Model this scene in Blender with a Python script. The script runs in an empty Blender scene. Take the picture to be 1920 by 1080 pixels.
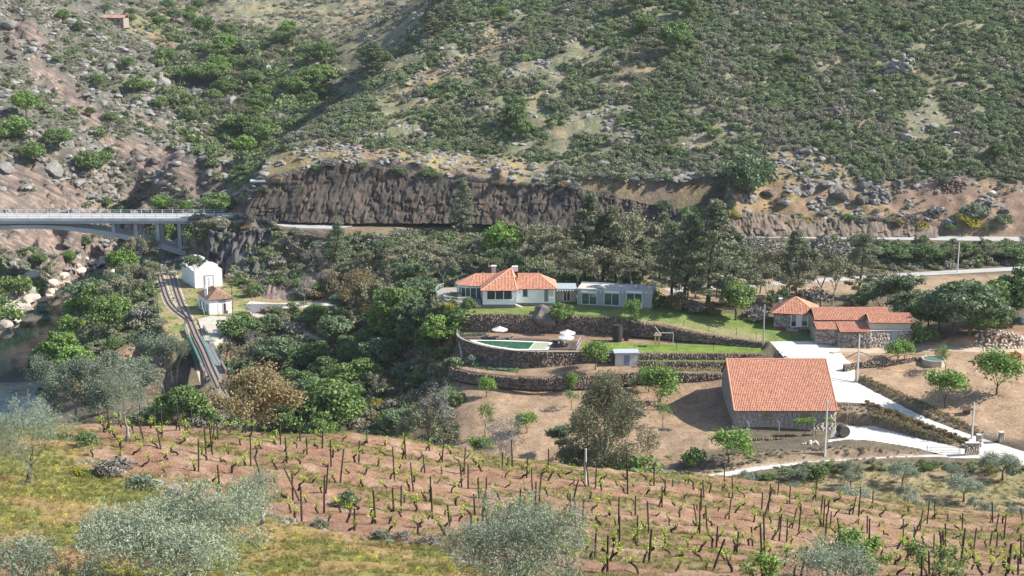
import bpy, math, random
import numpy as np
from mathutils import Vector, Matrix
R = math.radians
random.seed(7)
RNG = np.random.default_rng(7)
SC = bpy.context.scene
COL = SC.collection

# ------------------------------------------------------------------ camera
ZC = 97.0                      # eye height above the river
PITCH = math.atan(600 / 2667)
cam = bpy.data.cameras.new('camera')
camo = bpy.data.objects.new('camera', cam)
COL.objects.link(camo)
camo.location = (0, 0, ZC)
camo.rotation_euler = (math.pi / 2 - PITCH, 0, 0)
cam.sensor_width = 36
cam.lens = 2667 / 1920 * 36
cam.clip_start = 1
cam.clip_end = 9000
SC.camera = camo

# ------------------------------------------------------------------ world, sun, exposure
SUN_EL, SUN_AZ = 39.0, 91.0    # azimuth from +Y towards +X
w = bpy.data.worlds.new('World')
SC.world = w
w.use_nodes = True
nt = w.node_tree
sky = nt.nodes.new('ShaderNodeTexSky')
sky.sky_type = 'NISHITA'
sky.sun_disc = False
sky.sun_elevation = R(SUN_EL)
sky.sun_rotation = R(SUN_AZ)
sky.altitude = 300
sky.air_density = 1.0
sky.dust_density = 0.8
bg = nt.nodes['Background']
bg.inputs['Strength'].default_value = 0.12
nt.links.new(sky.outputs[0], bg.inputs[0])
sl = bpy.data.lights.new('sun', 'SUN')
sl.energy = 4.7
sl.angle = R(0.53)
sl.color = (1.0, 0.955, 0.88)
so = bpy.data.objects.new('sun', sl)
COL.objects.link(so)
sd = Vector((math.sin(R(SUN_AZ)) * math.cos(R(SUN_EL)), math.cos(R(SUN_AZ)) * math.cos(R(SUN_EL)), math.sin(R(SUN_EL))))
so.rotation_euler = sd.to_track_quat('Z', 'Y').to_euler()
so.location = (0, 0, 300)
SC.view_settings.view_transform = 'Standard'
SC.view_settings.look = 'None'
SC.view_settings.gamma = 1
SC.view_settings.exposure = 0.94
SC.view_settings.use_curve_mapping = False
SC.render.engine = 'CYCLES'
SC.cycles.max_bounces = 4
SC.cycles.diffuse_bounces = 2
SC.cycles.glossy_bounces = 2
SC.cycles.transmission_bounces = 3
SC.cycles.volume_bounces = 0
SC.cycles.transparent_max_bounces = 6
SC.cycles.use_denoising = True

# ------------------------------------------------------------------ helpers
F = 2667.0
CP_, SP_ = math.cos(PITCH), math.sin(PITCH)
def ray(px, py):
    """photograph pixel -> X per metre of depth, drop per metre of depth"""
    u = (px - 960) / F
    v = (540 - py) / F
    k = CP_ + v * SP_
    return u / k, (SP_ - v * CP_) / k
def pD(px, py, D):
    U, T = ray(px, py)
    return (U * D, D, ZC - T * D)
def pZ(px, py, z):
    U, T = ray(px, py)
    D = (ZC - z) / T
    return (U * D, D, z)
def topix(x, y, z):
    zz = z - ZC
    f = y * CP_ - zz * SP_
    v = y * SP_ + zz * CP_
    return 960 + F * x / f, 540 - F * v / f

def _hash(ix, iy, seed):
    h = (ix.astype(np.int64) * 374761393 + iy.astype(np.int64) * 668265263 + seed * 982451653) & 0xffffffff
    h = ((h ^ (h >> 13)) * 1274126177) & 0xffffffff
    return ((h ^ (h >> 16)) & 0xffff) / 65535.0
def vnoise(x, y, seed=0):
    ix = np.floor(x); iy = np.floor(y)
    fx = x - ix; fy = y - iy
    fx = fx * fx * (3 - 2 * fx); fy = fy * fy * (3 - 2 * fy)
    a = _hash(ix, iy, seed); b = _hash(ix + 1, iy, seed)
    c = _hash(ix, iy + 1, seed); d = _hash(ix + 1, iy + 1, seed)
    return (a + (b - a) * fx) * (1 - fy) + (c + (d - c) * fx) * fy
def fbm(x, y, seed=0, oct=4, rough=.5):
    x = np.asarray(x, float); y = np.asarray(y, float)
    s = 0; a = 1; t = 0
    for o in range(oct):
        s = s + a * vnoise(x * 2 ** o + 17.3 * o, y * 2 ** o - 9.1 * o, seed + o * 7)
        t += a; a *= rough
    return s / t          # 0..1
def sstep(a, b, t):
    t = np.clip((t - a) / (b - a), 0, 1)
    return t * t * (3 - 2 * t)
def poly_sd(P, x, y):
    """signed distance to polygon, + inside"""
    P = np.asarray(P, float)
    n = len(P)
    d2 = np.full(x.shape, 1e12); ins = np.zeros(x.shape, bool)
    for i in range(n):
        a = P[i]; b = P[(i + 1) % n]
        e = b - a
        L = e @ e + 1e-9
        t = np.clip(((x - a[0]) * e[0] + (y - a[1]) * e[1]) / L, 0, 1)
        dx = x - a[0] - t * e[0]; dy = y - a[1] - t * e[1]
        d2 = np.minimum(d2, dx * dx + dy * dy)
        c = ((a[1] > y) != (b[1] > y))
        with np.errstate(divide='ignore', invalid='ignore'):
            xi = a[0] + (y - a[1]) * e[0] / (e[1] if abs(e[1]) > 1e-12 else 1e-12)
        ins ^= c & (x < xi)
    d = np.sqrt(d2)
    return np.where(ins, d, -d)
def line_d(P, x, y):
    """distance to polyline, and interpolated third coordinate"""
    P = np.asarray(P, float)
    d2 = np.full(x.shape, 1e12); z = np.zeros(x.shape)
    for i in range(len(P) - 1):
        a = P[i]; b = P[i + 1]
        e = b[:2] - a[:2]
        t = np.clip(((x - a[0]) * e[0] + (y - a[1]) * e[1]) / (e @ e + 1e-9), 0, 1)
        dd = (x - a[0] - t * e[0]) ** 2 + (y - a[1] - t * e[1]) ** 2
        m = dd < d2
        d2 = np.where(m, dd, d2)
        z = np.where(m, a[2] + t * (b[2] - a[2]), z)
    return np.sqrt(d2), z

# ------------------------------------------------------------------ terrain
CPTS = []
def cD(*a):
    for px, py, D in a: CPTS.append(pD(px, py, D))
def cZ(*a):
    for px, py, z in a: CPTS.append(pZ(px, py, z))
def kp(*a):
    for px, D, z in a: CPTS.append(((px - 960) / F * 1.03 * D, D, z))
# the camera's own hill, meadow and vineyard
kp((960, 5, 93), (300, 20, 87), (1700, 20, 87), (960, 30, 82), (0, 35, 81), (1900, 35, 79))
cD((0, 1080, 50), (480, 1080, 52), (900, 1080, 56), (1300, 1080, 60), (1650, 1080, 66), (1900, 1080, 70),
   (0, 960, 64), (300, 960, 68), (0, 880, 78), (250, 890, 80), (520, 960, 74), (820, 1015, 67),
   (140, 800, 100), (350, 800, 103), (520, 815, 105), (700, 818, 107), (860, 850, 110), (1000, 870, 114),
   (1100, 886, 117), (1250, 895, 121), (1400, 905, 125), (1600, 945, 130), (1750, 965, 133), (1900, 975, 135),
   (1000, 960, 85), (1300, 980, 88), (1600, 1010, 92), (1850, 1030, 95), (700, 900, 88), (450, 860, 88), (0, 800, 98))
# shoulder of that hill, hidden
kp((0, 125, 48), (350, 130, 46), (700, 132, 44), (1000, 140, 40), (1250, 147, 36), (1500, 152, 33), (1750, 157, 31), (1900, 160, 29),
   (0, 165, 28), (350, 170, 26), (700, 172, 24), (1000, 175, 22), (1250, 180, 19), (1500, 178, 19), (1750, 182, 19), (1900, 185, 18.5),
   (0, 210, 12), (350, 215, 10), (600, 215, 9.5), (800, 205, 12), (1000, 205, 13))
# grove and lower field
cZ((1300, 930, 16), (1500, 940, 16.5), (1700, 945, 17), (1900, 940, 17), (1350, 890, 16), (1500, 900, 16.5), (1700, 900, 17), (1900, 880, 17.5),
   (1500, 865, 17.3), (1700, 860, 17.6), (1870, 858, 17.8), (1300, 880, 15.6), (1250, 860, 15.2), (1100, 870, 14), (950, 870, 13.5), (870, 850, 13),
   (870, 780, 15.5), (1000, 790, 16), (1200, 800, 16.2), (1340, 820, 16.3), (860, 720, 17.6), (1000, 730, 17.8), (1200, 730, 18.6), (1340, 740, 18.6))
# ravine
cZ((780, 850, 11), (700, 830, 10), (600, 810, 9), (500, 800, 8), (420, 790, 6), (760, 760, 12), (650, 760, 9), (550, 740, 7.5), (450, 740, 5.5),
   (800, 700, 16), (740, 710, 12), (650, 690, 9), (560, 670, 8), (480, 690, 6), (700, 640, 12.5), (600, 620, 11), (800, 650, 17.5), (840, 620, 20.5),
   (760, 610, 17), (680, 590, 14.5), (520, 620, 11.5), (450, 650, 9.5))
# gully under the girder bridge, embankment, river banks
cZ((385, 690, 4), (360, 690, 3.5), (330, 680, 4), (290, 690, 4), (370, 660, 6), (410, 670, 6.5), (440, 700, 6), (300, 760, 6), (200, 760, 6), (100, 790, 3),
   (330, 640, 11), (250, 650, 8), (200, 620, 7), (160, 600, 4.5), (260, 590, 11), (240, 560, 9), (230, 520, 5), (270, 540, 11.5), (270, 500, 11.5), (250, 480, 6),
   (120, 690, 3.5), (180, 700, 5.5), (150, 660, 4), (120, 640, 1), (160, 560, 1.2), (205, 515, 1), (100, 740, 1.5), (100, 680, 1), (420, 745, 13), (400, 730, 12), (440, 770, 10), (380, 760, 7))
# river bed
cZ((60, 740, -1.5), (40, 690, -1.5), (60, 650, -1.5), (100, 610, -1.5), (140, 570, -1.2), (190, 525, -1.2), (0, 740, -1.5), (0, 680, -1.5))
kp((30, 290, -1.5), (-100, 290, -1.5), (-100, 340, -1.5), (30, 250, -1), (240, 460, -.8), (225, 470, -1), (260, 490, -.5))
# far bank and left hill
cZ((0, 640, .8), (40, 595, .8), (110, 550, .8), (175, 512, .8), (205, 498, .6))
cD((0, 580, 398), (60, 540, 412), (120, 500, 430), (180, 480, 440), (0, 500, 417), (100, 450, 447), (200, 450, 460), (250, 450, 470),
   (0, 400, 441), (150, 400, 452), (250, 400, 465), (330, 400, 478), (400, 400, 485), (430, 360, 480), (410, 380, 488),
   (0, 300, 472), (150, 300, 486), (300, 320, 492), (400, 330, 492), (0, 150, 530), (150, 180, 550), (280, 230, 546), (380, 290, 520),
   (0, 0, 600), (100, 20, 625), (200, 60, 640), (290, 140, 600), (350, 200, 575), (430, 300, 505))
# behind the left ridge, and upper valley
kp((200, 690, 62), (300, 660, 42), (380, 630, 34), (0, 700, 100), (-100, 800, 130), (430, 560, 27), (440, 530, 23), (250, 720, 58))
cD((470, 300, 520), (500, 230, 590), (430, 230, 600), (560, 200, 640), (450, 150, 700), (350, 100, 760), (500, 120, 740), (620, 130, 720),
   (300, 50, 880), (400, 60, 860), (600, 60, 900), (750, 60, 880), (200, 0, 1000), (300, 0, 1050), (450, 0, 1000), (650, 0, 1000), (800, 0, 960), (640, 200, 660), (560, 250, 560))
kp((100, 1200, 130), (500, 1250, 150), (900, 1200, 170), (1400, 1100, 230), (1900, 1000, 260), (200, 1000, 73), (-200, 1100, 150))
# abutment knoll and road bench
cZ((420, 425, 24.5), (470, 428, 24.5), (530, 440, 23.5), (560, 450, 22), (400, 480, 16), (430, 520, 13.2), (520, 530, 13.6), (560, 500, 16.5), (600, 540, 15),
   (640, 500, 19), (640, 560, 13.6), (700, 540, 17), (700, 470, 22), (620, 445, 23.8), (800, 430, 24.8), (470, 545, 13.1), (450, 530, 13.1), (375, 470, 15), (360, 450, 14.5))
cZ((450, 418, 25.4), (520, 417, 25.4), (620, 415, 25.4), (700, 415, 25.4), (800, 420, 25.5), (900, 425, 25.6), (760, 570, 19), (780, 520, 22.5), (860, 480, 25))
for _x in range(720, 1960, 80):
    cZ((_x, 441 + max(0, _x - 1200) * .022, 25.3 + max(0, _x - 1100) * .0015), (_x, 462, 25.4), (_x, 480, 25.3))
# slope behind houses
cZ((900, 540, 26), (1000, 510, 26), (1100, 500, 26), (1250, 550, 26), (1400, 545, 26), (1300, 490, 25.5), (1100, 450, 26), (1300, 445, 26.5), (1000, 435, 26),
   (1580, 522, 25.2), (1740, 513, 25.2), (1900, 503, 25.4), (1700, 545, 25), (1900, 530, 25), (1600, 480, 25.5), (1800, 470, 26), (1700, 600, 24), (1900, 600, 24),
   (1450, 443, 26.8), (1600, 445, 26.8), (1750, 447, 26.9), (1900, 448, 27))
# farmyard levels
cZ((870, 580, 27.6), (1000, 580, 27.6), (1200, 585, 27.6), (1350, 600, 27.4), (1450, 620, 25.6), (1500, 650, 25), (1700, 640, 25), (1850, 640, 26), (1900, 590, 26), (1780, 625, 26),
   (1850, 690, 23.2), (1900, 740, 21.8), (1700, 700, 22.6), (1750, 762, 20.2), (1880, 810, 18.8), (1640, 695, 22.8), (1560, 650, 24.3), (1570, 720, 21.3), (1600, 760, 20), (1800, 830, 17.8))
# foot and crown of the rock face, right hill
cD((455, 403, 404), (520, 405, 404), (600, 406, 402), (700, 407, 401), (800, 408, 399), (900, 408, 396), (1000, 410, 392), (1100, 415, 388), (1200, 420, 384), (1300, 428, 381), (1380, 432, 379))
cD((490, 352, 407), (560, 325, 410), (640, 307, 412), (700, 311, 411), (780, 322, 409), (860, 338, 406), (950, 345, 402), (1050, 347, 398), (1130, 362, 393), (1220, 385, 388), (1300, 395, 386), (1360, 385, 385))
cD((1420, 400, 386), (1500, 410, 384), (1620, 415, 381), (1750, 415, 379), (1900, 420, 377), (1450, 350, 394), (1600, 360, 391), (1800, 360, 388), (1900, 350, 389),
   (1500, 290, 408), (1700, 290, 406), (1900, 290, 404), (1400, 300, 408))
cD((500, 300, 424), (560, 280, 432), (640, 275, 432), (760, 285, 428), (900, 290, 424), (1000, 300, 420), (1100, 310, 415), (1250, 320, 408),
   (540, 258, 446), (620, 205, 470), (700, 140, 500), (770, 75, 530), (840, 0, 570), (700, 220, 458), (800, 160, 478), (900, 80, 500), (900, 200, 452),
   (1000, 0, 535), (1050, 120, 474), (1050, 220, 440), (1200, 0, 515), (1200, 100, 474), (1250, 220, 432), (1400, 0, 505), (1400, 130, 460), (1450, 220, 430),
   (1600, 0, 500), (1600, 130, 455), (1650, 220, 425), (1800, 0, 498), (1900, 130, 450), (1900, 220, 422))
kp((840, 640, 92), (1000, 620, 112), (1200, 620, 128), (1500, 620, 136), (1900, 620, 138), (1000, 800, 130), (1500, 800, 200), (1900, 800, 220))
kp((800, 640, 74), (740, 620, 52), (680, 560, 48), (620, 520, 38), (560, 480, 33), (520, 470, 32), (480, 445, 27), (460, 425, 24))
P0 = np.array(CPTS)
ext = []
for p in P0:
    u = p[0] / p[1] * F / 1.03 + 960
    if u < 130: ext.append((p[0] - .22 * p[1] - 20, p[1], p[2]))
    if u > 1790: ext.append((p[0] + .22 * p[1] + 20, p[1], p[2]))
P0 = np.vstack([P0, np.array(ext)])
_k, _i = np.unique(np.round(P0[:, :2], 1), axis=0, return_index=True)
P0 = P0[np.sort(_i)]
CC = 2.5
_n = len(P0)
_A = np.zeros((_n + 3, _n + 3))
_A[:_n, :_n] = -np.sqrt(((P0[:, None, :2] - P0[None, :, :2]) ** 2).sum(2) + CC * CC)
_A[:_n, :_n] -= np.eye(_n) * .05
_A[:_n, _n:] = np.c_[np.ones(_n), P0[:, :2] / 100]
_A[_n:, :_n] = _A[:_n, _n:].T
_W = np.linalg.solve(_A, np.r_[P0[:, 2], 0, 0, 0])
def rbf(x, y):
    s = _W[_n] + _W[_n + 1] * x / 100 + _W[_n + 2] * y / 100
    for i in range(_n):
        s = s - _W[i] * np.sqrt((x - P0[i, 0]) ** 2 + (y - P0[i, 1]) ** 2 + CC * CC)
    return s
# grid: constant bearing columns, depth rows
UU = np.linspace(-.50, .50, 501)
DD = [2.0]
while DD[-1] < 1500:
    d = DD[-1]
    DD.append(d + (2 if d < 34 else .45 if d < 142 else 1.8 if d < 192 else .6 if d < 212 else .42 if d < 300 else .55 if d < 425 else 1.1 if d < 520 else 2.2 if d < 650 else 6 if d < 1100 else 30))
DD = np.array(DD)
GU, GD = np.meshgrid(UU, DD, indexing='ij')
GX = GU * GD; GY = GD
GH = rbf(GX, GY)
print('grid', GH.shape, 'controls', _n)
def pad(pts, z=None, w=.5, mode='mix'):
    """level a polygon given as pixel corners (on level z) or (px,py,z)"""
    Q = [pZ(p[0], p[1], p[2] if len(p) > 2 else z) for p in pts]
    return padw(Q, w, mode)
def padw(Q, w=.5, mode='mix'):
    global GH
    Q = np.array(Q)
    m = (GX > Q[:, 0].min() - w - 1) & (GX < Q[:, 0].max() + w + 1) & (GY > Q[:, 1].min() - w - 1) & (GY < Q[:, 1].max() + w + 1)
    x = GX[m]; y = GY[m]
    sd = poly_sd(Q[:, :2], x, y)
    n = len(Q)
    K = np.ones((n + 1, n + 1)); K[n, n] = 0
    K[:n, :n] = -np.sqrt(((Q[:, None, :2] - Q[None, :, :2]) ** 2).sum(2) + .01)
    c = np.linalg.solve(K, np.r_[Q[:, 2], 0])
    zt = c[n] + 0 * x
    for i in range(n): zt = zt - c[i] * np.sqrt((x - Q[i, 0]) ** 2 + (y - Q[i, 1]) ** 2 + .01)
    f = sstep(-w, 0, sd)
    h = GH[m]
    if mode == 'up': zt = np.maximum(zt, h)
    if mode == 'down': zt = np.minimum(zt, h)
    GH[m] = h * (1 - f) + zt * f
    return Q
def path(pts, hw, sh, z=None):
    global GH
    Q = [pZ(p[0], p[1], p[2] if len(p) > 2 else z) for p in pts]
    Q = np.array(Q)
    w = hw + sh + 1
    m = (GX > Q[:, 0].min() - w) & (GX < Q[:, 0].max() + w) & (GY > Q[:, 1].min() - w) & (GY < Q[:, 1].max() + w)
    d, zt = line_d(Q, GX[m], GY[m])
    f = 1 - sstep(hw, hw + sh, d)
    GH[m] = GH[m] * (1 - f) + zt * f
    return Q
# relief noise on wild ground
GPX, GPY = topix(GX, GY, GH)
def pmask(poly, d0=0, d1=9999, soft=12):
    """soft mask of the ground seen inside a pixel outline, between two depths"""
    P = np.array(poly, float)
    P[:, 0] += np.where(P[:, 0] >= 1920, 260, np.where(P[:, 0] <= 0, -260, 0))
    m = (GPX > P[:, 0].min() - soft) & (GPX < P[:, 0].max() + soft) & (GPY > P[:, 1].min() - soft) & (GPY < P[:, 1].max() + soft) & (GD > d0) & (GD < d1)
    out = np.zeros(GX.shape)
    out[m] = sstep(-soft, soft, poly_sd(P, GPX[m], GPY[m]))
    return out
n1 = fbm(GX / 22, GY / 22, 3, 5) - .5
n2 = fbm(GX / 5, GY / 5, 9, 4) - .5
n3 = 1 - 2 * np.abs(fbm(GX / 9, GY / 9, 21, 4) - .5)
farm = sstep(412, 450, GD) * np.maximum(sstep(-.20, -.17, GU), sstep(440, 470, GD))
left = sstep(388, 402, GD) * (1 - sstep(-.21, -.18, GU)) * sstep(.6, 4, GH)
wild = np.clip(farm + left, 0, 1)
mid = pmask([(400, 410), (900, 440), (870, 600), (860, 690), (850, 850), (400, 850), (420, 720), (330, 640), (200, 760), (120, 700), (250, 470), (300, 430), (400, 470)], 200, 420)
GH += wild * (n1 * 5 + n2 * 2.2 + (n3 - .8) * 2.0) + left * ((n3 - .8) * 3.5 + 2.6 * (_hash(np.floor(GX / 3.1 + n2 * 3), np.floor(GY / 4.3 + n1 * 4), 5) - .5) * (fbm(GX / 15, GY / 15, 44, 3) > .5))
GH += mid * (n1 * 2.0 + n2 * 1.0)
fieldm = sstep(205, 215, GD) * (1 - sstep(300, 310, GD)) * (1 - mid)
GH += fieldm * n2 * .35
nearm = 1 - sstep(135, 150, GD)
GH += nearm * ((fbm(GX / 6, GY / 6, 31, 3) - .5) * .9 + (fbm(GX / .9, GY / .9, 33, 3) - .5) * .34)
# rocky bank beside the upper road on the right
bank = pmask([(1360, 340), (1920, 330), (1960, 440), (1360, 440)], 372, 400, 10)
GH += bank * (n2 * 2 + (n3 - .8) * 2)

GH += nearm * .05 * np.cos((GY - .18 * GX) * 2 * math.pi / 1.85 + 3 * fbm(GX / 9, GY / 9, 35, 2)) * sstep(.03, .0, -GU - .25 + (GD - 60) * 0)
# no humps before the road or on the brink of the cliff
TOPL = np.array([pD(x, y, d) for x, y, d in [(440, 380, 406), (485, 352, 408), (540, 330, 410), (575, 316, 411), (640, 305, 412), (700, 310, 411), (780, 320, 409), (850, 336, 406), (900, 343, 404), (1000, 343, 400), (1060, 346, 398), (1130, 360, 393), (1220, 383, 388), (1300, 393, 386), (1365, 392, 384)]])
zt_ = np.interp(GU, TOPL[:, 0] / TOPL[:, 1], TOPL[:, 2]); dt_ = np.interp(GU, TOPL[:, 0] / TOPL[:, 1], TOPL[:, 1])
b_ = (GU > TOPL[0, 0] / TOPL[0, 1]) & (GU < TOPL[-1, 0] / TOPL[-1, 1])
GH = np.where(b_ & (GD > 399) & (GD < 445), np.minimum(GH, zt_ + .8 + np.maximum(GD - dt_, 0) * .34 + n2 + 80 * sstep(.0, .02, GU - ray(930, 340)[0])), GH)
GH = np.where(b_ & (GD > 340) & (GD < 400), np.minimum(GH, 25.4 + n2 * .5), GH)
# platforms, terraces, yards
pad([(322, 650), (296, 600), (285, 500), (296, 440), (330, 430), (352, 470), (410, 500), (450, 545), (640, 566), (640, 580), (480, 586), (452, 612), (400, 648), (365, 618)], 13, 1.5)
RD_TOP = path([(380, 411, 25.5), (450, 412.5, 25.5), (520, 415.5, 25.5), (600, 414, 25.5), (700, 413, 25.5), (800, 415, 25.5), (900, 421, 25.7), (1050, 428, 26.0), (1200, 434, 26.3), (1330, 440, 26.6), (1500, 443, 26.8), (1700, 446, 26.9), (1960, 449, 27)], 3.4, 2.5)
pad([(500, 417), (520, 425), (560, 429), (640, 429), (690, 415)], 25.5, 1.2)
RD_LOW = path([(1250, 545, 26), (1350, 538, 25.8), (1480, 530, 25.5), (1580, 523, 25.3), (1740, 513, 25.3), (1960, 501, 25.4)], 2.2, 2)
PATH_ST = path([(470, 585, 13), (500, 598, 12.6), (545, 615, 11.6), (580, 630, 10.6), (600, 640, 10)], 1.6, 1.5)
# terrace below the pool
TA = pad([(846, 684, 20.2), (852, 690, 20.2), (880, 696, 20.2), (940, 703, 20.25), (1000, 706.5, 20.4), (1080, 703, 20.9), (1150, 699, 21.3), (1220, 697, 21.4), (1240, 690, 21.5), (1240, 674, 22.2), (1100, 676, 22.0), (1000, 684, 20.9), (870, 676, 20.3)], 0, .4)
TC = pad([(1205, 697, 21.4), (1355, 698, 21.4), (1362, 690, 21.4), (1362, 684, 21.4), (1195, 684, 21.4)], 0, .4)
TB = pad([(1195, 675), (1370, 676), (1370, 668), (1195, 667)], 22.7, .35)
TP = pad([(858, 624), (862, 630), (870, 635.5), (895, 644), (931, 652), (968, 656.5), (1024, 658.5), (1083, 658.5), (1102, 660), (1200, 660), (1430, 661), (1436, 650), (1432, 640), (1397, 641), (1310, 634), (1200, 612), (866, 605)], 23.9, .4)
TL = pad([(866, 587, 27.6), (1000, 588.5, 27.6), (1075, 590, 27.6), (1185, 596, 27.5), (1200, 603, 27.1), (1247, 609, 26.7), (1294, 620, 26.1), (1342, 628, 25.6), (1397, 636, 25.1), (1434, 641, 24.9),
          (1475, 642, 24.9), (1530, 640, 25.1), (1530, 600, 25.6), (1400, 592, 26.4), (1300, 583, 27.3), (1230, 573, 27.7), (1050, 560, 27.7), (860, 555, 27.7), (815, 565, 27.6), (806, 578, 27.4)], 0, .45)
YARD = pad([(1443, 641, 25.0), (1469, 669, 24.4), (1500, 690, 23.5), (1560, 745, 20.6), (1571, 754, 20.3), (1623, 757, 20.1), (1640, 762, 20), (1680, 770, 19.4), (1732, 797, 18.5), (1811, 824, 17.8), (1822, 850, 17.5), (1920, 875, 17.4), (1960, 885, 17.4),
            (1960, 862, 17.5), (1920, 848, 17.6), (1837, 821, 18), (1758, 793, 18.8), (1680, 756, 19.9), (1603, 716, 21.4), (1602, 684, 23.2), (1577, 669, 23.8), (1572, 648, 24.8), (1530, 640, 25.1)], 0, .7)
DIRT = path([(1570, 655, 24.6), (1640, 658, 24.5), (1700, 652, 24.6), (1760, 652, 24.6), (1850, 657, 24.3), (1960, 660, 24.3)], 2.2, 1.5)
path([(1740, 640, 25), (1735, 622, 25.2), (1725, 610, 25.2)], 1.8, 2)
APRON = pad([(1560, 795, 17.3), (1593, 799, 17.3), (1639, 804, 17.3), (1680, 813, 17.3), (1758, 831, 17.3), (1812, 844, 17.4), (1820, 852, 17.4), (1769, 851, 17.3), (1745, 847, 17.3), (1636, 834, 17.2), (1587, 831, 17.2), (1552, 834, 17.2)], 0, .5)
LOWP = path([(1836, 856, 17.4), (1758, 856, 17.0), (1654, 861.5, 16.7), (1524, 869, 16.4), (1472, 874.5, 16.2), (1420, 880, 16), (1340, 893, 15.6), (1270, 906, 15.2)], 1.0, .8)
pad([(0, 652), (50, 598), (110, 551), (170, 514), (205, 499), (222, 490), (242, 500), (218, 530), (168, 568), (118, 612), (92, 660), (80, 700), (82, 745), (96, 800), (-60, 800), (-60, 652)], -1.3, 2.5, 'down')
BARNP = pad([(1340, 806), (1372, 812), (1560, 808), (1556, 828), (1400, 832), (1330, 835)], 16.4, 1.2)

# ---------------------------------------------------------------- look up ground
def ground_z(x, y):
    x = np.asarray(x, float); y = np.asarray(y, float)
    u = x / np.maximum(y, .1)
    fi = np.clip((u - UU[0]) / (UU[1] - UU[0]), 0, len(UU) - 1.001)
    i = fi.astype(int); fi = fi - i
    j = np.clip(np.searchsorted(DD, y) - 1, 0, len(DD) - 2)
    fj = np.clip((y - DD[j]) / (DD[j + 1] - DD[j]), 0, 1)
    return (GH[i, j] * (1 - fi) + GH[i + 1, j] * fi) * (1 - fj) + (GH[i, j + 1] * (1 - fi) + GH[i + 1, j + 1] * fi) * fj
def hit(px, py, d0=30, d1=1450):
    """the ground point seen at a photograph pixel"""
    U, T = ray(px, py)
    D = np.arange(d0, d1, .5)
    g = ground_z(U * D, D)
    below = (ZC - T * D) < g
    k = int(np.argmax(below)) if below.any() else len(D) - 1
    a, b = D[max(k - 1, 0)], D[k]
    for _ in range(8):
        m = (a + b) / 2
        if ZC - T * m < float(ground_z(U * m, m)): b = m
        else: a = m
    D = (a + b) / 2
    return Vector((U * D, D, float(ground_z(U * D, D))))
def gz(x, y): return float(ground_z(np.array([x]), np.array([y]))[0])

# ---------------------------------------------------------------- ground colours (what the ground is made of)
GPX, GPY = topix(GX, GY, GH)
def C(*c): return np.array(c, float)
colr = np.zeros(GX.shape + (3,))
colr[:] = C(.135, .11, .072)                  # scrubby earth
def paint(mask, c, amt=1.0):
    global colr
    m = (np.clip(mask, 0, 1) * amt)[..., None]
    colr = colr * (1 - m) + C(*c) * m
bign = fbm(GX / 14, GY / 14, 51, 4)
med = fbm(GX / 4, GY / 4, 55, 4)
fin = fbm(GX / 1.3, GY / 1.3, 57, 3)
hillr = sstep(398, 408, GD)
paint(hillr, (.22, .20, .125))
paint(hillr * sstep(.52, .66, bign), (.30, .225, .135), .8)
paint(hillr * sstep(.5, .6, med), (.11, .13, .065), .6)
leftm = sstep(385, 398, GD) * (1 - sstep(-.215, -.19, GU))
paint(leftm, (.115, .108, .09), .9)
paint(leftm * sstep(.5, .62, med), (.11, .11, .08), .7)
SLABS = [[(40, 100), (100, 130), (200, 215), (185, 245), (130, 210), (60, 150)],
         [(170, 250), (260, 262), (345, 290), (432, 352), (425, 388), (330, 350), (230, 300)],
         [(0, 425), (60, 420), (160, 430), (205, 470), (130, 480), (60, 470), (0, 460)], [(0, 315), (60, 318), (120, 345), (240, 398), (0, 398)],
         [(235, 205), (300, 235), (290, 245), (240, 220)], [(0, 30), (60, 40), (90, 90), (20, 70)]]
slabm = 0
for s_ in SLABS: slabm = np.maximum(slabm, pmask(s_, 390, 620, 5))
slab0 = slabm; slabm = slabm * sstep(.34, .46, med + .1)
DRY = [[(500, 305), (560, 272), (640, 268), (760, 280), (900, 290), (1000, 300), (960, 330), (880, 335), (780, 318), (640, 305), (560, 330)],
       [(1040, 335), (1200, 300), (1330, 330), (1300, 385), (1200, 375), (1100, 350)], [(1460, 280), (1545, 295), (1640, 345), (1700, 352), (1760, 325), (1850, 345), (1930, 375), (1930, 440), (1350, 440), (1360, 340)],
       [(840, 60), (930, 50), (1000, 80), (900, 100)], [(780, 130), (870, 110), (880, 140), (720, 190)], [(560, 290), (500, 340), (470, 400), (450, 400), (490, 320)]]
drym = 0
for s_ in DRY: drym = np.maximum(drym, pmask(s_, 370, 620, 9))
paint(drym * sstep(.30, .50, fin * .5 + med * .5), (.30, .215, .10), .85)
paint(drym * sstep(.55, .68, bign), (.22, .15, .115), .8)
rbk = pmask([(1360, 340), (1920, 340), (1920, 440), (1350, 440)], 370, 410, 8)
paint(rbk * sstep(.35, .55, med), (.25, .165, .115), .75)
# valley meadows beyond
paint(pmask([(250, 0), (320, 0), (330, 60), (300, 90), (240, 60), (220, 30)], 500, 1300, 6), (.20, .19, .08), .7)
paint(pmask([(290, 0), (420, 0), (380, 30), (300, 40)], 500, 1300, 6), (.22, .19, .10), .8)
paint(pmask([(280, 62), (350, 58), (345, 85), (290, 85)], 500, 1300, 4), (.26, .17, .10), .9)
paint(pmask([(540, 80), (600, 85), (600, 95), (545, 95)], 500, 1300, 4), (.24, .19, .10), .9)
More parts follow.
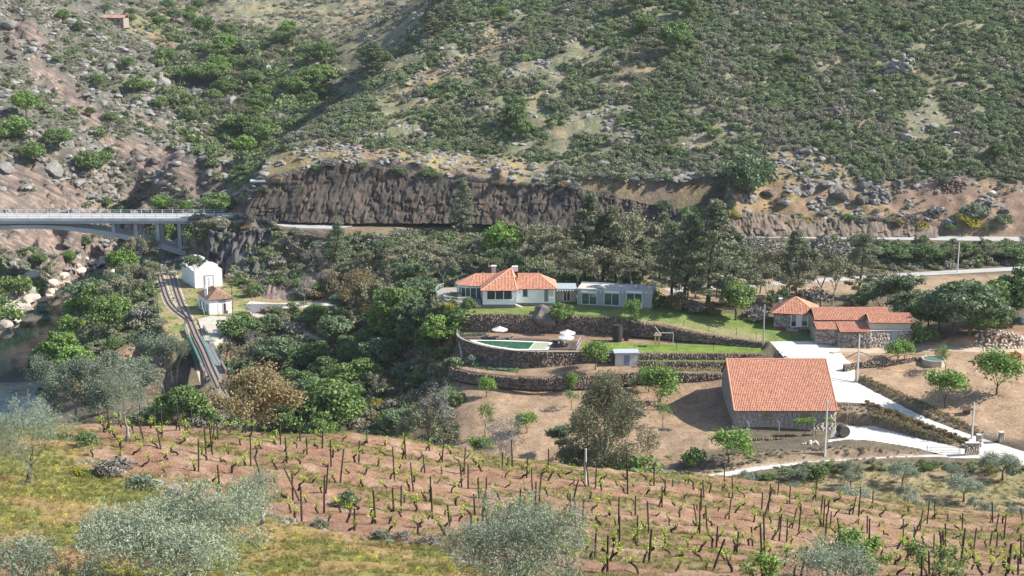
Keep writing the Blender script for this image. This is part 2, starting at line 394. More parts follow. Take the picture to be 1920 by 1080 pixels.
# middle ground
mfield = (GD > 195) & (GD < 400)
mm = mfield.astype(float)
paint(mm * mid, (.17, .125, .08))
paint(mm * mid * sstep(.5, .62, med), (.10, .10, .06), .8)
paint(pmask([(680, 690), (760, 650), (850, 620), (862, 690), (860, 760), (700, 800), (640, 800)], 200, 330, 10), (.24, .15, .10))
paint(pmask([(680, 740), (760, 745), (780, 790), (700, 800)], 200, 330, 8), (.17, .16, .05), .8)
paint(pmask([(560, 420), (700, 425), (860, 415), (900, 430), (820, 450), (700, 440), (600, 450)], 340, 410, 6), (.23, .17, .11), .7)
TAN = pmask([(850, 702), (1000, 716), (1190, 708), (1370, 712), (1390, 830), (1300, 850), (1230, 900), (1000, 900), (850, 880), (820, 780)], 205, 275, 6)
paint(TAN, (.33, .225, .145))
paint(TAN * sstep(.5, .64, med), (.27, .19, .12), .7)
paint(pmask([(1250, 700), (1380, 706), (1390, 760), (1370, 810), (1200, 760)], 205, 275, 10), (.29, .185, .125), .6)
RIGHT = pmask([(1560, 640), (1940, 600), (1960, 860), (1840, 815), (1600, 714), (1560, 680)], 205, 300, 5)
paint(RIGHT, (.34, .235, .15))
paint(RIGHT * sstep(.48, .62, bign), (.30, .195, .12), .8)
paint(pmask([(1745, 605), (1940, 600), (1940, 650), (1820, 640), (1770, 640)], 230, 310, 4), (.24, .145, .09), .9)
for a_ in ([(1605, 722), (1700, 760), (1840, 820), (1850, 812), (1700, 745), (1620, 705)], [(1400, 880), (1560, 868), (1740, 856), (1720, 845), (1560, 840), (1380, 850), (1280, 880), (1290, 900)],
           [(1570, 758), (1640, 764), (1735, 800), (1812, 826), (1812, 843), (1680, 812), (1570, 796)]):
    paint(pmask(a_, 205, 290, 3), (.28, .195, .125), .9)
paint(pmask([(1390, 905), (1480, 880), (1650, 868), (1960, 880), (1960, 910), (1800, 880), (1650, 885), (1500, 895)], 190, 240, 4), (.17, .16, .07), .9)
GROVE = pmask([(1300, 915), (1480, 890), (1650, 882), (1920, 885), (1960, 980), (1300, 980)], 185, 232, 6)
paint(GROVE, (.29, .22, .13))
paint(GROVE * sstep(.47, .6, med), (.21, .195, .09), .7)
paint(pmask([(1180, 520), (1600, 520), (1940, 510), (1940, 545), (1560, 550), (1180, 575)], 298, 350, 5), (.32, .225, .14), .9)
# terraces
def wmask(Q, soft=.5):
    Q = np.array(Q)
    out = np.zeros(GX.shape)
    m = (GX > Q[:, 0].min() - 2) & (GX < Q[:, 0].max() + 2) & (GY > Q[:, 1].min() - 2) & (GY < Q[:, 1].max() + 2)
    out[m] = sstep(-soft, soft * .5, poly_sd(Q[:, :2], GX[m], GY[m]))
    return out
def pathmask(Q, hw, soft=.6):
    out = np.zeros(GX.shape)
    m = (GX > Q[:, 0].min() - hw - 2) & (GX < Q[:, 0].max() + hw + 2) & (GY > Q[:, 1].min() - hw - 2) & (GY < Q[:, 1].max() + hw + 2)
    d, _z = line_d(Q, GX[m], GY[m])
    out[m] = 1 - sstep(hw - soft, hw + soft, d + (med[m] - .5) * soft)
    return out
paint(wmask(TA), (.27, .19, .125))
paint(wmask(TC), (.24, .20, .12)); paint(wmask(TB), (.14, .19, .05))
paint(wmask(TP), (.25, .165, .11))
paint(pmask([(1090, 642), (1400, 646), (1432, 650), (1432, 661), (1090, 659)], 255, 285, 1.5), (.15, .21, .04))
lawn = wmask(TL, .3)
lawn = lawn * (GPX > 864)
paint(lawn, (.145, .19, .05))
paint(lawn * sstep(.52, .66, med), (.185, .20, .07), .7)
paint(pmask([(1320, 612), (1400, 622), (1440, 636), (1430, 641), (1340, 622)], 255, 300, 4), (.30, .24, .14), .7)
paint(pmask([(1200, 600), (1260, 606), (1340, 624), (1432, 638), (1432, 643), (1330, 632), (1200, 607)], 255, 300, 2), (.27, .19, .13), .8)
paint(pathmask(DIRT, 2.4), (.40, .30, .20))
paint(pathmask(LOWP, 1.0), (.50, .43, .34))
station_m = pmask([(322, 650), (296, 600), (285, 500), (296, 440), (330, 430), (380, 480), (430, 530), (450, 545), (640, 566), (640, 580), (480, 586), (452, 612), (400, 650), (365, 640)], 300, 430, 4)
paint(station_m, (.27, .22, .11)); paint(station_m * sstep(.5, .6, med), (.17, .19, .06), .9)
paint(pmask([(378, 618), (440, 598), (475, 600), (450, 620), (405, 645), (385, 650)], 300, 400, 3), (.50, .46, .40), .9)
paint(pathmask(PATH_ST, 1.3), (.46, .38, .28))
paint(pmask([(380, 425), (440, 415), (480, 420), (520, 428), (500, 440), (430, 470), (390, 480)], 380, 420, 5), (.16, .15, .07), .8)
paint(pmask([(300, 600), (325, 650), (250, 720), (180, 730), (240, 640)], 250, 380, 8), (.30, .19, .12), .9)
# river shores
shore = sstep(380, 388, GD) * (1 - sstep(2.2, 5.5, GH + (med - .5) * 4)) * (1 - sstep(-.25, -.24, GU - 0 * GD))
paint(shore, (.46, .38, .31), .95)
paint(sstep(.2, -.2, GH) * (GD > 240), (.05, .05, .035))
# near ground: vineyard soil and meadow
nearM = 1 - sstep(140, 150, GD)
VINE_PX = [(100, 790), (160, 870), (287, 905), (370, 928), (520, 972), (640, 1000), (820, 1022), (950, 1090), (2000, 1090), (2000, 940), (1500, 905), (1100, 870), (700, 805), (300, 785)]
VW = np.array([tuple(hit(a, b)) for a, b in VINE_PX[:7]] + [pD(950, 1090, 55)] + [(60, 40, 75), (95, 75, 70), (62, 150, 40), (-5, 150, 40), (-60, 125, 50), (-70, 110, 60)])
paint(nearM, (.34, .24, .10))
paint(nearM * sstep(.42, .57, fbm(GX / 3, GY / 3, 71, 4)), (.21, .23, .06), .8)
paint(nearM * sstep(.52, .62, fbm(GX / 5, GY / 5, 73, 4)), (.33, .18, .10), .7)
VM = np.zeros(GX.shape); _m = GD < 150
VM[_m] = sstep(-.6, .6, poly_sd(VW[:, :2], GX[_m], GY[_m]) + (fin[_m] - .5) * 1.2)
paint(VM, (.30, .172, .108))
paint(VM * sstep(.5, .62, fbm(GX / 2.2, GY / 2.2, 75, 4)), (.40, .265, .18), .7)
paint(VM * sstep(.54, .64, fbm(GX / 7, GY / 1.8, 77, 4)), (.22, .18, .075), .7)
# rock where it is steep
gy_ = np.gradient(GH, axis=1) / np.gradient(GY, axis=1)
gx_ = np.gradient(GH, axis=0) / np.maximum(np.gradient(GX, axis=0), .05)
slope = np.sqrt(gx_ ** 2 + gy_ ** 2)
steep = sstep(1.0, 1.7, slope) * (GD > 370) * (1 - .75 * sstep(.0, .03, GU))
paint(steep, (.15, .135, .12), .85)
paint(slabm, (.22, .165, .13), .9)
paint(slabm * sstep(.55, .7, fin), (.19, .165, .15), .6)
rockw = np.clip(slabm + steep, 0, 1)

# ---------------------------------------------------------------- materials
MATS = {}
def node(nt, t, **kw):
    n = nt.nodes.new(t)
    for k, v in kw.items():
        if k.startswith('_'): setattr(n, k[1:], v)
    return n
def mat(name, col, rough=.85, spec=.3, var=.12, scale=3.0, bump=0.0, bscale=None, metallic=0.0, dirt=None, dirt_s=.6, coords='Object', stretch=(1, 1, 1), rnd=0.0):
    if name in MATS: return MATS[name]
    m = bpy.data.materials.new(name); m.use_nodes = True
    nt = m.node_tree; b = nt.nodes['Principled BSDF']; L = nt.links.new
    b.inputs['Roughness'].default_value = rough
    b.inputs['Specular IOR Level'].default_value = spec
    b.inputs['Metallic'].default_value = metallic
    tc = nt.nodes.new('ShaderNodeTexCoord'); mp = nt.nodes.new('ShaderNodeMapping')
    mp.inputs['Scale'].default_value = stretch
    L(tc.outputs[coords], mp.inputs[0])
    nz = nt.nodes.new('ShaderNodeTexNoise'); nz.inputs['Scale'].default_value = scale; nz.inputs['Detail'].default_value = 6; nz.inputs['Roughness'].default_value = .65
    L(mp.outputs[0], nz.inputs['Vector'])
    mr = nt.nodes.new('ShaderNodeMapRange'); mr.inputs[1].default_value = .3; mr.inputs[2].default_value = .7
    mr.inputs[3].default_value = 1 - var; mr.inputs[4].default_value = 1 + var
    L(nz.outputs[0], mr.inputs[0])
    last = mr.outputs[0]
    if rnd:
        oi = nt.nodes.new('ShaderNodeObjectInfo'); m2 = nt.nodes.new('ShaderNodeMapRange')
        m2.inputs[3].default_value = 1 - rnd; m2.inputs[4].default_value = 1 + rnd
        L(oi.outputs['Random'], m2.inputs[0])
        mu = nt.nodes.new('ShaderNodeMath'); mu.operation = 'MULTIPLY'
        L(last, mu.inputs[0]); L(m2.outputs[0], mu.inputs[1]); last = mu.outputs[0]
    vm = nt.nodes.new('ShaderNodeVectorMath'); vm.operation = 'SCALE'
    vm.inputs[0].default_value = col
    L(last, vm.inputs['Scale'])
    out = vm.outputs[0]
    if dirt:
        n2 = nt.nodes.new('ShaderNodeTexNoise'); n2.inputs['Scale'].default_value = dirt_s; n2.inputs['Detail'].default_value = 8; n2.inputs['Roughness'].default_value = .7
        L(mp.outputs[0], n2.inputs['Vector'])
        r2 = nt.nodes.new('ShaderNodeMapRange'); r2.inputs[1].default_value = .48; r2.inputs[2].default_value = .66
        r2.inputs[4].default_value = .8
        L(n2.outputs[0], r2.inputs[0])
        mx = nt.nodes.new('ShaderNodeMix'); mx.data_type = 'RGBA'
        L(r2.outputs[0], mx.inputs[0]); L(out, mx.inputs[6]); mx.inputs[7].default_value = (*dirt, 1)
        out = mx.outputs[2]
    L(out, b.inputs['Base Color'])
    if bump:
        bp = nt.nodes.new('ShaderNodeBump'); bp.inputs['Strength'].default_value = 1; bp.inputs['Distance'].default_value = bump
        nb = nt.nodes.new('ShaderNodeTexNoise'); nb.inputs['Scale'].default_value = bscale or scale * 2; nb.inputs['Detail'].default_value = 5
        L(mp.outputs[0], nb.inputs['Vector']); L(nb.outputs[0], bp.inputs['Height']); L(bp.outputs[0], b.inputs['Normal'])
    MATS[name] = m
    return m
def ground_material(name, s1, s2, bump, bs):
    """ground colour from the mesh, broken up by two noises"""
    m = bpy.data.materials.new(name); m.use_nodes = True
    nt = m.node_tree; b = nt.nodes['Principled BSDF']; L = nt.links.new
    b.inputs['Roughness'].default_value = .95; b.inputs['Specular IOR Level'].default_value = .15
    at = nt.nodes.new('ShaderNodeAttribute'); at.attribute_name = 'soil'
    rk = nt.nodes.new('ShaderNodeAttribute'); rk.attribute_name = 'rock'
    geo = nt.nodes.new('ShaderNodeNewGeometry')
    def noise(s, det=6, st=None):
        n = nt.nodes.new('ShaderNodeTexNoise'); n.inputs['Scale'].default_value = s; n.inputs['Detail'].default_value = det; n.inputs['Roughness'].default_value = .7
        if st:
            m0 = nt.nodes.new('ShaderNodeMapping'); m0.inputs['Rotation'].default_value = (0, -.52, 0); L(geo.outputs['Position'], m0.inputs[0])
            mp = nt.nodes.new('ShaderNodeMapping'); mp.inputs['Scale'].default_value = st
            L(m0.outputs[0], mp.inputs[0]); L(mp.outputs[0], n.inputs['Vector'])
        else: L(geo.outputs['Position'], n.inputs['Vector'])
        return n.outputs[0]
    def mrange(v, a, b_, c, d):
        r = nt.nodes.new('ShaderNodeMapRange'); L(v, r.inputs[0])
        for i, q in enumerate((a, b_, c, d)): r.inputs[i + 1].default_value = q
        return r.outputs[0]
    n1 = noise(s1); n2 = noise(s2, 4)
    mu = nt.nodes.new('ShaderNodeMath'); mu.operation = 'MULTIPLY'
    L(mrange(n1, .3, .7, .68, 1.30), mu.inputs[0]); L(mrange(n2, .32, .68, .72, 1.28), mu.inputs[1])
    vs = nt.nodes.new('ShaderNodeVectorMath'); vs.operation = 'SCALE'; L(at.outputs['Vector'], vs.inputs[0]); L(mu.outputs[0], vs.inputs['Scale'])
    # streaked rock
    st = noise(.8, 7, (.10, .45, 1.3))
    cr = nt.nodes.new('ShaderNodeValToRGB'); L(st, cr.inputs[0])
    e = cr.color_ramp.elements; e[0].position = .36; e[0].color = (.07, .064, .062, 1); e[1].position = .64; e[1].color = (.33, .245, .19, 1)
    q = e.new(.49); q.color = (.155, .12, .10, 1)
    mx = nt.nodes.new('ShaderNodeMix'); mx.data_type = 'RGBA'
    L(mrange(rk.outputs['Fac'], .35, .75, 0, .85), mx.inputs[0]); L(vs.outputs[0], mx.inputs[6]); L(cr.outputs[0], mx.inputs[7])
    L(mx.outputs[2], b.inputs['Base Color'])
    bp = nt.nodes.new('ShaderNodeBump'); bp.inputs['Distance'].default_value = bump
    L(noise(bs, 8), bp.inputs['Height']); L(bp.outputs[0], b.inputs['Normal'])
    return m
def grid_object(name, j0, j1, m):
    H = GH[:, j0:j1 + 1]; ni, nj = H.shape
    v = np.stack([GX[:, j0:j1 + 1], GY[:, j0:j1 + 1], H], -1).reshape(-1, 3)
    i = np.arange(ni - 1)[:, None] * nj + np.arange(nj - 1)[None]
    q = np.stack([i, i + nj, i + nj + 1, i + 1], -1).reshape(-1, 4)
    me = bpy.data.meshes.new(name)
    me.vertices.add(len(v)); me.vertices.foreach_set('co', v.astype(np.float32).ravel())
    me.loops.add(q.size); me.loops.foreach_set('vertex_index', q.astype(np.int32).ravel())
    me.polygons.add(len(q)); me.polygons.foreach_set('loop_start', np.arange(0, q.size, 4, dtype=np.int32)); me.polygons.foreach_set('loop_total', np.full(len(q), 4, np.int32))
    me.polygons.foreach_set('use_smooth', np.ones(len(q), bool))
    me.update(calc_edges=True)
    a = me.attributes.new('soil', 'FLOAT_COLOR', 'POINT')
    c = np.ones((len(v), 4), np.float32); c[:, :3] = colr[:, j0:j1 + 1].reshape(-1, 3)
    a.data.foreach_set('color', c.ravel())
    a = me.attributes.new('rock', 'FLOAT', 'POINT')
    a.data.foreach_set('value', rockw[:, j0:j1 + 1].ravel().astype(np.float32))
    me.materials.append(m)
    o = bpy.data.objects.new(name, me); COL.objects.link(o); o['kind'] = 'structure'
    return o
jA = int(np.searchsorted(DD, 160)); jB = int(np.searchsorted(DD, 399))
grid_object('vineyard_ground', 0, jA, ground_material('vineyard_ground', 1.5, 9, .22, 6))
grid_object('ground', jA, jB, ground_material('ground', .35, 2.2, .14, 1.8))
grid_object('hillside', jB, len(DD) - 1, ground_material('hillside', .25, 1.3, .35, 1.1))
# ---------------------------------------------------------------- things, parts
def tag(o, label=None, cat=None, group=None, kind=None):
    if label: o['label'] = label
    if cat: o['category'] = cat
    if group: o['group'] = group
    if kind: o['kind'] = kind
    return o
def empty(name, loc, rz=0, label=None, cat=None, group=None, s=1.0):
    o = bpy.data.objects.new(name, None); COL.objects.link(o)
    o.location = loc; o.rotation_euler = (0, 0, rz); o.scale = (s, s, s)
    o.empty_display_size = .3
    return tag(o, label, cat, group)
def link(name, me, parent=None, loc=(0, 0, 0), rot=(0, 0, 0), scale=(1, 1, 1)):
    o = bpy.data.objects.new(name, me); COL.objects.link(o)
    if parent: o.parent = parent
    o.location = loc; o.rotation_euler = rot; o.scale = scale
    return o
def copy_tree(o, parent=None):
    c = o.copy(); COL.objects.link(c)
    if parent: c.parent = parent
    for ch in list(o.children): copy_tree(ch, c)
    return c
def mesh_np(name, V, Fc, mats, smooth=False, midx=None, tint=None):
    """V (n,3), Fc (m,k) equal-sided faces or list of arrays"""
    if not isinstance(Fc, (list, tuple)): Fc = [Fc]
    Fc = [f for f in Fc if len(f)]
    me = bpy.data.meshes.new(name)
    V = np.asarray(V, np.float32)
    me.vertices.add(len(V)); me.vertices.foreach_set('co', V.ravel())
    li = np.concatenate([np.asarray(f, np.int32).ravel() for f in Fc]); tot = np.concatenate([np.full(len(f), f.shape[1], np.int32) for f in Fc])
    st = np.concatenate([[0], np.cumsum(tot)[:-1]]).astype(np.int32)
    me.loops.add(len(li)); me.loops.foreach_set('vertex_index', li)
    me.polygons.add(len(tot)); me.polygons.foreach_set('loop_start', st); me.polygons.foreach_set('loop_total', tot)
    if smooth: me.polygons.foreach_set('use_smooth', np.ones(len(tot), bool))
    if midx is not None: me.polygons.foreach_set('material_index', np.asarray(midx, np.int32))
    me.update(calc_edges=True)
    if tint is not None:
        a = me.attributes.new('tint', 'FLOAT', 'POINT'); a.data.foreach_set('value', np.asarray(tint, np.float32))
    for m in (mats if isinstance(mats, (list, tuple)) else [mats]): me.materials.append(m)
    return me
class MB:
    """collects shapes into one mesh"""
    def __init__(s): s.v = []; s.f = []; s.m = []
    def add(s, verts, faces, mi=0):
        b = len(s.v); s.v += [tuple(q) for q in verts]
        s.f += [tuple(i + b for i in f) for f in faces]; s.m += [mi] * len(faces)
    def box(s, c, sz, rz=0, mi=0, taper=1.0):
        x, y, z = [q / 2 for q in sz]; ca, sa = math.cos(rz), math.sin(rz)
        P = []
        for dz, k in ((-z, 1), (z, taper)):
            for dx, dy in ((-x, -y), (x, -y), (x, y), (-x, y)):
                dx *= k; dy *= k
                P.append((c[0] + dx * ca - dy * sa, c[1] + dx * sa + dy * ca, c[2] + dz))
        s.add(P, [(3, 2, 1, 0), (4, 5, 6, 7), (0, 1, 5, 4), (1, 2, 6, 5), (2, 3, 7, 6), (3, 0, 4, 7)], mi)
    def prism(s, P, z0, z1, mi=0):
        n = len(P)
        z0s = z0 if hasattr(z0, '__len__') else [z0] * n; z1s = z1 if hasattr(z1, '__len__') else [z1] * n
        a = sum(P[i][0] * P[(i + 1) % n][1] - P[(i + 1) % n][0] * P[i][1] for i in range(n))
        if a < 0: P = P[::-1]; z0s = list(z0s)[::-1]; z1s = list(z1s)[::-1]
        V = [(p[0], p[1], z) for p, z in zip(P, z0s)] + [(p[0], p[1], z) for p, z in zip(P, z1s)]
        s.add(V, [tuple(range(n))[::-1], tuple(range(n, 2 * n))] + [(i, (i + 1) % n, n + (i + 1) % n, n + i) for i in range(n)], mi)
    def tube(s, P, r, n=6, mi=0, cap=True):
        P = [Vector(p) for p in P]; k = len(P)
        r = r if hasattr(r, '__len__') else [r] * k
        V = []; Fc = []
        up = Vector((.13, .31, .94)).normalized()
        for i, p in enumerate(P):
            d = (P[min(i + 1, k - 1)] - P[max(i - 1, 0)])
            d = d.normalized() if d.length > 1e-6 else Vector((0, 0, 1))
            a = d.cross(up)
            if a.length < .1: a = d.cross(Vector((1, 0, 0)))
            a.normalize(); b = d.cross(a)
            for q in range(n):
                t = 2 * math.pi * q / n
                V.append(p + (a * math.cos(t) + b * math.sin(t)) * r[i])
        for i in range(k - 1):
            for q in range(n):
                Fc.append((i * n + q, i * n + (q + 1) % n, (i + 1) * n + (q + 1) % n, (i + 1) * n + q))
        if cap: Fc += [tuple(range(n)), tuple(range((k - 1) * n, k * n))[::-1]]
        s.add(V, [f[::-1] for f in Fc], mi)
    def lathe(s, prof, n=16, c=(0, 0, 0), mi=0):
        V = [(c[0] + r * math.cos(2 * math.pi * q / n), c[1] + r * math.sin(2 * math.pi * q / n), c[2] + z) for r, z in prof for q in range(n)]
        Fc = [(i * n + q, i * n + (q + 1) % n, (i + 1) * n + (q + 1) % n, (i + 1) * n + q) for i in range(len(prof) - 1) for q in range(n)]
        s.add(V, Fc + [tuple(range(n))[::-1], tuple(range((len(prof) - 1) * n, len(prof) * n))], mi)
    def mesh(s, name, mats, smooth=False):
        me = bpy.data.meshes.new(name); me.from_pydata(s.v, [], s.f)
        for m in (mats if isinstance(mats, (list, tuple)) else [mats]): me.materials.append(m)
        me.polygons.foreach_set('material_index', s.m)
        if smooth: me.polygons.foreach_set('use_smooth', [True] * len(s.f))
        me.update()
        return me
    def obj(s, name, mats, parent=None, smooth=False, **k):
        return link(name, s.mesh(name, mats, smooth), parent, **k)

def leaf_mat(name, c1, c2, rough=.6, trans=.25, inst=False, spec=.35, rnd=.16):
    m = bpy.data.materials.new(name); m.use_nodes = True
    nt = m.node_tree; L = nt.links.new; b = nt.nodes['Principled BSDF']; out = nt.nodes['Material Output']
    at = nt.nodes.new('ShaderNodeAttribute'); at.attribute_name = 'tint'
    mx = nt.nodes.new('ShaderNodeMix'); mx.data_type = 'RGBA'
    mx.inputs[6].default_value = (*c1, 1); mx.inputs[7].default_value = (*c2, 1)
    L(at.outputs['Fac'], mx.inputs[0])
    oi = nt.nodes.new('ShaderNodeObjectInfo')
    mr = nt.nodes.new('ShaderNodeMapRange'); mr.inputs[3].default_value = 1 - rnd; mr.inputs[4].default_value = 1 + rnd
    L(oi.outputs['Random'], mr.inputs[0])
    vs = nt.nodes.new('ShaderNodeVectorMath'); vs.operation = 'SCALE'
    L(mx.outputs[2], vs.inputs[0]); L(mr.outputs[0], vs.inputs['Scale'])
    col = vs.outputs[0]
    if inst:
        ai = nt.nodes.new('ShaderNodeAttribute'); ai.attribute_name = 'hue'; ai.attribute_type = 'INSTANCER'
        m2 = nt.nodes.new('ShaderNodeMix'); m2.data_type = 'RGBA'; m2.inputs[7].default_value = (*inst, 1)
        L(ai.outputs['Fac'], m2.inputs[0]); L(col, m2.inputs[6]); col = m2.outputs[2]
    b.inputs['Roughness'].default_value = rough; b.inputs['Specular IOR Level'].default_value = spec
    L(col, b.inputs['Base Color'])
    if trans:
        tr = nt.nodes.new('ShaderNodeBsdfTranslucent'); L(col, tr.inputs[0])
        ms = nt.nodes.new('ShaderNodeMixShader'); ms.inputs[0].default_value = trans
        L(b.outputs[0], ms.inputs[1]); L(tr.outputs[0], ms.inputs[2]); L(ms.outputs[0], out.inputs[0])
    return m
def leaves(P, N, size, asp=.6, rng=RNG, tint=None, clump=None):
    """P points (n,3), N preferred normals (n,3): one diamond leaf each"""
    n = len(P)
    r = rng.normal(size=(n, 3)); d = N + r * .9; d /= np.linalg.norm(d, axis=1)[:, None] + 1e-9
    t = rng.normal(size=(n, 3)); t -= (t * d).sum(1)[:, None] * d; t /= np.linalg.norm(t, axis=1)[:, None] + 1e-9
    b = np.cross(d, t)
    s = (size * rng.uniform(.6, 1.35, n))[:, None]
    V = np.stack([P - t * s, P + b * s * asp, P + t * s, P - b * s * asp], 1).reshape(-1, 3)
    Fc = np.arange(4 * n).reshape(n, 4)
    tv = rng.uniform(0, 1, n) if tint is None else tint
    return V, Fc, np.repeat(tv, 4)
def blob_points(blobs, n, rng, shell=.45, flat=0):
    c = np.array([b[0] for b in blobs]); r = np.array([b[1] if hasattr(b[1], '__len__') else (b[1],) * 3 for b in blobs])
    wgt = (r.prod(1)) ** (2 / 3); wgt /= wgt.sum()
    k = rng.choice(len(blobs), n, p=wgt)
    d = rng.normal(size=(n, 3)); d /= np.linalg.norm(d, axis=1)[:, None]
    rr = rng.uniform(0, 1, n) ** shell
    P = c[k] + d * r[k] * rr[:, None]
    return P, d, k
def crown_mesh(name, blobs, n, size, m, seed=0, asp=.6, shell=.3, gap=0.0, up=.25):
    rng = np.random.default_rng(seed)
    P, d, k = blob_points(blobs, n, rng, shell)
    if gap:      # clumps and holes
        q = fbm(P[:, 0] * 1.1 + P[:, 2] * .7, P[:, 1] * 1.1 - P[:, 2] * .5, seed, 3)
        keep = q > np.quantile(q, gap); P = P[keep]; d = d[keep]; k = k[keep]
    kt = rng.uniform(0, 1, len(blobs))[k]
    tint = np.clip(kt * .55 + rng.uniform(0, .45, len(P)), 0, 1)
    V, Fc, tv = leaves(P, d * .8 + np.array([0, 0, up]), size, asp, rng, tint)
    return mesh_np(name, V, Fc, m, tint=tv)
def limbs(mb, p, d, L, r, depth, rng, spread=.6, n=5, up=.1, tips=None, segs=3, kids=(2, 3)):
    """recursive branches"""
    P = [Vector(p)]; d = Vector(d).normalized(); R_ = [r]
    for i in range(segs):
        d = (d + Vector(rng.normal(size=3)) * .16 + Vector((0, 0, up))).normalized()
        P.append(P[-1] + d * L / segs); R_.append(r * (1 - .5 * (i + 1) / segs))
    mb.tube(P, R_, n, cap=False)
    if tips is not None and depth <= 1: tips += P[1:]
    if depth > 0:
        for _ in range(int(rng.integers(kids[0], kids[1] + 1))):
            dd = (d + Vector(rng.normal(size=3)) * spread).normalized()
            limbs(mb, P[-1], dd, L * rng.uniform(.6, .85), R_[-1] * .8, depth - 1, rng, spread, max(3, n - 1), up, tips, segs, kids)

BARK = mat('bark', (.12, .095, .075), .95, .1, .3, 8, .02)
BARK_D = mat('dark_bark', (.085, .07, .06), .95, .1, .3, 8, .02)
BARK_G = mat('grey_bark', (.26, .24, .215), .95, .1, .3, 6, .02)
LM = {
 'oak': leaf_mat('oak_leaves', (.09, .145, .045), (.19, .27, .095)),
 'green': leaf_mat('green_leaves', (.095, .155, .04), (.20, .29, .08)),
 'bright': leaf_mat('bright_leaves', (.12, .21, .04), (.24, .36, .08)),
 'teal': leaf_mat('dull_leaves', (.10, .15, .07), (.20, .265, .135)),
 'pine': leaf_mat('pine_needles', (.115, .135, .075), (.235, .25, .15)),
 'olive': leaf_mat('olive_leaves', (.17, .205, .135), (.35, .395, .275), .5, .18, spec=.45),
 'brown': leaf_mat('brown_leaves', (.15, .145, .085), (.28, .27, .165), .8, .1),
 'rust': leaf_mat('rust_leaves', (.17, .13, .065), (.34, .27, .14), .8, .2),
 'grey': leaf_mat('grey_twigs', (.15, .14, .12), (.30, .28, .245), .9, 0),
 'euc': leaf_mat('eucalyptus_leaves', (.085, .095, .05), (.20, .19, .10), .55, .2),
 'sage': leaf_mat('sage_leaves', (.10, .13, .085), (.22, .26, .175), .7, .15),
 'yellow': leaf_mat('yellow_leaves', (.22, .21, .03), (.50, .44, .05), .7, .3),
 'white': leaf_mat('pale_blossom', (.30, .31, .20), (.62, .62, .46), .8, .2),
}
def bumpy(rng, n, rx, rz, cz, br=.42, lo=-.25):
    """blobs on an ellipsoid surface: a lumpy crown"""
    out = [((0, 0, cz), (rx * .72, rx * .72, rz * .72))]
    for i in range(n):
        while True:
            d = rng.normal(size=3); d /= np.linalg.norm(d)
            if d[2] > lo: break
        k = rng.uniform(.5, .85); b = br * rng.uniform(.65, 1.25)
        out.append(((d[0] * rx * k, d[1] * rx * k, cz + d[2] * rz * k), (rx * b, rx * b, rz * b * .85)))
    return out
SPEC = {}
def species(kind, make, n):
    SPEC[kind] = [make(i) for i in range(n)]
def trunk_up(mb, h, r, rng, lean=.12, n=7):
    x = y = 0; P = [(0, 0, -.4)]; R_ = [r * 1.25]
    for i in range(4):
        x += rng.normal() * lean * h / 4; y += rng.normal() * lean * h / 4
        P.append((x, y, h * (i + 1) / 4)); R_.append(r * (1 - .12 * (i + 1)))
    mb.tube(P, R_, n, cap=False)
    return Vector(P[-1]), R_[-1]
def mk_round(leaf, H=6, W=3.2, n=5200, size=.19, nb=26, gap=.1, bark=BARK, th=.22):
    def make(i):
        rng = np.random.default_rng(100 + i * 13 + len(SPEC))
        mb = MB(); top, r = trunk_up(mb, H * .38, .2 * H / 6, rng)
        for k in range(5):
            a = k * 1.257 + rng.uniform(-.3, .3)
            limbs(mb, top, (math.cos(a), math.sin(a), .8), H * .3, r * .6, 1, rng, .6, 4)
        cz = H * (.5 + th / 2); bl = bumpy(rng, nb, W, H * (1 - th) * .52, cz, .34)
        return (mb.mesh('trunk', bark), crown_mesh('crown', bl, n, size, LM[leaf], 7 + i, .7, .22, gap), H)
    return make
def mk_bush(leaf, H=2.2, W=1.6, n=1500, size=.12, gap=.15, bark=BARK):
    def make(i):
        rng = np.random.default_rng(300 + i * 17 + len(SPEC))
        mb = MB()
        for k in range(5):
            a = rng.uniform(0, 6.28)
            limbs(mb, (0, 0, -.1), (math.cos(a) * .6, math.sin(a) * .6, 1), H * .5, .04, 1, rng, .5, 3)
        bl = bumpy(rng, 14, W, H * .5, H * .46, .40, -.6)
        return (mb.mesh('stem', bark), crown_mesh('crown', bl, n, size, LM[leaf], 7 + i, .7, .3, gap), H)
    return make
def mk_pine(leaf='pine', H=14.0, W=3.5, n=7000, size=.23):
    def make(i):
        rng = np.random.default_rng(500 + i * 19 + len(SPEC))
        mb = MB(); h = H; x = rng.normal() * .25; y = rng.normal() * .25
        P = [(x * t * 2 + .25 * math.sin(t * 5 + i), y * t * 2, h * t) for t in np.linspace(-.03, .97, 8)]
        mb.tube(P, [.24 * (1 - .85 * t) + .02 for t in np.linspace(0, 1, 8)], 7, cap=False)
        bl = []
        lo = rng.uniform(.16, .30)
        for k in range(46):
            t = lo + (1 - lo) * (k + .5) / 46
            wd = W * (1 - ((t - lo) / (1 - lo)) ** 1.5) * rng.uniform(.55, 1.05) * (.55 + .45 * min(1, (t - lo) * 6)) + .3
            a = k * 2.4 + rng.uniform(-.5, .5)
            p0 = Vector(P[0]).lerp(Vector(P[-1]), t)
            tip = p0 + Vector((math.cos(a) * wd, math.sin(a) * wd, .12 * wd + rng.uniform(-.2, .3)))
            mb.tube([p0, tip], [.05, .015], 3, cap=False)
            for q in (.5, .8, 1.0):
                c = p0.lerp(tip, q); rr = rng.uniform(.45, .8) * (.5 + .5 * W / 3)
                bl.append((tuple(c), (rr, rr, rr * .55)))
        return (mb.mesh('trunk', BARK_D), crown_mesh('crown', bl, n, size, LM[leaf], 7 + i, .35, .5, .08), H)
    return make
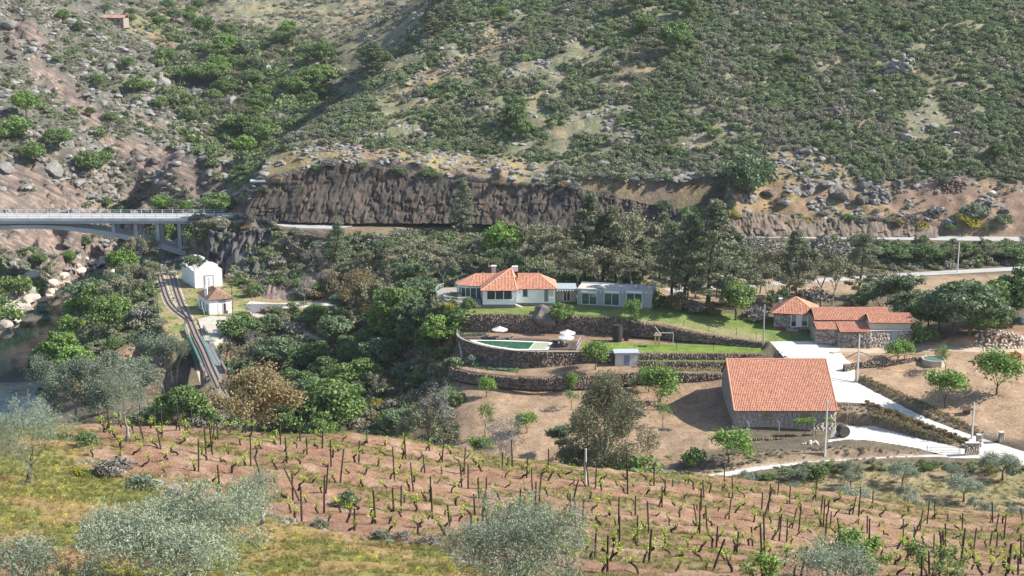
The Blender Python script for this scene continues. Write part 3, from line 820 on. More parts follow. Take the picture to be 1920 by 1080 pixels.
def mk_open(leaf, H=7.0, W=3.0, n=2400, size=.11, bark=BARK_G, kids=(2, 3), depth=4, spread=.55, asp=.6, base=.3, r0=.13, jit=.38, up=.10, th=.25):
    """branching tree whose leaves sit along the twigs"""
    def make(i):
        rng = np.random.default_rng(700 + i * 23 + len(SPEC))
        mb = MB(); top, r = trunk_up(mb, H * base, r0, rng, .14)
        tips = []
        for k in range(4):
            a = k * 1.57 + rng.uniform(-.5, .5)
            limbs(mb, top, (math.cos(a) * spread * 1.2, math.sin(a) * spread * 1.2, 1), H * (1 - base) * th * 1.35, r * .75, depth - 1, rng, spread, 4, up, tips, 3, kids)
        T = np.array([tuple(t) for t in tips]); T[:, :2] *= W / max(1, np.percentile(np.abs(T[:, :2]), 97))
        bl_r = jit
        me_t = mb.mesh('trunk', bark)
        # keep the wood with its leaves when the crown is spread
        k = W / max(1, np.percentile(np.abs(np.array([tuple(t) for t in tips])[:, :2]), 97))
        co = np.array([v.co[:] for v in me_t.vertices]); hi = np.clip((co[:, 2] - H * base) / (H * .2), 0, 1)[:, None]
        co[:, :2] = co[:, :2] * (1 - hi) + co[:, :2] * k * hi
        zt = H / max(co[:, 2].max(), .1)
        co[:, 2] *= zt; T[:, 2] *= zt
        me_t.vertices.foreach_set('co', co.astype(np.float32).ravel()); me_t.update()
        if n:
            j = rng.integers(0, len(T), n); P = T[j] + rng.normal(size=(n, 3)) * bl_r * .5
            kt = rng.uniform(0, 1, len(T))[j]
            V, Fc, tv = leaves(P, rng.normal(size=(n, 3)) * .3 + np.array([0, 0, .4]), size, asp, rng, np.clip(kt * .6 + rng.uniform(0, .4, n), 0, 1))
            cr = mesh_np('crown', V, Fc, LM[leaf], tint=tv)
        else: cr = None
        return (me_t, cr, H)
    return make
species('oak', mk_round('oak'), 4)
species('oak_green', mk_round('green'), 3)
species('teal_tree', mk_round('teal', gap=.18), 3)
species('bright_tree', mk_round('bright', H=6, W=2.8, n=4200, size=.18, gap=.22), 2)
species('bush', mk_bush('oak'), 3)
species('bush_green', mk_bush('green'), 3)
species('bush_teal', mk_bush('teal'), 2)
species('bush_grey', mk_bush('grey', gap=.3), 2)
species('bush_sage', mk_bush('sage', gap=.25), 2)
species('bush_rust', mk_bush('rust', gap=.25), 2)
species('bush_yellow', mk_bush('yellow', gap=.35), 1)
species('pine', mk_pine(), 4)
species('fir', mk_pine('teal', 9.0, 2.2, 4200, .17), 2)
species('scrub_tree', mk_open('brown', 6.5, 2.8, 3800, .115), 3)
species('green_open', mk_open('teal', 6.5, 2.8, 5600, .15, BARK), 3)
species('bare_tree', mk_open('grey', 7.0, 2.0, 2200, .06, BARK_G, (2, 3), 5), 2)
species('orchard', mk_open('bright', 3.6, 1.2, 2900, .11, BARK, (2, 3), 4, .5, .6, .20, .09, .55), 4)
species('sparse_orchard', mk_open('green', 3.6, 1.2, 700, .10, BARK, (2, 3), 3, .5, .6, .3, .07, .5), 2)
species('grove_olive', mk_open('olive', 3.2, 2.0, 6500, .085, BARK, (2, 3), 4, .8, .4, .30, .17, .45, .05), 4)
species('tall_olive', mk_open('sage', 6.5, 2.6, 9000, .11, BARK_G, (2, 3), 4, .7, .35, .32, .16, .6, .06), 2)
def mk_euc(i):
    rng = np.random.default_rng(77); mb = MB(); top, r = trunk_up(mb, 3, .35, rng, .1); bl = []
    for k in range(30):
        t = (k + .5) / 30; a = k * 2.4; rr_ = 6.3 * math.sin(math.pi * min(1, .12 + t * .92)) ** .7 * rng.uniform(.45, 1.0); c = (rr_ * math.cos(a), rr_ * math.sin(a), -.4 + t * 14.0)
        mb.tube([top, top.lerp(Vector(c), .5) + Vector((0, 0, .8)), c], [.12, .08, .03], 4, cap=False); s_ = rng.uniform(1.3, 2.2); bl.append((c, (s_, s_, s_ * 1.1)))
    return (mb.mesh('trunk', BARK_G), crown_mesh('crown', bl, 38000, .17, LM['euc'], 5, .3, .4, .06, -.2), 15)
species('eucalyptus', mk_euc, 1)
species('rust_tree', mk_open('rust', 7, 4.0, 7500, .13, BARK_D, (2, 3), 4, .7, .6, .25, .14, .8, .06), 1)
species('poplar', mk_open('sage', 9, 2.0, 6600, .11, BARK_G, (2, 3), 5, .25, .35, .06, .10, .6, .3), 2)

NTREE = [0]
def tree(kind, px=None, py=None, h=None, label=None, cat='tree', group=None, name=None, world=None, w=1.0, var=None, d0=30, rz=None, sink=0.1):
    """a tree of height h metres whose foot is seen at a photograph pixel (or stands at a world point)"""
    NTREE[0] += 1
    p = world if world is not None else hit(px, py, d0)
    v = SPEC[kind]
    i = NTREE[0] % len(v) if var is None else var % len(v)
    tm, cm, H = v[i]
    s = (h or H) / H
    rr = random.Random(NTREE[0] * 31)
    o = empty(name or kind, (p[0], p[1], p[2] - sink), rr.uniform(0, 6.28) if rz is None else rz, label, cat, group)
    o.scale = (s * w, s * w, s)
    link('stem' if 'bush' in kind else 'trunk', tm, o)
    if cm: link('crown', cm, o)
    return o

# ---------------------------------------------------------------- scattered scrub and stones
LIB = bpy.data.collections.new('scatter_sources')
def lib(name, me):
    o = bpy.data.objects.new(name, me); LIB.objects.link(o); return o
SCRUB_M = leaf_mat('scrub_leaves', (.125, .175, .075), (.24, .295, .145), .75, .15, inst=(.29, .265, .20), spec=.2, rnd=.5)
SCRUBG_M = leaf_mat('lush_leaves', (.11, .165, .055), (.22, .29, .11), .7, .2, inst=(.21, .22, .13), spec=.25, rnd=.4)
def rock_mat(name, c, lich, rnd=.25, inst=True):
    m = mat(name, c, .9, .25, .3, 1.6, .06, 3, dirt=lich, dirt_s=1.1, rnd=rnd, coords='Object')
    return m
ROCK = rock_mat('grey_rock', (.24, .225, .205), (.12, .115, .10))
ROCK_W = rock_mat('river_rock', (.52, .44, .37), (.33, .27, .22))
ROCK_D = rock_mat('dark_rock', (.125, .11, .10), (.22, .17, .13))
ROCK_R = rock_mat('brown_stone', (.22, .16, .12), (.11, .09, .075))
def rock_mesh(name, seed, m, sub=2, sq=(1, .8, .6), rough=.35, facet=True):
    import bmesh
    bm = bmesh.new(); bmesh.ops.create_icosphere(bm, subdivisions=sub, radius=1)
    rng = np.random.default_rng(seed)
    # chop with random planes, then jitter
    for _ in range(9):
        n = Vector(rng.normal(size=3)).normalized(); d = rng.uniform(.5, .85)
        for v in bm.verts:
            k = v.co.dot(n)
            if k > d: v.co -= n * (k - d)
    for v in bm.verts:
        v.co += Vector(rng.normal(size=3)) * rough * .12
        v.co = Vector((v.co.x * sq[0], v.co.y * sq[1], v.co.z * sq[2]))
    me = bpy.data.meshes.new(name); bm.to_mesh(me); bm.free(); me.materials.append(m)
    return me
def scrub_mesh(name, seed, m, n=150, size=.16, H=1.25):
    rng = np.random.default_rng(seed)
    bl = bumpy(rng, 9, 1.0, H * .55, H * .4, .42, -.2)
    return crown_mesh(name, bl, n, size, m, seed, .75, .18, .05)
SRC = {'scrub': [lib('scrub', scrub_mesh('scrub', 40 + i, SCRUB_M, 320, .125)) for i in range(5)],
       'lush': [lib('lush', scrub_mesh('lush', 60 + i, SCRUBG_M, 260, .15, 1.1)) for i in range(4)],
       'rock': [lib('rock', rock_mesh('rock', 80 + i, ROCK)) for i in range(6)],
       'riverrock': [lib('riverrock', rock_mesh('riverrock', 90 + i, ROCK_W, sq=(1, .7, .55))) for i in range(5)],
       'brownrock': [lib('brownrock', rock_mesh('brownrock', 100 + i, ROCK_R)) for i in range(5)]}
def src_coll(key):
    c = bpy.data.collections.get('src_' + key)
    if not c:
        c = bpy.data.collections.new('src_' + key)
        for o in SRC[key]: c.objects.link(o)
    return c
def gn_instances(name, key, P, scl, rot, hue, cat_label=None):
    me = bpy.data.meshes.new(name)
    me.vertices.add(len(P)); me.vertices.foreach_set('co', np.asarray(P, np.float32).ravel())
    def att(nm, t, data, fld):
        a = me.attributes.new(nm, t, 'POINT'); a.data.foreach_set(fld, np.asarray(data, np.float32).ravel())
    att('scl', 'FLOAT_VECTOR', scl, 'vector'); att('rot', 'FLOAT_VECTOR', rot, 'vector'); att('hue', 'FLOAT', hue, 'value')
    o = bpy.data.objects.new(name, me); COL.objects.link(o); o['kind'] = 'stuff'
    ng = bpy.data.node_groups.new(name, 'GeometryNodeTree')
    ng.interface.new_socket('Geometry', in_out='INPUT', socket_type='NodeSocketGeometry')
    ng.interface.new_socket('Geometry', in_out='OUTPUT', socket_type='NodeSocketGeometry')
    N = ng.nodes.new; L = ng.links.new
    gi = N('NodeGroupInput'); go = N('NodeGroupOutput')
    ip = N('GeometryNodeInstanceOnPoints'); ci = N('GeometryNodeCollectionInfo')
    ci.inputs['Collection'].default_value = src_coll(key); ci.inputs['Separate Children'].default_value = True; ci.inputs['Reset Children'].default_value = True
    ip.inputs['Pick Instance'].default_value = True
    a1 = N('GeometryNodeInputNamedAttribute'); a1.data_type = 'FLOAT_VECTOR'; a1.inputs[0].default_value = 'scl'
    a2 = N('GeometryNodeInputNamedAttribute'); a2.data_type = 'FLOAT_VECTOR'; a2.inputs[0].default_value = 'rot'
    rv = N('FunctionNodeRandomValue'); rv.data_type = 'INT'
    rv.inputs[4].default_value = 0; rv.inputs[5].default_value = 50
    er = N('FunctionNodeEulerToRotation')
    L(gi.outputs[0], ip.inputs['Points']); L(ci.outputs[0], ip.inputs['Instance'])
    L(rv.outputs[2], ip.inputs['Instance Index']); L(a2.outputs[0], er.inputs[0]); L(er.outputs[0], ip.inputs['Rotation']); L(a1.outputs[0], ip.inputs['Scale'])
    L(ip.outputs[0], go.inputs[0])
    md = o.modifiers.new('scatter', 'NODES'); md.node_group = ng
    return o
_area = np.zeros(GX.shape)
_area[:-1, :-1] = (GX[1:, :-1] - GX[:-1, :-1]) * (GY[:-1, 1:] - GY[:-1, :-1])
_area *= np.clip(np.sqrt(1 + slope ** 2), 1, 6)
def scatter(name, key, mask, dens, s0, s1, seed=1, power=2.0, flat=1.0, hue=(0, 1), tilt=.25, huemap=None, sink=.15, fov=(-200, 2130)):
    rng = np.random.default_rng(seed)
    wgt = np.clip(mask, 0, None) * _area * ((GPX > fov[0]) & (GPX < fov[1]))
    tot = wgt.sum(); n = int(tot * dens)
    if n < 1: return None
    cdf = np.cumsum(wgt.ravel()); k = np.searchsorted(cdf, rng.uniform(0, tot, n)); i, j = np.unravel_index(k, GX.shape)
    y = DD[j] + rng.uniform(0, 1, n) * (DD[np.minimum(j + 1, len(DD) - 1)] - DD[j])
    x = (UU[i] + rng.uniform(0, 1, n) * (UU[1] - UU[0])) * y
    z = ground_z(x, y)
    s = s0 + (s1 - s0) * rng.uniform(0, 1, n) ** power
    scl = np.stack([s * rng.uniform(.8, 1.25, n), s * rng.uniform(.8, 1.25, n), s * flat * rng.uniform(.75, 1.2, n)], 1)
    rot = np.stack([rng.normal(0, tilt, n), rng.normal(0, tilt, n), rng.uniform(0, 6.28, n)], 1)
    h = rng.uniform(hue[0], hue[1], n)
    if huemap is not None: h = np.clip(h * .5 + huemap[i, j] * .8, 0, 1)
    return gn_instances(name, key, np.stack([x, y, z - sink * s], 1), scl, rot, h)
# ---------------------------------------------------------------- river, scrub, stones
def water_material():
    m = bpy.data.materials.new('river_water'); m.use_nodes = True
    nt = m.node_tree; b = nt.nodes['Principled BSDF']; L = nt.links.new
    b.inputs['Base Color'].default_value = (.012, .022, .022, 1); b.inputs['Roughness'].default_value = .06
    b.inputs['IOR'].default_value = 1.33; b.inputs['Specular IOR Level'].default_value = .32
    g = nt.nodes.new('ShaderNodeNewGeometry'); n = nt.nodes.new('ShaderNodeTexNoise'); n.inputs['Scale'].default_value = .55; n.inputs['Detail'].default_value = 4
    bp = nt.nodes.new('ShaderNodeBump'); bp.inputs['Distance'].default_value = .03; bp.inputs['Strength'].default_value = .6
    L(g.outputs['Position'], n.inputs['Vector']); L(n.outputs[0], bp.inputs['Height']); L(bp.outputs[0], b.inputs['Normal'])
    return m
mb = MB(); mb.add([(-260, 225, 0), (-62, 225, 0), (-62, 520, 0), (-260, 520, 0)], [(0, 1, 2, 3)])
o = mb.obj('river', water_material()); o['kind'] = 'structure'
hs_ = 412 - 18 * sstep(.02, .07, GU) - 8 * sstep(.16, .23, GU); hill = sstep(hs_, hs_ + 12, GD) * np.maximum(sstep(-.195, -.175, GU), 0)
hill = np.where(GD > 455, np.maximum(hill, (GH > 3) * sstep(-.20, -.19, GU)), hill)
nearhill = hill * (GD < 640)
cl = fbm(GX / 7, GY / 7, 91, 4); cl2 = fbm(GX / 25, GY / 25, 93, 3)
hm = nearhill * (1 - drym * .85) * (1 - sstep(.8, 1.5, steep)) * sstep(.36, .50, cl * .6 + cl2 * .4)
hm = hm * (GD > 392)
scatter('scrub', 'scrub', hm, 1.0, .35, 1.5, 1, 1.9, 1.1, (0, .6), huemap=sstep(.45, .7, fbm(GX / 11, GY / 11, 95, 4)) * .9)
scatter('lush_scrub', 'lush', hm * sstep(.42, .58, cl), .26, .7, 1.9, 2, 1.4, .85, (0, .8))
scatter('stones', 'rock', nearhill * (.16 + sstep(.52, .70, fbm(GX / 10, GY / 10, 97, 4)) * 1.2 + drym * .8), .5, .25, 1.7, 3, 2.8, .85)
# dry strip and rocky bank on the right
dr = np.clip(drym + rbk, 0, 1) * (GD > 378) * (GD < 470)
scatter('bank_scrub', 'scrub', dr * sstep(.45, .6, cl), .28, .3, 1.1, 4, 1.8, .8, (.2, 1))
scatter('station_weeds', 'lush', station_m * (GD > 325) * (1 - sstep(.45, .6, 1 - med)) , .35, .12, .45, 41, 2, .8, (0, 1))
scatter('bank_stones', 'rock', dr * sstep(.42, .60, fbm(GX / 6, GY / 6, 99, 3)), .7, .25, 1.7, 5, 2.6, .75)
# left hill
lh = leftm * (GH > 3.5) * (GD < 680) * (1 - np.maximum(slabm, slab0 * .8) * .95)
scatter('left_scrub', 'scrub', lh * sstep(.36, .56, cl), .34, .4, 1.6, 6, 1.8, .85, (.3, 1))
scatter('left_green_scrub', 'lush', lh * sstep(.55, .68, cl2), .10, .7, 2.4, 7, 1.5, .9, (0, .8))
scatter('left_stones', 'rock', lh * (.35 + sstep(.42, .6, fbm(GX / 8, GY / 8, 101, 4))), .30, .3, 2.6, 8, 2.8, .85)
# river banks
rb = (GD > 372) * (GU < -.255) * sstep(.1, .6, GH) * (1 - sstep(3.0, 6.5, GH + (med - .5) * 4)) * (GD < 470)
scatter('river_boulders', 'riverrock', rb, .16, .6, 3.4, 9, 2.2, .8, tilt=.35)
# far side valley and hills
far = (GD > 600) * (GD < 1250) * (GH > 2)
fcl = fbm(GX / 16, GY / 16, 103, 4)
valley = pmask([(270, 60), (420, 60), (620, 90), (640, 190), (560, 240), (470, 330), (420, 400), (330, 240), (300, 120)], 480, 1100, 14)
scatter('far_scrub', 'scrub', far * sstep(.40, .55, fcl) * (1 - drym), .075, .9, 2.6, 10, 1.6, .8, (.55, 1))
scatter('far_stones', 'rock', far * sstep(.40, .55, fbm(GX / 12, GY / 12, 105, 3)), .05, .7, 2.8, 11, 2.5, .8)
scatter('valley_thicket', 'lush', valley * sstep(.36, .5, fbm(GX / 10, GY / 10, 107, 3)), .055, 1.5, 4.2, 12, 1.5, 1.1, (0, .7))
# rough ground between house and railway, ravine
rough = mid * (GD > 205) * (1 - station_m) * (GH > .6) * (1 - pathmask(RD_TOP, 4.2)) * (1 - pathmask(PATH_ST, 2))
rough = rough * (1 - pmask([(460, 407), (720, 404), (780, 436), (700, 445), (560, 450), (520, 432), (480, 426)], 340, 420, 3))
rough = rough * (1 - pmask([(330, 600), (440, 600), (450, 760), (340, 760)], 260, 345, 4))
scatter('thicket', 'lush', rough * sstep(.34, .52, cl), .24, .6, 2.2, 13, 1.6, 1.0, (0, 1))
scatter('grey_thicket', 'scrub', rough * sstep(.40, .55, fbm(GX / 6, GY / 6, 109, 3)), .30, .5, 1.9, 14, 1.6, 1.0, (.4, 1))
back = pmask([(700, 440), (860, 430), (1100, 440), (1400, 450), (1960, 455), (1960, 495), (1600, 510), (1250, 535), (1200, 560), (860, 545), (760, 560), (690, 500)], 300, 398, 5)
back = back * (1 - pathmask(RD_TOP, 4.4)) * (1 - pathmask(RD_LOW, 3.2)) * (1 - wmask(TL))
scatter('roadside_thicket', 'lush', back * sstep(.30, .5, cl), .16, .6, 2.0, 15, 1.5, 1.0, (.1, 1))
scatter('roadside_grey_thicket', 'scrub', back * sstep(.35, .5, cl2), .20, .5, 1.8, 16, 1.5, 1.0, (.3, 1))
sp_ = pmask([(960, 322), (1180, 300), (1420, 290), (1400, 400), (1250, 388), (1120, 362), (1000, 345)], 384, 430, 6)
scatter('slope_scrub', 'scrub', sp_ * sstep(.35, .55, cl), .55, .4, 1.6, 51, 1.6, 1.1, (.1, .9))
scatter('slope_stones', 'rock', sp_ * sstep(.3, .5, fin), .5, .3, 1.9, 52, 2.4, .8)
scatter('rubble', 'brownrock', pmask([(170, 660), (250, 630), (330, 650), (340, 720), (280, 760), (180, 720)], 250, 380, 6) + pmask([(405, 655), (430, 640), (470, 700), (430, 740)], 250, 350, 4) + pmask([(620, 430), (720, 440), (700, 480), (620, 470)], 330, 410, 6) * .3, .7, .25, 1.0, 17, 2, .8)
# banks, dry field edges
bk = 0
for a_ in ([(1605, 724), (1700, 764), (1840, 822), (1850, 810), (1700, 743), (1620, 703)], [(1400, 884), (1560, 870), (1740, 856), (1720, 843), (1560, 838), (1380, 850), (1270, 860), (1280, 905)],
           [(1570, 762), (1640, 766), (1735, 802), (1810, 830), (1800, 842), (1680, 812), (1570, 796)], [(690, 690), (760, 650), (850, 625), (862, 690), (860, 740), (740, 760)]):
    bk = np.maximum(bk, pmask(a_, 205, 320, 2))
bk = bk * (1 - wmask(YARD)) * (1 - wmask(APRON)) * (1 - pathmask(LOWP, 1.4))
scatter('bank_weeds', 'scrub', bk, 1.6, .12, .5, 18, 1.5, .8, (.5, 1))
rowg = pmask([(1390, 905), (1480, 880), (1650, 868), (1960, 878), (1960, 900), (1800, 884), (1650, 885), (1500, 895)], 190, 240, 3)
scatter('roadside_growth', 'lush', rowg * (1 - pathmask(LOWP, 1.6)) * (1 - wmask(YARD)), .8, .3, 1.0, 19, 1.5, .9, (0, 1))
# ---------------------------------------------------------------- laid surfaces
from mathutils.geometry import delaunay_2d_cdt
CONC = mat('pale_concrete', (.57, .545, .49), .9, .3, .09, .4, .01, 3, dirt=(.47, .43, .37), dirt_s=.22)
ROADM = mat('road_surface', (.40, .385, .36), .92, .2, .1, .6, .01, 4, dirt=(.33, .30, .27), dirt_s=.3)
ASPH = mat('worn_asphalt', (.16, .16, .165), .9, .25, .12, .8, .01, 4)
DIRTM = mat('trodden_earth', (.46, .37, .27), .95, .1, .15, .8, .02, 4, dirt=(.36, .27, .18), dirt_s=.4)
def sheet(name, Q, m, lift=.05, step=1.2, kind='structure', label=None):
    Q = [Vector(q[:2]) for q in Q]
    X = [q.x for q in Q]; Y = [q.y for q in Q]
    # refine the outline
    B = []
    for i in range(len(Q)):
        a, b = Q[i], Q[(i + 1) % len(Q)]; n = max(1, int((b - a).length / step))
        B += [a.lerp(b, k / n) for k in range(n)]
    gx, gy = np.meshgrid(np.arange(min(X), max(X), step), np.arange(min(Y), max(Y), step))
    ins = poly_sd([tuple(q) for q in Q], gx, gy) > step * .35
    I = [Vector((a, b)) for a, b in zip(gx[ins], gy[ins])]
    V, E, Fc, *_ = delaunay_2d_cdt(B + I, [], [list(range(len(B)))], 1, 1e-4)
    z = ground_z([v.x for v in V], [v.y for v in V]) + lift
    me = bpy.data.meshes.new(name); me.from_pydata([(v.x, v.y, float(q)) for v, q in zip(V, z)], [], [tuple(f) for f in Fc])
    me.materials.append(m); me.polygons.foreach_set('use_smooth', [True] * len(me.polygons)); me.update()
    if me.polygons and me.polygons[0].normal.z < 0: me.flip_normals()
    return tag(link(name, me), kind=kind)
def resample(Q, step):
    Q = [Vector(q) for q in Q]; out = [Q[0]]
    for a, b in zip(Q, Q[1:]):
        n = max(1, int(round((b - a).length / step)))
        out += [a.lerp(b, k / n) for k in range(1, n + 1)]
    return out
def smooth_line(Q, step=2.0):
    """Catmull-Rom through the points"""
    Q = [Vector(q) for q in Q]; P = [2 * Q[0] - Q[1]] + Q + [2 * Q[-1] - Q[-2]]; out = []
    for i in range(1, len(P) - 2):
        n = max(1, int((P[i + 1] - P[i]).length / step))
        for k in range(n):
            t = k / n
            out.append(.5 * ((2 * P[i]) + (P[i + 1] - P[i - 1]) * t + (2 * P[i - 1] - 5 * P[i] + 4 * P[i + 1] - P[i + 2]) * t * t + (3 * P[i] - P[i - 1] - 3 * P[i + 1] + P[i + 2]) * t ** 3))
    return out + [Q[-1]]
def ribbon(name, Q, hw, m, lift=.05, step=1.5, kind='structure', use_z=False, parent=None, thick=0):
    Q = resample(Q, step); V = []; Fc = []
    W = hw if hasattr(hw, '__len__') else (-hw, hw)
    offs = np.linspace(W[0], W[1], 4)
    for i, p in enumerate(Q):
        d = Q[min(i + 1, len(Q) - 1)] - Q[max(i - 1, 0)]; n = Vector((-d.y, d.x, 0)).normalized()
        for o_ in offs:
            q = p + n * float(o_)
            V.append((q.x, q.y, (p.z if use_z else gz(q.x, q.y)) + lift))
    for i in range(len(Q) - 1):
        for k in range(3): Fc.append((4 * i + k + 1, 4 * i + k, 4 * i + 4 + k, 4 * i + 5 + k))
    me = bpy.data.meshes.new(name); me.from_pydata(V, [], Fc); me.materials.append(m); me.update()
    if me.polygons[0].normal.z < 0: me.flip_normals()
    return tag(link(name, me, parent), kind=kind)
ribbon('road', RD_TOP, 3.1, ROADM, .05)
sheet('road_layby', [pZ(*p, 25.5) for p in [(495, 416.5), (530, 425), (570, 428.5), (640, 429), (700, 414.5), (640, 414)]], ROADM, .07)
ribbon('lower_road', RD_LOW, 1.9, ROADM, .05)
sheet('concrete_yard', YARD, CONC, .06)
sheet('concrete_apron', APRON, CONC, .06)
ribbon('drain_channel', [Vector(pZ(1553, 719, 21.4)), Vector(pZ(1603, 717.5, 21.4))], .12, ASPH, .085, .8)
ribbon('lower_path', LOWP, .9, CONC, .05)
ribbon('dirt_track', DIRT, 2.0, DIRTM, .04)
sheet('station_road', [pZ(*p, 13) for p in [(455, 573), (480, 584.5), (540, 578), (640, 574), (640, 567), (560, 567.5), (520, 569), (470, 565)]], mat('station_paving', (.55, .50, .43), .9, .2, .12, .5), .05)
sheet('asphalt_patch', [pZ(*p, 13) for p in [(456, 571), (474, 587), (500, 583), (548, 571), (500, 570)]], ASPH, .09)

# ---------------------------------------------------------------- rock faces
def rock_face(name, base, top, m, amp=1.6, nu=220, nv=26, seed=1, out=.9, block=3.2):
    """a jointed cliff between two lines in the world"""
    def along(L, t):
        L = np.array(L); s = np.r_[0, np.cumsum(np.linalg.norm(np.diff(L[:, :2], axis=0), axis=1))]; s /= s[-1]
        return np.stack([np.interp(t, s, L[:, i]) for i in range(3)], 1)
    t = np.linspace(0, 1, nu); B = along(base, t); T = along(top, t)
    v = np.linspace(-.08, 1.0, nv)[None, :, None]
    P = B[:, None] * (1 - v) + T[:, None] * v
    s = (t * np.linalg.norm(np.diff(B[:, :2], axis=0), axis=1).sum())[:, None] * np.ones((1, nv)); h = P[..., 2]
    w1 = fbm(s / 8, h / 7, seed, 4); jx = s + 1.2 * fbm(s / 3, h / 3, seed + 31, 2); jz = h + 1.2 * fbm(s / 3, h / 3, seed + 32, 2)
    w2 = .6 * _hash(np.floor(jx / block), np.floor(jz / (block * .8)), seed + 3) + .4 * _hash(np.floor(jx / block * 2.3), np.floor(jz / block * 2.1), seed + 4); w3 = fbm(s / 1.1, h / 1.1, seed + 5, 3)
    cr = np.abs(fbm(s / 2.2, h / 4, seed + 8, 3) - .5)
    dsp = out + amp * ((w1 - .5) * 2.4 + (w2 - .5) * 1.8 + (w3 - .5) * .8 - .9 * (cr < .035))
    dsp = dsp * (np.clip(np.minimum(np.arange(nu), np.arange(nu)[::-1]) / 6, 0, 1)[:, None])
    P = P.copy(); P[..., 1] -= dsp; P[..., 2] += (w2 - .5) * .8 * (v[..., 0] > .9) + (w3 - .5) * .5
    back = P[:, -1] + np.array([0, 3.5, -1.2]); P = np.concatenate([P, back[:, None]], 1); nv += 1
    i = np.arange(nu - 1)[:, None] * nv + np.arange(nv - 1)[None]
    q = np.stack([i, i + nv, i + nv + 1, i + 1], -1).reshape(-1, 4)
    o = link(name, mesh_np(name, P.reshape(-1, 3), q, m)); o['kind'] = 'structure'
    return o
CLIFF = mat('cliff_rock', (.07, .06, .05), .92, .2, .35, .35, .15, 1.2, dirt=(.16, .115, .085), dirt_s=.09, stretch=(1, 1, .6))
CLIFF_D = mat('cutting_rock', (.10, .09, .088), .92, .2, .35, .4, .15, 1.2, dirt=(.19, .15, .13), dirt_s=.2, stretch=(1, 1, .4))
base = [pD(x, y, d) for x, y, d in [(455, 404, 402), (520, 408, 402), (600, 409, 400), (700, 410, 399), (800, 411, 397), (900, 414, 394), (1000, 418, 390), (1100, 422, 386), (1200, 428, 382), (1300, 436, 379), (1370, 439, 378)]]
top = [pD(x, y, d) for x, y, d in [(485, 352, 408), (540, 330, 410), (575, 316, 411), (640, 305, 412), (700, 310, 411), (780, 320, 409), (850, 336, 406), (900, 343, 404), (1000, 343, 400), (1060, 346, 398), (1130, 360, 393), (1220, 383, 388), (1300, 393, 386), (1365, 392, 384)]]
rock_face('cliff', base, top, CLIFF, .7, 620, 46, 5, .8, 4.6)
rock_face('cutting_face', [pD(x, y, d) for x, y, d in [(1370, 437, 377), (1450, 440, 375.5), (1600, 441, 374.5), (1700, 441, 374), (1760, 442, 373.5)]],
          [pD(x, y, d) for x, y, d in [(1360, 396, 384), (1420, 398, 384), (1500, 405, 383), (1600, 412, 381), (1700, 412, 380), (1760, 420, 379)]], mat('bank_rock', (.19, .145, .105), .92, .2, .35, .4, .12, 1.2, dirt=(.12, .105, .09), dirt_s=.25), .8, 260, 20, 11, .6, 3.0)
rock_face('abutment_crag', [pD(x, y, d) for x, y, d in [(384, 486, 398), (410, 512, 391), (440, 524, 385), (480, 532, 381), (520, 528, 383), (556, 498, 390)]],
          [pD(x, y, d) for x, y, d in [(392, 428, 401), (420, 436, 399), (450, 434, 398), (485, 426, 399), (520, 428, 399), (556, 440, 396)]], CLIFF_D, 2.2, 90, 22, 17, 1.4, 3.4)
rock_face('lower_crag', [pD(x, y, d) for x, y, d in [(462, 562, 362), (500, 566, 359), (560, 568, 358), (625, 566, 359)]],
          [pD(x, y, d) for x, y, d in [(480, 532, 372), (510, 512, 378), (560, 506, 380), (620, 512, 374)]], mat('crag_rock', (.22, .165, .14), .92, .2, .35, .5, .12, 1.5, dirt=(.10, .085, .08), dirt_s=.3), 1.6, 60, 14, 23, .8, 2.0)

# ---------------------------------------------------------------- dry stone walls
def stone_mat(name, c1, c2, v=.2):
    m = bpy.data.materials.new(name); m.use_nodes = True
    nt = m.node_tree; L = nt.links.new; b = nt.nodes['Principled BSDF']
    b.inputs['Roughness'].default_value = .92; b.inputs['Specular IOR Level'].default_value = .2
    at = nt.nodes.new('ShaderNodeAttribute'); at.attribute_name = 'tint'
    cr = nt.nodes.new('ShaderNodeMix'); cr.data_type = 'RGBA'; cr.inputs[6].default_value = (*c1, 1); cr.inputs[7].default_value = (*c2, 1)
    L(at.outputs['Fac'], cr.inputs[0])
    g = nt.nodes.new('ShaderNodeNewGeometry'); n = nt.nodes.new('ShaderNodeTexNoise'); n.inputs['Scale'].default_value = 2.5; n.inputs['Detail'].default_value = 6
    L(g.outputs['Position'], n.inputs['Vector'])
    mr = nt.nodes.new('ShaderNodeMapRange'); mr.inputs[1].default_value = .3; mr.inputs[2].default_value = .7; mr.inputs[3].default_value = 1 - v; mr.inputs[4].default_value = 1 + v
    L(n.outputs[0], mr.inputs[0])
    vs = nt.nodes.new('ShaderNodeVectorMath'); vs.operation = 'SCALE'; L(cr.outputs[2], vs.inputs[0]); L(mr.outputs[0], vs.inputs['Scale']); L(vs.outputs[0], b.inputs['Base Color'])
    return m
WALLST = stone_mat('dry_stone', (.085, .065, .05), (.27, .205, .155))
HOUSEST = stone_mat('granite_masonry', (.16, .13, .11), (.46, .39, .32))
BARNST = stone_mat('plastered_masonry', (.33, .28, .235), (.385, .33, .275), .22)
EARTHW = mat('wall_core', (.07, .055, .045), .95, .1, .2, 2)
MORTAR = mat('mortar', (.30, .26, .215), .95, .1, .2, 1.5)
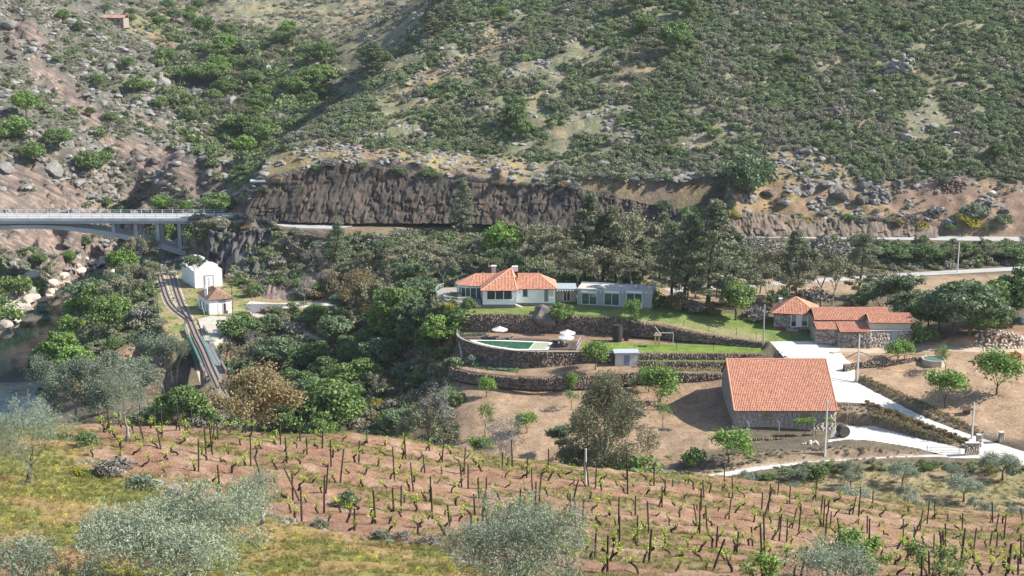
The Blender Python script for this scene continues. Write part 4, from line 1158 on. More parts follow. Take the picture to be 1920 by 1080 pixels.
def stones(segs, sw=(.25, .62), sh=(.16, .32), dep=.16, jut=.05, seed=1, holes=(), rough=.02):
    """segs: (A, B, zlo_a, zlo_b, zhi_a, zhi_b), stones on the side facing right of A->B turned to the viewer; returns V, F, tint"""
    rng = np.random.default_rng(seed); V = []; tt = []
    for A, B, la, lb, ha, hb in segs:
        A = np.array(A[:2], float); B = np.array(B[:2], float); L = np.linalg.norm(B - A)
        if L < .05: continue
        d = (B - A) / L; n = np.array([d[1], -d[0]])
        if n[1] > 0 and abs(n[1]) > .3: n = -n
        zmax = max(ha, hb); z = min(la, lb)
        while z < zmax:
            h = rng.uniform(*sh); s = -rng.uniform(0, sw[0])
            while s < L:
                w_ = rng.uniform(*sw); c = s + w_ / 2; t = np.clip(c / L, 0, 1)
                lo = la + (lb - la) * t; hi = ha + (hb - ha) * t
                zc = z + h / 2
                if lo - .2 < zc < hi and not any(h0 < c < h1 and v0 < zc < v1 for h0, h1, v0, v1 in holes):
                    a0 = max(s, -.12); a1 = min(s + w_, L + .12)
                    j = rng.uniform(-jut, jut)
                    x0 = A + d * (a0 + .015); x1 = A + d * (a1 - .015)
                    f = n * (jut + j); bk = -n * dep
                    r_ = rng.normal(0, rough, (4, 2))
                    q = [(x0 + f + d * r_[0, 0]), (x1 + f + d * r_[1, 0]), (x1 + bk), (x0 + bk)]
                    z0, z1 = z + .012 + r_[0, 1] * .5, z + h - .012 + r_[1, 1] * .5
                    V += [(*q[0], z0), (*q[1], z0 + r_[2, 0]), (*q[2], z0), (*q[3], z0), (*q[0], z1 + r_[2, 1]), (*q[1], z1), (*q[2], z1), (*q[3], z1)]
                    tt.append(rng.uniform(0, 1) ** 1.3)
                s += w_
            z += h
    if not V: return None
    V = np.array(V); n = len(tt); b = (np.arange(n) * 8)[:, None, None]
    Fb = np.array([(0, 1, 5, 4), (1, 2, 6, 5), (2, 3, 7, 6), (3, 0, 4, 7), (4, 5, 6, 7)])[None] + b
    return V, Fb.reshape(-1, 4), np.repeat(tt, 8)
def drystone(name, Q, base_z, label, cat='stone wall', thick=.45, group=None, m=None, seed=1, sw=(.28, .7), sh=(.18, .34), cope=.0, front=.55, smooth=True):
    """retaining wall whose top runs through Q (px,py,z); base_z number or list"""
    W = [Vector(pZ(*p)) for p in Q]
    bz = base_z if hasattr(base_z, '__len__') else [base_z] * len(W)
    W4 = [(w_.x, w_.y, w_.z, b) for w_, b in zip(W, bz)]
    pts = []
    L3 = smooth_line([Vector((a, b, c)) for a, b, c, _ in W4], 2.5) if smooth else [Vector(a[:3]) for a in W4]
    xs = np.array([a[0] + a[1] * .001 for a in W4]); o_ = np.argsort(xs)
    P = [(p.x, p.y, p.z, float(np.interp(p.x + p.y * .001, xs[o_], np.array(bz)[o_]))) for p in L3]
    root = empty(name, (P[len(P) // 2][0], P[len(P) // 2][1], P[len(P) // 2][3]), 0, label, cat, group)
    ox, oy, oz = root.location
    core = MB(); segs = []
    for a, b in zip(P, P[1:]):
        d = Vector((b[0] - a[0], b[1] - a[1])).normalized(); n = Vector((d.y, -d.x))
        if n.y > 0 and abs(n.y) > .3: n = -n
        f = n * front; k = n * (front - thick)
        Pp = [(a[0] + f.x * .9, a[1] + f.y * .9), (b[0] + f.x * .9, b[1] + f.y * .9), (b[0] + k.x, b[1] + k.y), (a[0] + k.x, a[1] + k.y)]
        core.prism([(p[0] - ox, p[1] - oy) for p in Pp], [a[3] - .5 - oz, b[3] - .5 - oz, b[3] - .5 - oz, a[3] - .5 - oz], [a[2] - .06 - oz, b[2] - .06 - oz, b[2] - .06 - oz, a[2] - .06 - oz])
        segs.append(((a[0] + f.x - ox, a[1] + f.y - oy), (b[0] + f.x - ox, b[1] + f.y - oy), a[3] - oz, b[3] - oz, a[2] + .05 - oz, b[2] + .05 - oz))
    core.obj('core', EARTHW, root)
    r = stones(segs, sw, sh, thick * .55, .06, seed)
    link('stones', mesh_np('stones', r[0], r[1], m or WALLST, tint=r[2]), root)['kind'] = 'stuff'
    if cope:
        cp = MB()
        for s_ in segs:
            a = Vector(s_[0]); b = Vector(s_[1]); d = (b - a).normalized(); n = Vector((d.y, -d.x))
            if n.y > 0 and abs(n.y) > .3: n = -n
            P4 = [a + n * .1, b + n * .1, b - n * (thick), a - n * thick]
            cp.prism([tuple(p) for p in P4], [s_[4] - .0, s_[5] - .0, s_[5] - .0, s_[4] - .0], [s_[4] + cope, s_[5] + cope, s_[5] + cope, s_[4] + cope])
        cp.obj('coping', MORTAR, root)
    return root
drystone('retaining_wall', [(866, 588, 27.65), (900, 589, 27.65), (1000, 590, 27.65), (1075, 592, 27.65), (1130, 594, 27.6), (1185, 598, 27.5)], 23.8, 'tall dark dry stone wall holding up the lawn in front of the white house', seed=1)
drystone('retaining_wall', [(1186, 601, 27.3), (1200, 605, 27.1), (1247, 611, 26.7), (1294, 622, 26.1), (1342, 629.5, 25.6), (1397, 637.5, 25.1), (1430, 642, 24.9)], [24.3, 24.4, 24.3, 24.3, 24.2, 24.0, 23.9], 'low dark stone wall slanting down below the fenced lawn towards the tall lamp post', seed=2)
drystone('retaining_wall', [(860, 626, 24.15), (864, 632, 24.1), (872, 637, 24.05), (895, 645, 24.0), (931, 653, 24), (968, 657.5, 24), (1024, 659.5, 23.95), (1083, 659.5, 23.95), (1140, 661, 23.9), (1194, 661.5, 23.9)], [20.3] * 6 + [20.4, 20.8, 21.8, 22.0, 22.1], 'curved stone wall with a pale coping round the swimming pool', seed=3, cope=.12)
drystone('retaining_wall', [(1196, 661.5, 23.9), (1290, 662, 23.9), (1380, 662.5, 23.9), (1432, 663, 23.9)], 22.6, 'thin stone wall under the play lawn with a strip of orange flowers below it', seed=4)
drystone('retaining_wall', [(1196, 677, 22.7), (1290, 677.5, 22.7), (1366, 678, 22.7)], 21.3, 'low stone wall between the flower strip and the dry grass strip', seed=5)
drystone('retaining_wall', [(1190, 698.5, 21.4), (1290, 699.5, 21.4), (1358, 700, 21.4)], 19.4, 'stone wall behind the grey and red trailers', seed=6)
drystone('retaining_wall', [(846, 687, 20.4), (855, 692.5, 20.35), (880, 698, 20.3), (940, 705, 20.3), (1000, 708.5, 20.45), (1080, 705, 20.95), (1150, 701, 21.35), (1190, 699.5, 21.4)], [18.6, 18.5, 18.4, 18.3, 18.3, 18.7, 19.2, 19.3], 'long curving stone wall at the top of the bare brown field', seed=7)
drystone('retaining_wall', [(1570, 757, 20.2), (1600, 757, 20.15), (1636, 761, 20.0)], 17.4, 'short brown stone wall beside the ladder and the barrel', seed=8)
drystone('retaining_wall', [(1580, 684, 23.8), (1602, 679, 24.0), (1660, 676, 24.2), (1710, 670, 24.3), (1735, 668, 24.4)], [22.8, 22.7, 22.8, 23.2, 23.4], 'low crumbling stone wall with timber props below the dirt forecourt', seed=9)
drystone('retaining_wall', [(1385, 823, 16.7), (1450, 821, 16.7), (1540, 820, 16.8)], [15.3, 15.4, 15.6], 'dark stone wall in front of the big barn vines', seed=10)
drystone('roadside_wall', [(562, 433, 24.6), (590, 442, 24.0), (640, 445, 24.0), (700, 442, 24.3)], [23.4, 22.0, 22.0, 22.8], 'old stone wall below the road lay-by, left of the lone fir', seed=11)
drystone('roadside_wall', [(538, 441, 24.2), (548, 455, 22.6), (565, 466, 21.4), (580, 472, 20.6)], [22, 20.6, 19.6, 19.0], 'short stone parapet running down the crag edge', seed=12)

# ---------------------------------------------------------------- buildings
TILE = stone_mat('clay_tiles', (.44, .19, .12), (.62, .32, .21), .2)
TILE2 = stone_mat('old_clay_tiles', (.20, .12, .085), (.46, .28, .19), .3)
TILEB = mat('clay_underlay', (.22, .08, .045), .95, .1, .2, 2)
WHITE = mat('white_render', (.80, .80, .78), .9, .25, .04, .6, dirt=(.66, .66, .64), dirt_s=.3)
WHITEOLD = mat('weathered_white_render', (.82, .80, .77), .92, .2, .08, 1.2, dirt=(.58, .55, .52), dirt_s=.9)
SAGE = mat('grey_green_render', (.30, .345, .335), .9, .25, .06, .6)
CREAM = mat('cream_render', (.58, .50, .40), .9, .2, .08, .8)
GLASS = mat('window_glass', (.025, .035, .04), .06, .9, .1, .4)
GLASSG = mat('tinted_glass', (.05, .09, .085), .08, .9, .25, .5)
FRAME = mat('white_frame', (.78, .78, .76), .5, .4, .03, 2)
FRAMED = mat('grey_frame', (.17, .20, .20), .5, .4, .05, 2)
TIMBER = mat('weathered_timber', (.22, .16, .11), .85, .2, .25, 4, .01)
TIMBER_D = mat('dark_timber', (.055, .043, .036), .85, .2, .3, 5, .01)
METAL = mat('grey_metal', (.42, .43, .44), .5, .5, .08, 2, metallic=.4)
METALW = mat('white_metal', (.75, .75, .74), .45, .4, .04, 2)
CONCP = mat('concrete_post', (.50, .49, .46), .9, .2, .12, 2)
REDP = mat('red_paint', (.50, .045, .035), .6, .4, .15, 2)
BLUEG = mat('blue_grey_paint', (.22, .25, .30), .6, .4, .08, 2)
DARK = mat('dark_inside', (.02, .018, .016), .9, .1, .1, 2)
def wallpt(A, B, px, py):
    """where the ray through a pixel meets the vertical wall through A, B: distance along it and height"""
    U, T = ray(px, py); A = Vector(A[:2]); B = Vector(B[:2]); d = (B - A).normalized()
    den = U * -d.y + d.x
    k = (A.x * -d.y + A.y * d.x) / den
    p = Vector((U * k, k)); return (p - A).dot(d), ZC - T * k
class House:
    def __init__(s, name, loc, label, cat): s.root = empty(name, loc, 0, label, cat); s.o = Vector(loc)
    def rel(s, p): return Vector(p) - s.o
    def block(s, name, P, z0, z1, m):
        mb = MB(); mb.prism([(p[0] - s.o.x, p[1] - s.o.y) for p in P], z0 - s.o.z, [z - s.o.z for z in z1] if hasattr(z1, '__len__') else z1 - s.o.z)
        return mb.obj(name, m, s.root)
    def panel(s, A, B, s0, s1, z0, z1, out, th, m, name, parent=None):
        """a box set against the wall A-B"""
        A = Vector(A[:2]); B = Vector(B[:2]); d = (B - A).normalized(); n = Vector((d.y, -d.x))
        if n.y > 0: n = -n
        P = [A + d * s0 + n * out, A + d * s1 + n * out, A + d * s1 + n * (out + th), A + d * s0 + n * (out + th)]
        mb = MB(); mb.prism([(p.x - s.o.x, p.y - s.o.y) for p in P], z0 - s.o.z, z1 - s.o.z)
        return mb.obj(name, m, parent or s.root)
    def window(s, A, B, px0, py0, px1, py1, name='window', frame=FRAME, glass=GLASS, mull=(), fw=.09, sill=True):
        s0, zt = wallpt(A, B, px0, py0); s1, zb = wallpt(A, B, px1, py1)
        A_ = Vector(A[:2]); B_ = Vector(B[:2]); d = (B_ - A_).normalized(); n = Vector((d.y, -d.x))
        if n.y > 0: n = -n
        fr = MB(); o = s.o
        def bar(a, b, z0, z1, t0=.0, t1=.06):
            P = [A_ + d * a + n * t0, A_ + d * b + n * t0, A_ + d * b + n * t1, A_ + d * a + n * t1]
            fr.prism([(p.x - o.x, p.y - o.y) for p in P], z0 - o.z, z1 - o.z)
        bar(s0 - fw, s0, zb - fw, zt + fw); bar(s1, s1 + fw, zb - fw, zt + fw); bar(s0, s1, zt, zt + fw); bar(s0, s1, zb - fw, zb)
        for q in mull: bar(s0 + (s1 - s0) * q - fw / 2, s0 + (s1 - s0) * q + fw / 2, zb, zt, .0, .05)
        w = fr.obj(name, frame, s.root)
        edges = [0] + list(mull) + [1]
        for q0, q1 in zip(edges, edges[1:]):
            s.panel(A, B, s0 + (s1 - s0) * q0 + fw / 2 * (q0 > 0), s0 + (s1 - s0) * q1 - fw / 2 * (q1 < 1), zb, zt, -.02, .035, glass, 'pane', w)
        if sill: s.panel(A, B, s0 - .15, s1 + .15, zb - fw - .08, zb - fw - .003, 0, .14, frame, 'sill', w)
        return w
    def tiles(s, E0, E1, R1, R0, m=TILE, cs=.30, rs=.42, name='roof_slope', lift=.0):
        """one roof plane: eave E0->E1, ridge R0->R1; base slab and clay tiles laid on it"""
        E0, E1, R1, R0 = [Vector(p) for p in (E0, E1, R1, R0)]
        e = (E1 - E0).normalized(); nrm = e.cross(R0 - E0).normalized() if (R0 - E0).length > .1 else e.cross(R1 - E0).normalized()
        if nrm.z < 0: nrm = -nrm
        up = nrm.cross(e).normalized()
        if up.z < 0: up = -up
        L2 = lambda p: ((p - E0).dot(e), (p - E0).dot(up))
        Pg = [L2(p) for p in (E0, E1, R1, R0)]
        Hh = max(Pg[2][1], Pg[3][1]); W0 = Pg[1][0]
        mb = MB(); tk = nrm * .07
        Q = [E0, E1, R1, R0] if (R1 - R0).length > .05 else [E0, E1, R1]
        mb.add([q - s.o - tk for q in Q] + [q - s.o for q in Q], [tuple(range(len(Q)))[::-1], tuple(range(len(Q), 2 * len(Q)))] + [(i, (i + 1) % len(Q), len(Q) + (i + 1) % len(Q), len(Q) + i) for i in range(len(Q))])
        slab = mb.obj(name, TILEB, s.root)
        nc = max(1, int(round(max(W0, Pg[2][0]) / cs))); nr = max(1, int(math.ceil(Hh / rs)))
        xlo = min(0, Pg[3][0]); xhi = max(W0, Pg[2][0]); nc = int((xhi - xlo) / cs)
        V = []; tt = []; rng = np.random.default_rng(int(abs(E0.x * 10)) + 3)
        xc = xlo + (np.arange(nc) + .5) * (xhi - xlo) / nc; cw = (xhi - xlo) / nc
        for r in range(nr):
            y0 = r * rs - .04; y1 = min((r + 1) * rs + .03, Hh)
            ym = min((r + .5) * rs, Hh * .999)
            t = ym / Hh; xl = Pg[3][0] * t; xr = W0 + (Pg[2][0] - W0) * t
            for x in xc:
                if x < xl or x > xr: continue
                b = rng.uniform(-.012, .012)
                for yy, h0, hw in ((y0, .055, cw * .49), (y1, .025, cw * .42)):
                    for q in range(5):
                        a = math.pi * (1 - q / 4)
                        p = E0 + e * (x + b + math.cos(a) * hw) + up * yy + nrm * (h0 + .09 * math.sin(a) * cw / .3 + lift) - s.o
                        V.append((p.x, p.y, p.z))
                tt.append(np.clip(rng.normal(.5, .22) , 0, 1))
        n = len(tt)
        if n:
            b = (np.arange(n) * 10)[:, None, None]
            Fb = np.array([(k, k + 1, k + 6, k + 5) for k in range(4)])[None] + b
            link('tiles', mesh_np('tiles', np.array(V), Fb.reshape(-1, 4), m, tint=np.repeat(tt, 10), smooth=True), slab)['kind'] = 'stuff'
        return slab
    def ridge(s, P, m=None, r=.13, name='ridge'):
        mb = MB(); P = [Vector(p) - s.o + Vector((0, 0, .06)) for p in P]
        mb.tube(P, r, 8); return mb.obj(name, m or RIDGE, s.root)
RIDGE = mat('ridge_tiles', (.58, .29, .19), .85, .2, .15, 3)

# big barn
bx0, bx1, by0, by1, by2 = 39.7, 57.6, 242.0, 252.8, 258.6
barn = House('stone_barn', (48.6, 242, 16.4), 'big stone barn with a plain orange tiled roof below the farmyard', 'barn')
ez, rz_, bz = 20.35, 26.6, 22.6
for (x, s_) in ((bx0, 1), (bx1, -1)):
    gw = MB()
    gw.add([(x - 48.6, 0, -.6), (x - 48.6, by2 - 242, -.6), (x - 48.6, by2 - 242, bz - 16.4), (x - 48.6, by1 - 242, rz_ - 16.4 - .1), (x - 48.6, 0, ez - 16.4),
            (x + .5 * s_ - 48.6, 0, -.6), (x + .5 * s_ - 48.6, by2 - 242, -.6), (x + .5 * s_ - 48.6, by2 - 242, bz - 16.4), (x + .5 * s_ - 48.6, by1 - 242, rz_ - 16.5), (x + .5 * s_ - 48.6, 0, ez - 16.4)],
           [(0, 1, 2, 3, 4)[::s_ * -1], (5, 6, 7, 8, 9)[::s_], (0, 4, 9, 5), (4, 3, 8, 9), (3, 2, 7, 8), (2, 1, 6, 7)])
    gw.obj('gable_wall', mat('barn_masonry', (.33, .28, .235), .95, .15, .22, 1.1, .05, 3, dirt=(.19, .165, .14), dirt_s=.7), barn.root)
barn.block('front_wall', [(bx0 + .5, by0), (bx1 - .5, by0), (bx1 - .5, by0 + .5), (bx0 + .5, by0 + .5)], 15.8, ez, MATS['barn_masonry'])
barn.block('rear_wall', [(bx0 + .5, by2 - .5), (bx1 - .5, by2 - .5), (bx1 - .5, by2), (bx0 + .5, by2)], 15.8, bz - .1, MATS['barn_masonry'])
A_, B_ = (bx0, by0 - .02), (bx1, by0 - .02)
hs = []
for x0, x1 in ((1432, 1445), (1503, 1516)):
    s0, zt = wallpt(A_, B_, x0, 773); s1, zb = wallpt(A_, B_, x1, 782); hs.append((s0 - .1 - 8.9, s1 + .1 - 8.9, zb - 16.4 - .1, zt - 16.4 + .1))
r = stones([((bx0 - 48.6, -.02), (bx1 - 48.6, -.02), -.5, -.5, ez - 16.45, ez - 16.45)], (.5, 1.1), (.28, .5), .05, .018, 77, [(h[0] + 8.9, h[1] + 8.9, h[2], h[3]) for h in hs], .012)
link('stones', mesh_np('stones', r[0], r[1], BARNST, tint=r[2]), barn.root)['kind'] = 'stuff'
r = stones([((bx0 - 48.6 - .02, .0), (bx0 - 48.6 - .02, by2 - 242), -.5, -.5, ez - 16.45, ez - 16.45)], (.5, 1.1), (.28, .5), .05, .018, 78)
r[0][:, 0] = -r[0][:, 0] + 2 * (bx0 - 48.6 - .02) if r[0][:, 0].max() > bx0 - 48.6 + .01 else r[0][:, 0]
link('side_stones', mesh_np('side_stones', r[0], r[1], BARNST, tint=r[2]), barn.root)['kind'] = 'stuff'
for x0, x1 in ((1432, 1445), (1503, 1516)):
    barn.window(A_, B_, x0, 776, x1, 785, 'window', mat('window_lintel', (.30, .22, .12), .8), mat('boarded_window', (.30, .19, .07), .8, .2, .3, 3), (.5,), .12)
ov = .35
barn.tiles((bx0 - .25, by0 - ov, ez - .12), (bx1 + .25, by0 - ov, ez - .12), (bx1 + .25, by1, rz_ + .08), (bx0 - .25, by1, rz_ + .08))
barn.tiles((bx1 + .25, by2 + ov, bz - .15), (bx0 - .25, by2 + ov, bz - .15), (bx0 - .25, by1, rz_ + .08), (bx1 + .25, by1, rz_ + .08))
barn.ridge([(bx0 - .28, by1, rz_ + .1), (bx1 + .28, by1, rz_ + .1)])
for x in (bx0 - .25, bx1 + .25): barn.ridge([(x, by0 - ov, ez - .05), (x, by1, rz_ + .12)], r=.10, name='verge')

# white villa
z0 = 27.7
villa = House('white_villa', pZ(960, 575, z0), 'white villa with orange hipped roofs and a glazed round end above the lawn', 'house')
def gp(px, D, z=0): U, T = ray(px, 560); return Vector((U * D, D, z))
a, b = gp(904.7, 289), gp(966.3, 289)
ZE = 31.55
villa.block('front_block', [(a.x, 289), (b.x, 289), (b.x, 297), (a.x, 297)], z0 + .75, ZE, WHITE)
mb = MB(); mb.prism([(a.x - villa.o.x - .03, 289 - villa.o.y - .03), (b.x - villa.o.x + .03, 289 - villa.o.y - .03), (b.x - villa.o.x + .03, 3.4), (a.x - villa.o.x - .03, 3.4)], -.4, .75); mb.obj('plinth', mat('granite_plinth', (.20, .17, .15), .9, .2, .3, 2, .03), villa.root)
villa.window(a, b, 913.5, 544.5, 959.5, 561, 'picture_window', FRAME, GLASS, (.333, .667), .14)
c, d = gp(967, 291), gp(1040.5, 291)
ZE2 = 31.45
villa.block('east_wing', [(b.x + .003, 291), (d.x, 291), (d.x, 298.6), (b.x + .003, 298.6)], z0 + .6, ZE2, WHITE)
mb = MB(); mb.prism([(b.x - villa.o.x + .04, 291 - villa.o.y - .03), (d.x - villa.o.x + .03, 291 - villa.o.y - .03), (d.x - villa.o.x + .03, 6), (b.x - villa.o.x + .04, 6)], -.4, .6); mb.obj('plinth', MATS['granite_plinth'], villa.root)
villa.window(c, d, 981, 543, 988.5, 555, 'window', FRAMED, GLASSG, (), .07)
villa.window(c, d, 1020.5, 543, 1028, 565.5, 'door', FRAME, FRAMED, (), .08, False)
villa.window(c, d, 1029.5, 543, 1037.5, 557, 'window', FRAME, CREAM, (.5,), .06)
villa.block('quoins', [(d.x - .35, 290.93), (d.x + .04, 290.93), (d.x + .04, 291.6), (d.x - .35, 291.6)], z0, ZE2 - .02, FRAME)
# left wing: round glazed end
e1 = gp(904.7, 294.5); e0 = gp(882, 294.5)
zf = z0 + .7
arc = [(e0.x + 0, 294.5)] + [(e0.x - 2.9 * math.sin(t), 297.4 - 2.9 * math.cos(t)) for t in np.linspace(.35, math.pi - .35, 7)] + [(e0.x, 300.3)]
villa.block('round_wing_band', [(e1.x - .003, 294.5)] + arc + [(e1.x - .003, 300.3)], z0 + 3.0, z0 + 3.55, WHITE)
inner = [(e1.x - .003, 294.8)] + [(e0.x + (p[0] - e0.x) * .9, 297.4 + (p[1] - 297.4) * .9) for p in arc] + [(e1.x - .003, 300)]
villa.block('round_wing', inner, z0, z0 + 3.0, GLASSG)
for k, p in enumerate([(e1.x - .25, 294.65), ((e0.x + e1.x) / 2, 294.65)] + arc):
    mb = MB(); mb.box((p[0] - villa.o.x, p[1] - villa.o.y, 1.5), (.16, .16, 2.99)); mb.obj('post', FRAME, villa.root)
# roofs
o_ = .35
A1 = Vector((a.x - o_, 289 - o_, ZE - .1)); B1 = Vector((b.x + o_, 289 - o_, ZE - .1)); ap = Vector((gp(958.5, 295.5).x, 295.2, 34.9))
A1b = Vector((a.x - o_, 301, ZE - .1)); B1b = Vector((b.x + o_, 301, ZE - .1))
villa.tiles(A1, B1, ap, ap); villa.tiles(B1, B1b, ap, ap); villa.tiles(A1b, A1, ap, ap); villa.tiles(B1b, A1b, ap, ap)
rr_ = Vector((gp(1009, 295).x, 294.8, 33.75)); rl = Vector((ap.x + 1.3, 294.8, 33.75))
C1 = Vector((b.x + .2, 291 - o_, ZE2 - .1)); D1 = Vector((d.x + o_, 291 - o_, ZE2 - .1)); D2 = Vector((d.x + o_, 299, ZE2 - .1)); C2 = Vector((b.x + .2, 299, ZE2 - .1))
villa.tiles(C1, D1, rr_, rl); villa.tiles(D1, D2, rr_, rr_); villa.tiles(D2, C2, rl, rr_)
zl = z0 + 3.5; rlw = Vector((e0.x + 1.0, 297.4, zl + 1.95)); rle = Vector((ap.x - 1.5, 297.4, zl + 1.95))
villa.tiles((e0.x, 294.1, zl), (e1.x + .2, 294.1, zl), rle, rlw); villa.tiles((e1.x, 300.7, zl), (e0.x, 300.7, zl), rlw, rle)
oc = [(e0.x, 294.1)] + [(e0.x - 3.3 * math.sin(t), 297.4 - 3.3 * math.cos(t)) for t in np.linspace(math.pi / 4, math.pi * 3 / 4, 3)] + [(e0.x, 300.7)]
for p, q in zip(oc, oc[1:]): villa.tiles((q[0], q[1], zl), (p[0], p[1], zl), rlw, rlw)
for p in oc: villa.ridge([(p[0], p[1], zl), rlw], r=.11)
villa.ridge([A1, ap], r=.14); villa.ridge([B1, ap], r=.14); villa.ridge([rl, rr_]); villa.ridge([D1, rr_]); villa.ridge([D2, rr_]); villa.ridge([rlw, rle])
cx = gp(926, 298.6).x
mb = MB(); mb.box((cx - villa.o.x, 298.6 - villa.o.y, 32.9 - z0), (.9, .7, 3.3), 0); mb.obj('chimney', mat('pink_chimney', (.62, .46, .44), .9), villa.root)
mb = MB(); mb.box((cx - villa.o.x, 298.6 - villa.o.y, 34.65 - z0), (1.2, .95, .2), 0); mb.obj('chimney_cap', FRAME, villa.root)
cx = gp(965.5, 299).x
mb = MB(); mb.box((cx - villa.o.x, 299 - villa.o.y, 34.0 - z0), (1.3, .8, 1.1), 0); mb.obj('chimney', WHITE, villa.root)
for px, D_ in ((907.5, 289), (962.5, 289), (973, 291), (1014.5, 291)):
    p = gp(px, D_ - .1); mb = MB(); mb.box((p.x - villa.o.x, p.y - villa.o.y, 2.75), (.16, .2, .28)); mb.obj('wall_lamp', METALW, villa.root)
# steps
def steps(parent, o, px, D, z, n, dx, w, m, name='steps'):
    p = gp(px, D); mb = MB()
    for k in range(n): mb.box((p.x + dx * k - o.x, p.y - o.y, z + .09 + .17 * (n - 1 - k) / 1 - .0 - o.z - .17 * (n - 1 - k) / 2 + 0), (abs(dx), w, .18 + .17 * (n - 1 - k)))
    return mb.obj(name, m, parent)
steps(villa.root, villa.o, 967.8, 289.6, z0 - .05, 4, .38, 1.0, CREAM)
steps(villa.root, villa.o, 893, 290, z0 - .05, 5, .42, 1.4, CREAM)
# terrace with railing
tp = [(e1.x - .3, 289.6), (gp(884, 291).x, 291.0), (gp(862, 291).x, 291.2), (gp(836, 293).x, 293.5), (gp(820, 297).x, 297.5), (gp(819, 302).x, 302.0), (gp(832, 306).x, 305.5), (e1.x - .3, 306)]
mb = MB(); mb.prism([(x - villa.o.x, y - villa.o.y) for x, y in tp], -.5, .68); terr = mb.obj('terrace', mat('terrace_stone', (.30, .27, .24), .9, .2, .2, 2), villa.root)
mb = MB(); rail = tp[2:7]
R3 = smooth_line([Vector((x - villa.o.x, y - villa.o.y, 1.62)) for x, y in rail], 1.0)
mb.tube(R3, .035, 4); mb.tube([p - Vector((0, 0, .45)) for p in R3], .02, 3)
for p in R3: mb.box((p.x, p.y, 1.15), (.05, .05, .95))
mb.obj('railing', METALW, villa.root)
mb = MB(); mb.lathe([(1.5, .67), (1.55, 1.2), (1.1, 1.22), (1.05, .95), (0.01, .95)], 18, (gp(845, 296).x - villa.o.x, 296 - villa.o.y, 0)); mb.obj('round_seat', mat('pale_stone', (.62, .57, .50), .9), villa.root)
mb = MB(); q = Vector((gp(869, 293).x - villa.o.x, 293 - villa.o.y, 0)); mb.box((q.x, q.y, 1.05), (2.4, .35, .7)); mb.obj('low_wall', MATS['pale_stone'], villa.root)

# link and grey annex
an = House('annex', pZ(1150, 577, z0), 'flat roofed grey green annex with three glazed sliding doors', 'house')
l0, l1 = pZ(1082, 573.5, z0), pZ(1221.5, 580.5, z0)
d_ = (Vector(l1) - Vector(l0)).xy.normalized(); nb = Vector((-d_.y, d_.x))
if nb.y < 0: nb = -nb
P = [Vector(l0).xy, Vector(l1).xy, Vector(l1).xy + nb * 6.2, Vector(l0).xy + nb * 6.2]
an.block('walls', [tuple(p) for p in P], z0 + .35, z0 + 3.45, SAGE)
fr = [p + (d_ * s_ * .02) + nb * t_ * .02 for p, s_, t_ in zip(P, (-1, 1, 1, -1), (-1, -1, 1, 1))]
an.block('plinth', [tuple(p) for p in fr], z0 - .9, z0 + .35, MATS['granite_plinth'])
an.block('roof_slab', [tuple(p) for p in (P[0] - d_ * .12 - nb * .12, P[1] + d_ * .12 - nb * .12, P[2] + d_ * .12, P[3] - d_ * .12)], z0 + 3.45, z0 + 3.62, mat('roof_membrane', (.52, .45, .38), .95, .1, .08, .6))
for i, (u, v) in enumerate(((0, 1), (1, 2), (2, 3))):
    a_, b_ = P[u], P[v]; dd = (b_ - a_).normalized(); nn = Vector((dd.y, -dd.x))
    an.block('parapet', [tuple(p) for p in (a_ + nn * .15 - dd * .15 * (i == 0), b_ + nn * .15 + dd * .149, b_ - nn * .15 + dd * .149, a_ - nn * .15 - dd * .15 * (i == 0))], z0 + 3.623 + i * .004, z0 + 3.8 + i * .004, mat('parapet_cap', (.36, .40, .40), .8))
Aa, Bb = P[0] - nb * .004, P[1] - nb * .004
for x0, x1, yb in ((1091.5, 1118.5, 571), (1133.5, 1160.5, 572.5), (1175.5, 1203, 574.5)):
    w_ = an.window(Aa, Bb, x0, 550, x1, yb, 'sliding_door', FRAME, GLASSG, (.5,), .09, False)
    s0, zt = wallpt(Aa, Bb, x0 - 1, 545); s1, zb = wallpt(Aa, Bb, x1 + 1, 549)
    an.panel(Aa, Bb, s0, s1, zb, zt, .0, .45, METALW, 'awning_box', an.root)
for px in (1086, 1125, 1166, 1211):
    s0, zt = wallpt(Aa, Bb, px, 547); an.panel(Aa, Bb, s0, s0 + .25, zt - .3, zt, 0, .15, METALW, 'wall_lamp')
for px in (1127, 1193):
    U, T = ray(px, 532); D_ = 291.8; mb = MB(); r_ = .75 if px < 1150 else .6
    mb.lathe([(r_, 0), (r_, .22), (r_ * .95, .45), (r_ * .7, .7), (r_ * .3, .83), (.02, .86)], 16, (U * D_ - an.o.x, D_ - an.o.y, 3.62)); mb.obj('roof_dome', METAL, an.root, True)
s0, zt = wallpt(Aa, Bb, 1206, 560); an.panel(Aa, Bb, s0, s0 + 1.6, z0 - .2, z0 + .33, .0, .25, MATS['granite_plinth'], 'base_block')
lk = House('link_passage', pZ(1060, 570, z0), 'cream walled link passage with glazed double door between villa and annex', 'passage')
x0, x1 = d.x + .06, P[0].x - .03
lk.block('wall', [(x0, 294.5), (x1, 294.5), (x1, 297.5), (x0, 297.5)], z0 - .3, z0 + 3.1, CREAM)
lk.block('canopy', [(x0, 292.3), (x1, 292.1), (x1, 297.7), (x0, 297.7)], z0 + 3.1, z0 + 3.4, mat('canopy_paint', (.33, .38, .38), .7))
lk.window((x0, 294.48), (x1, 294.48), 1057.5, 543, 1068, 564, 'double_door', FRAME, GLASS, (.5,), .16, False)
for k in range(7):
    mb = MB(); xx = x0 + .5 + k * .55; mb.box((xx - lk.o.x, 292.15 - lk.o.y + .1, 3.0), (.14, 1.2, .18)); mb.obj('slat', FRAME, lk.root)

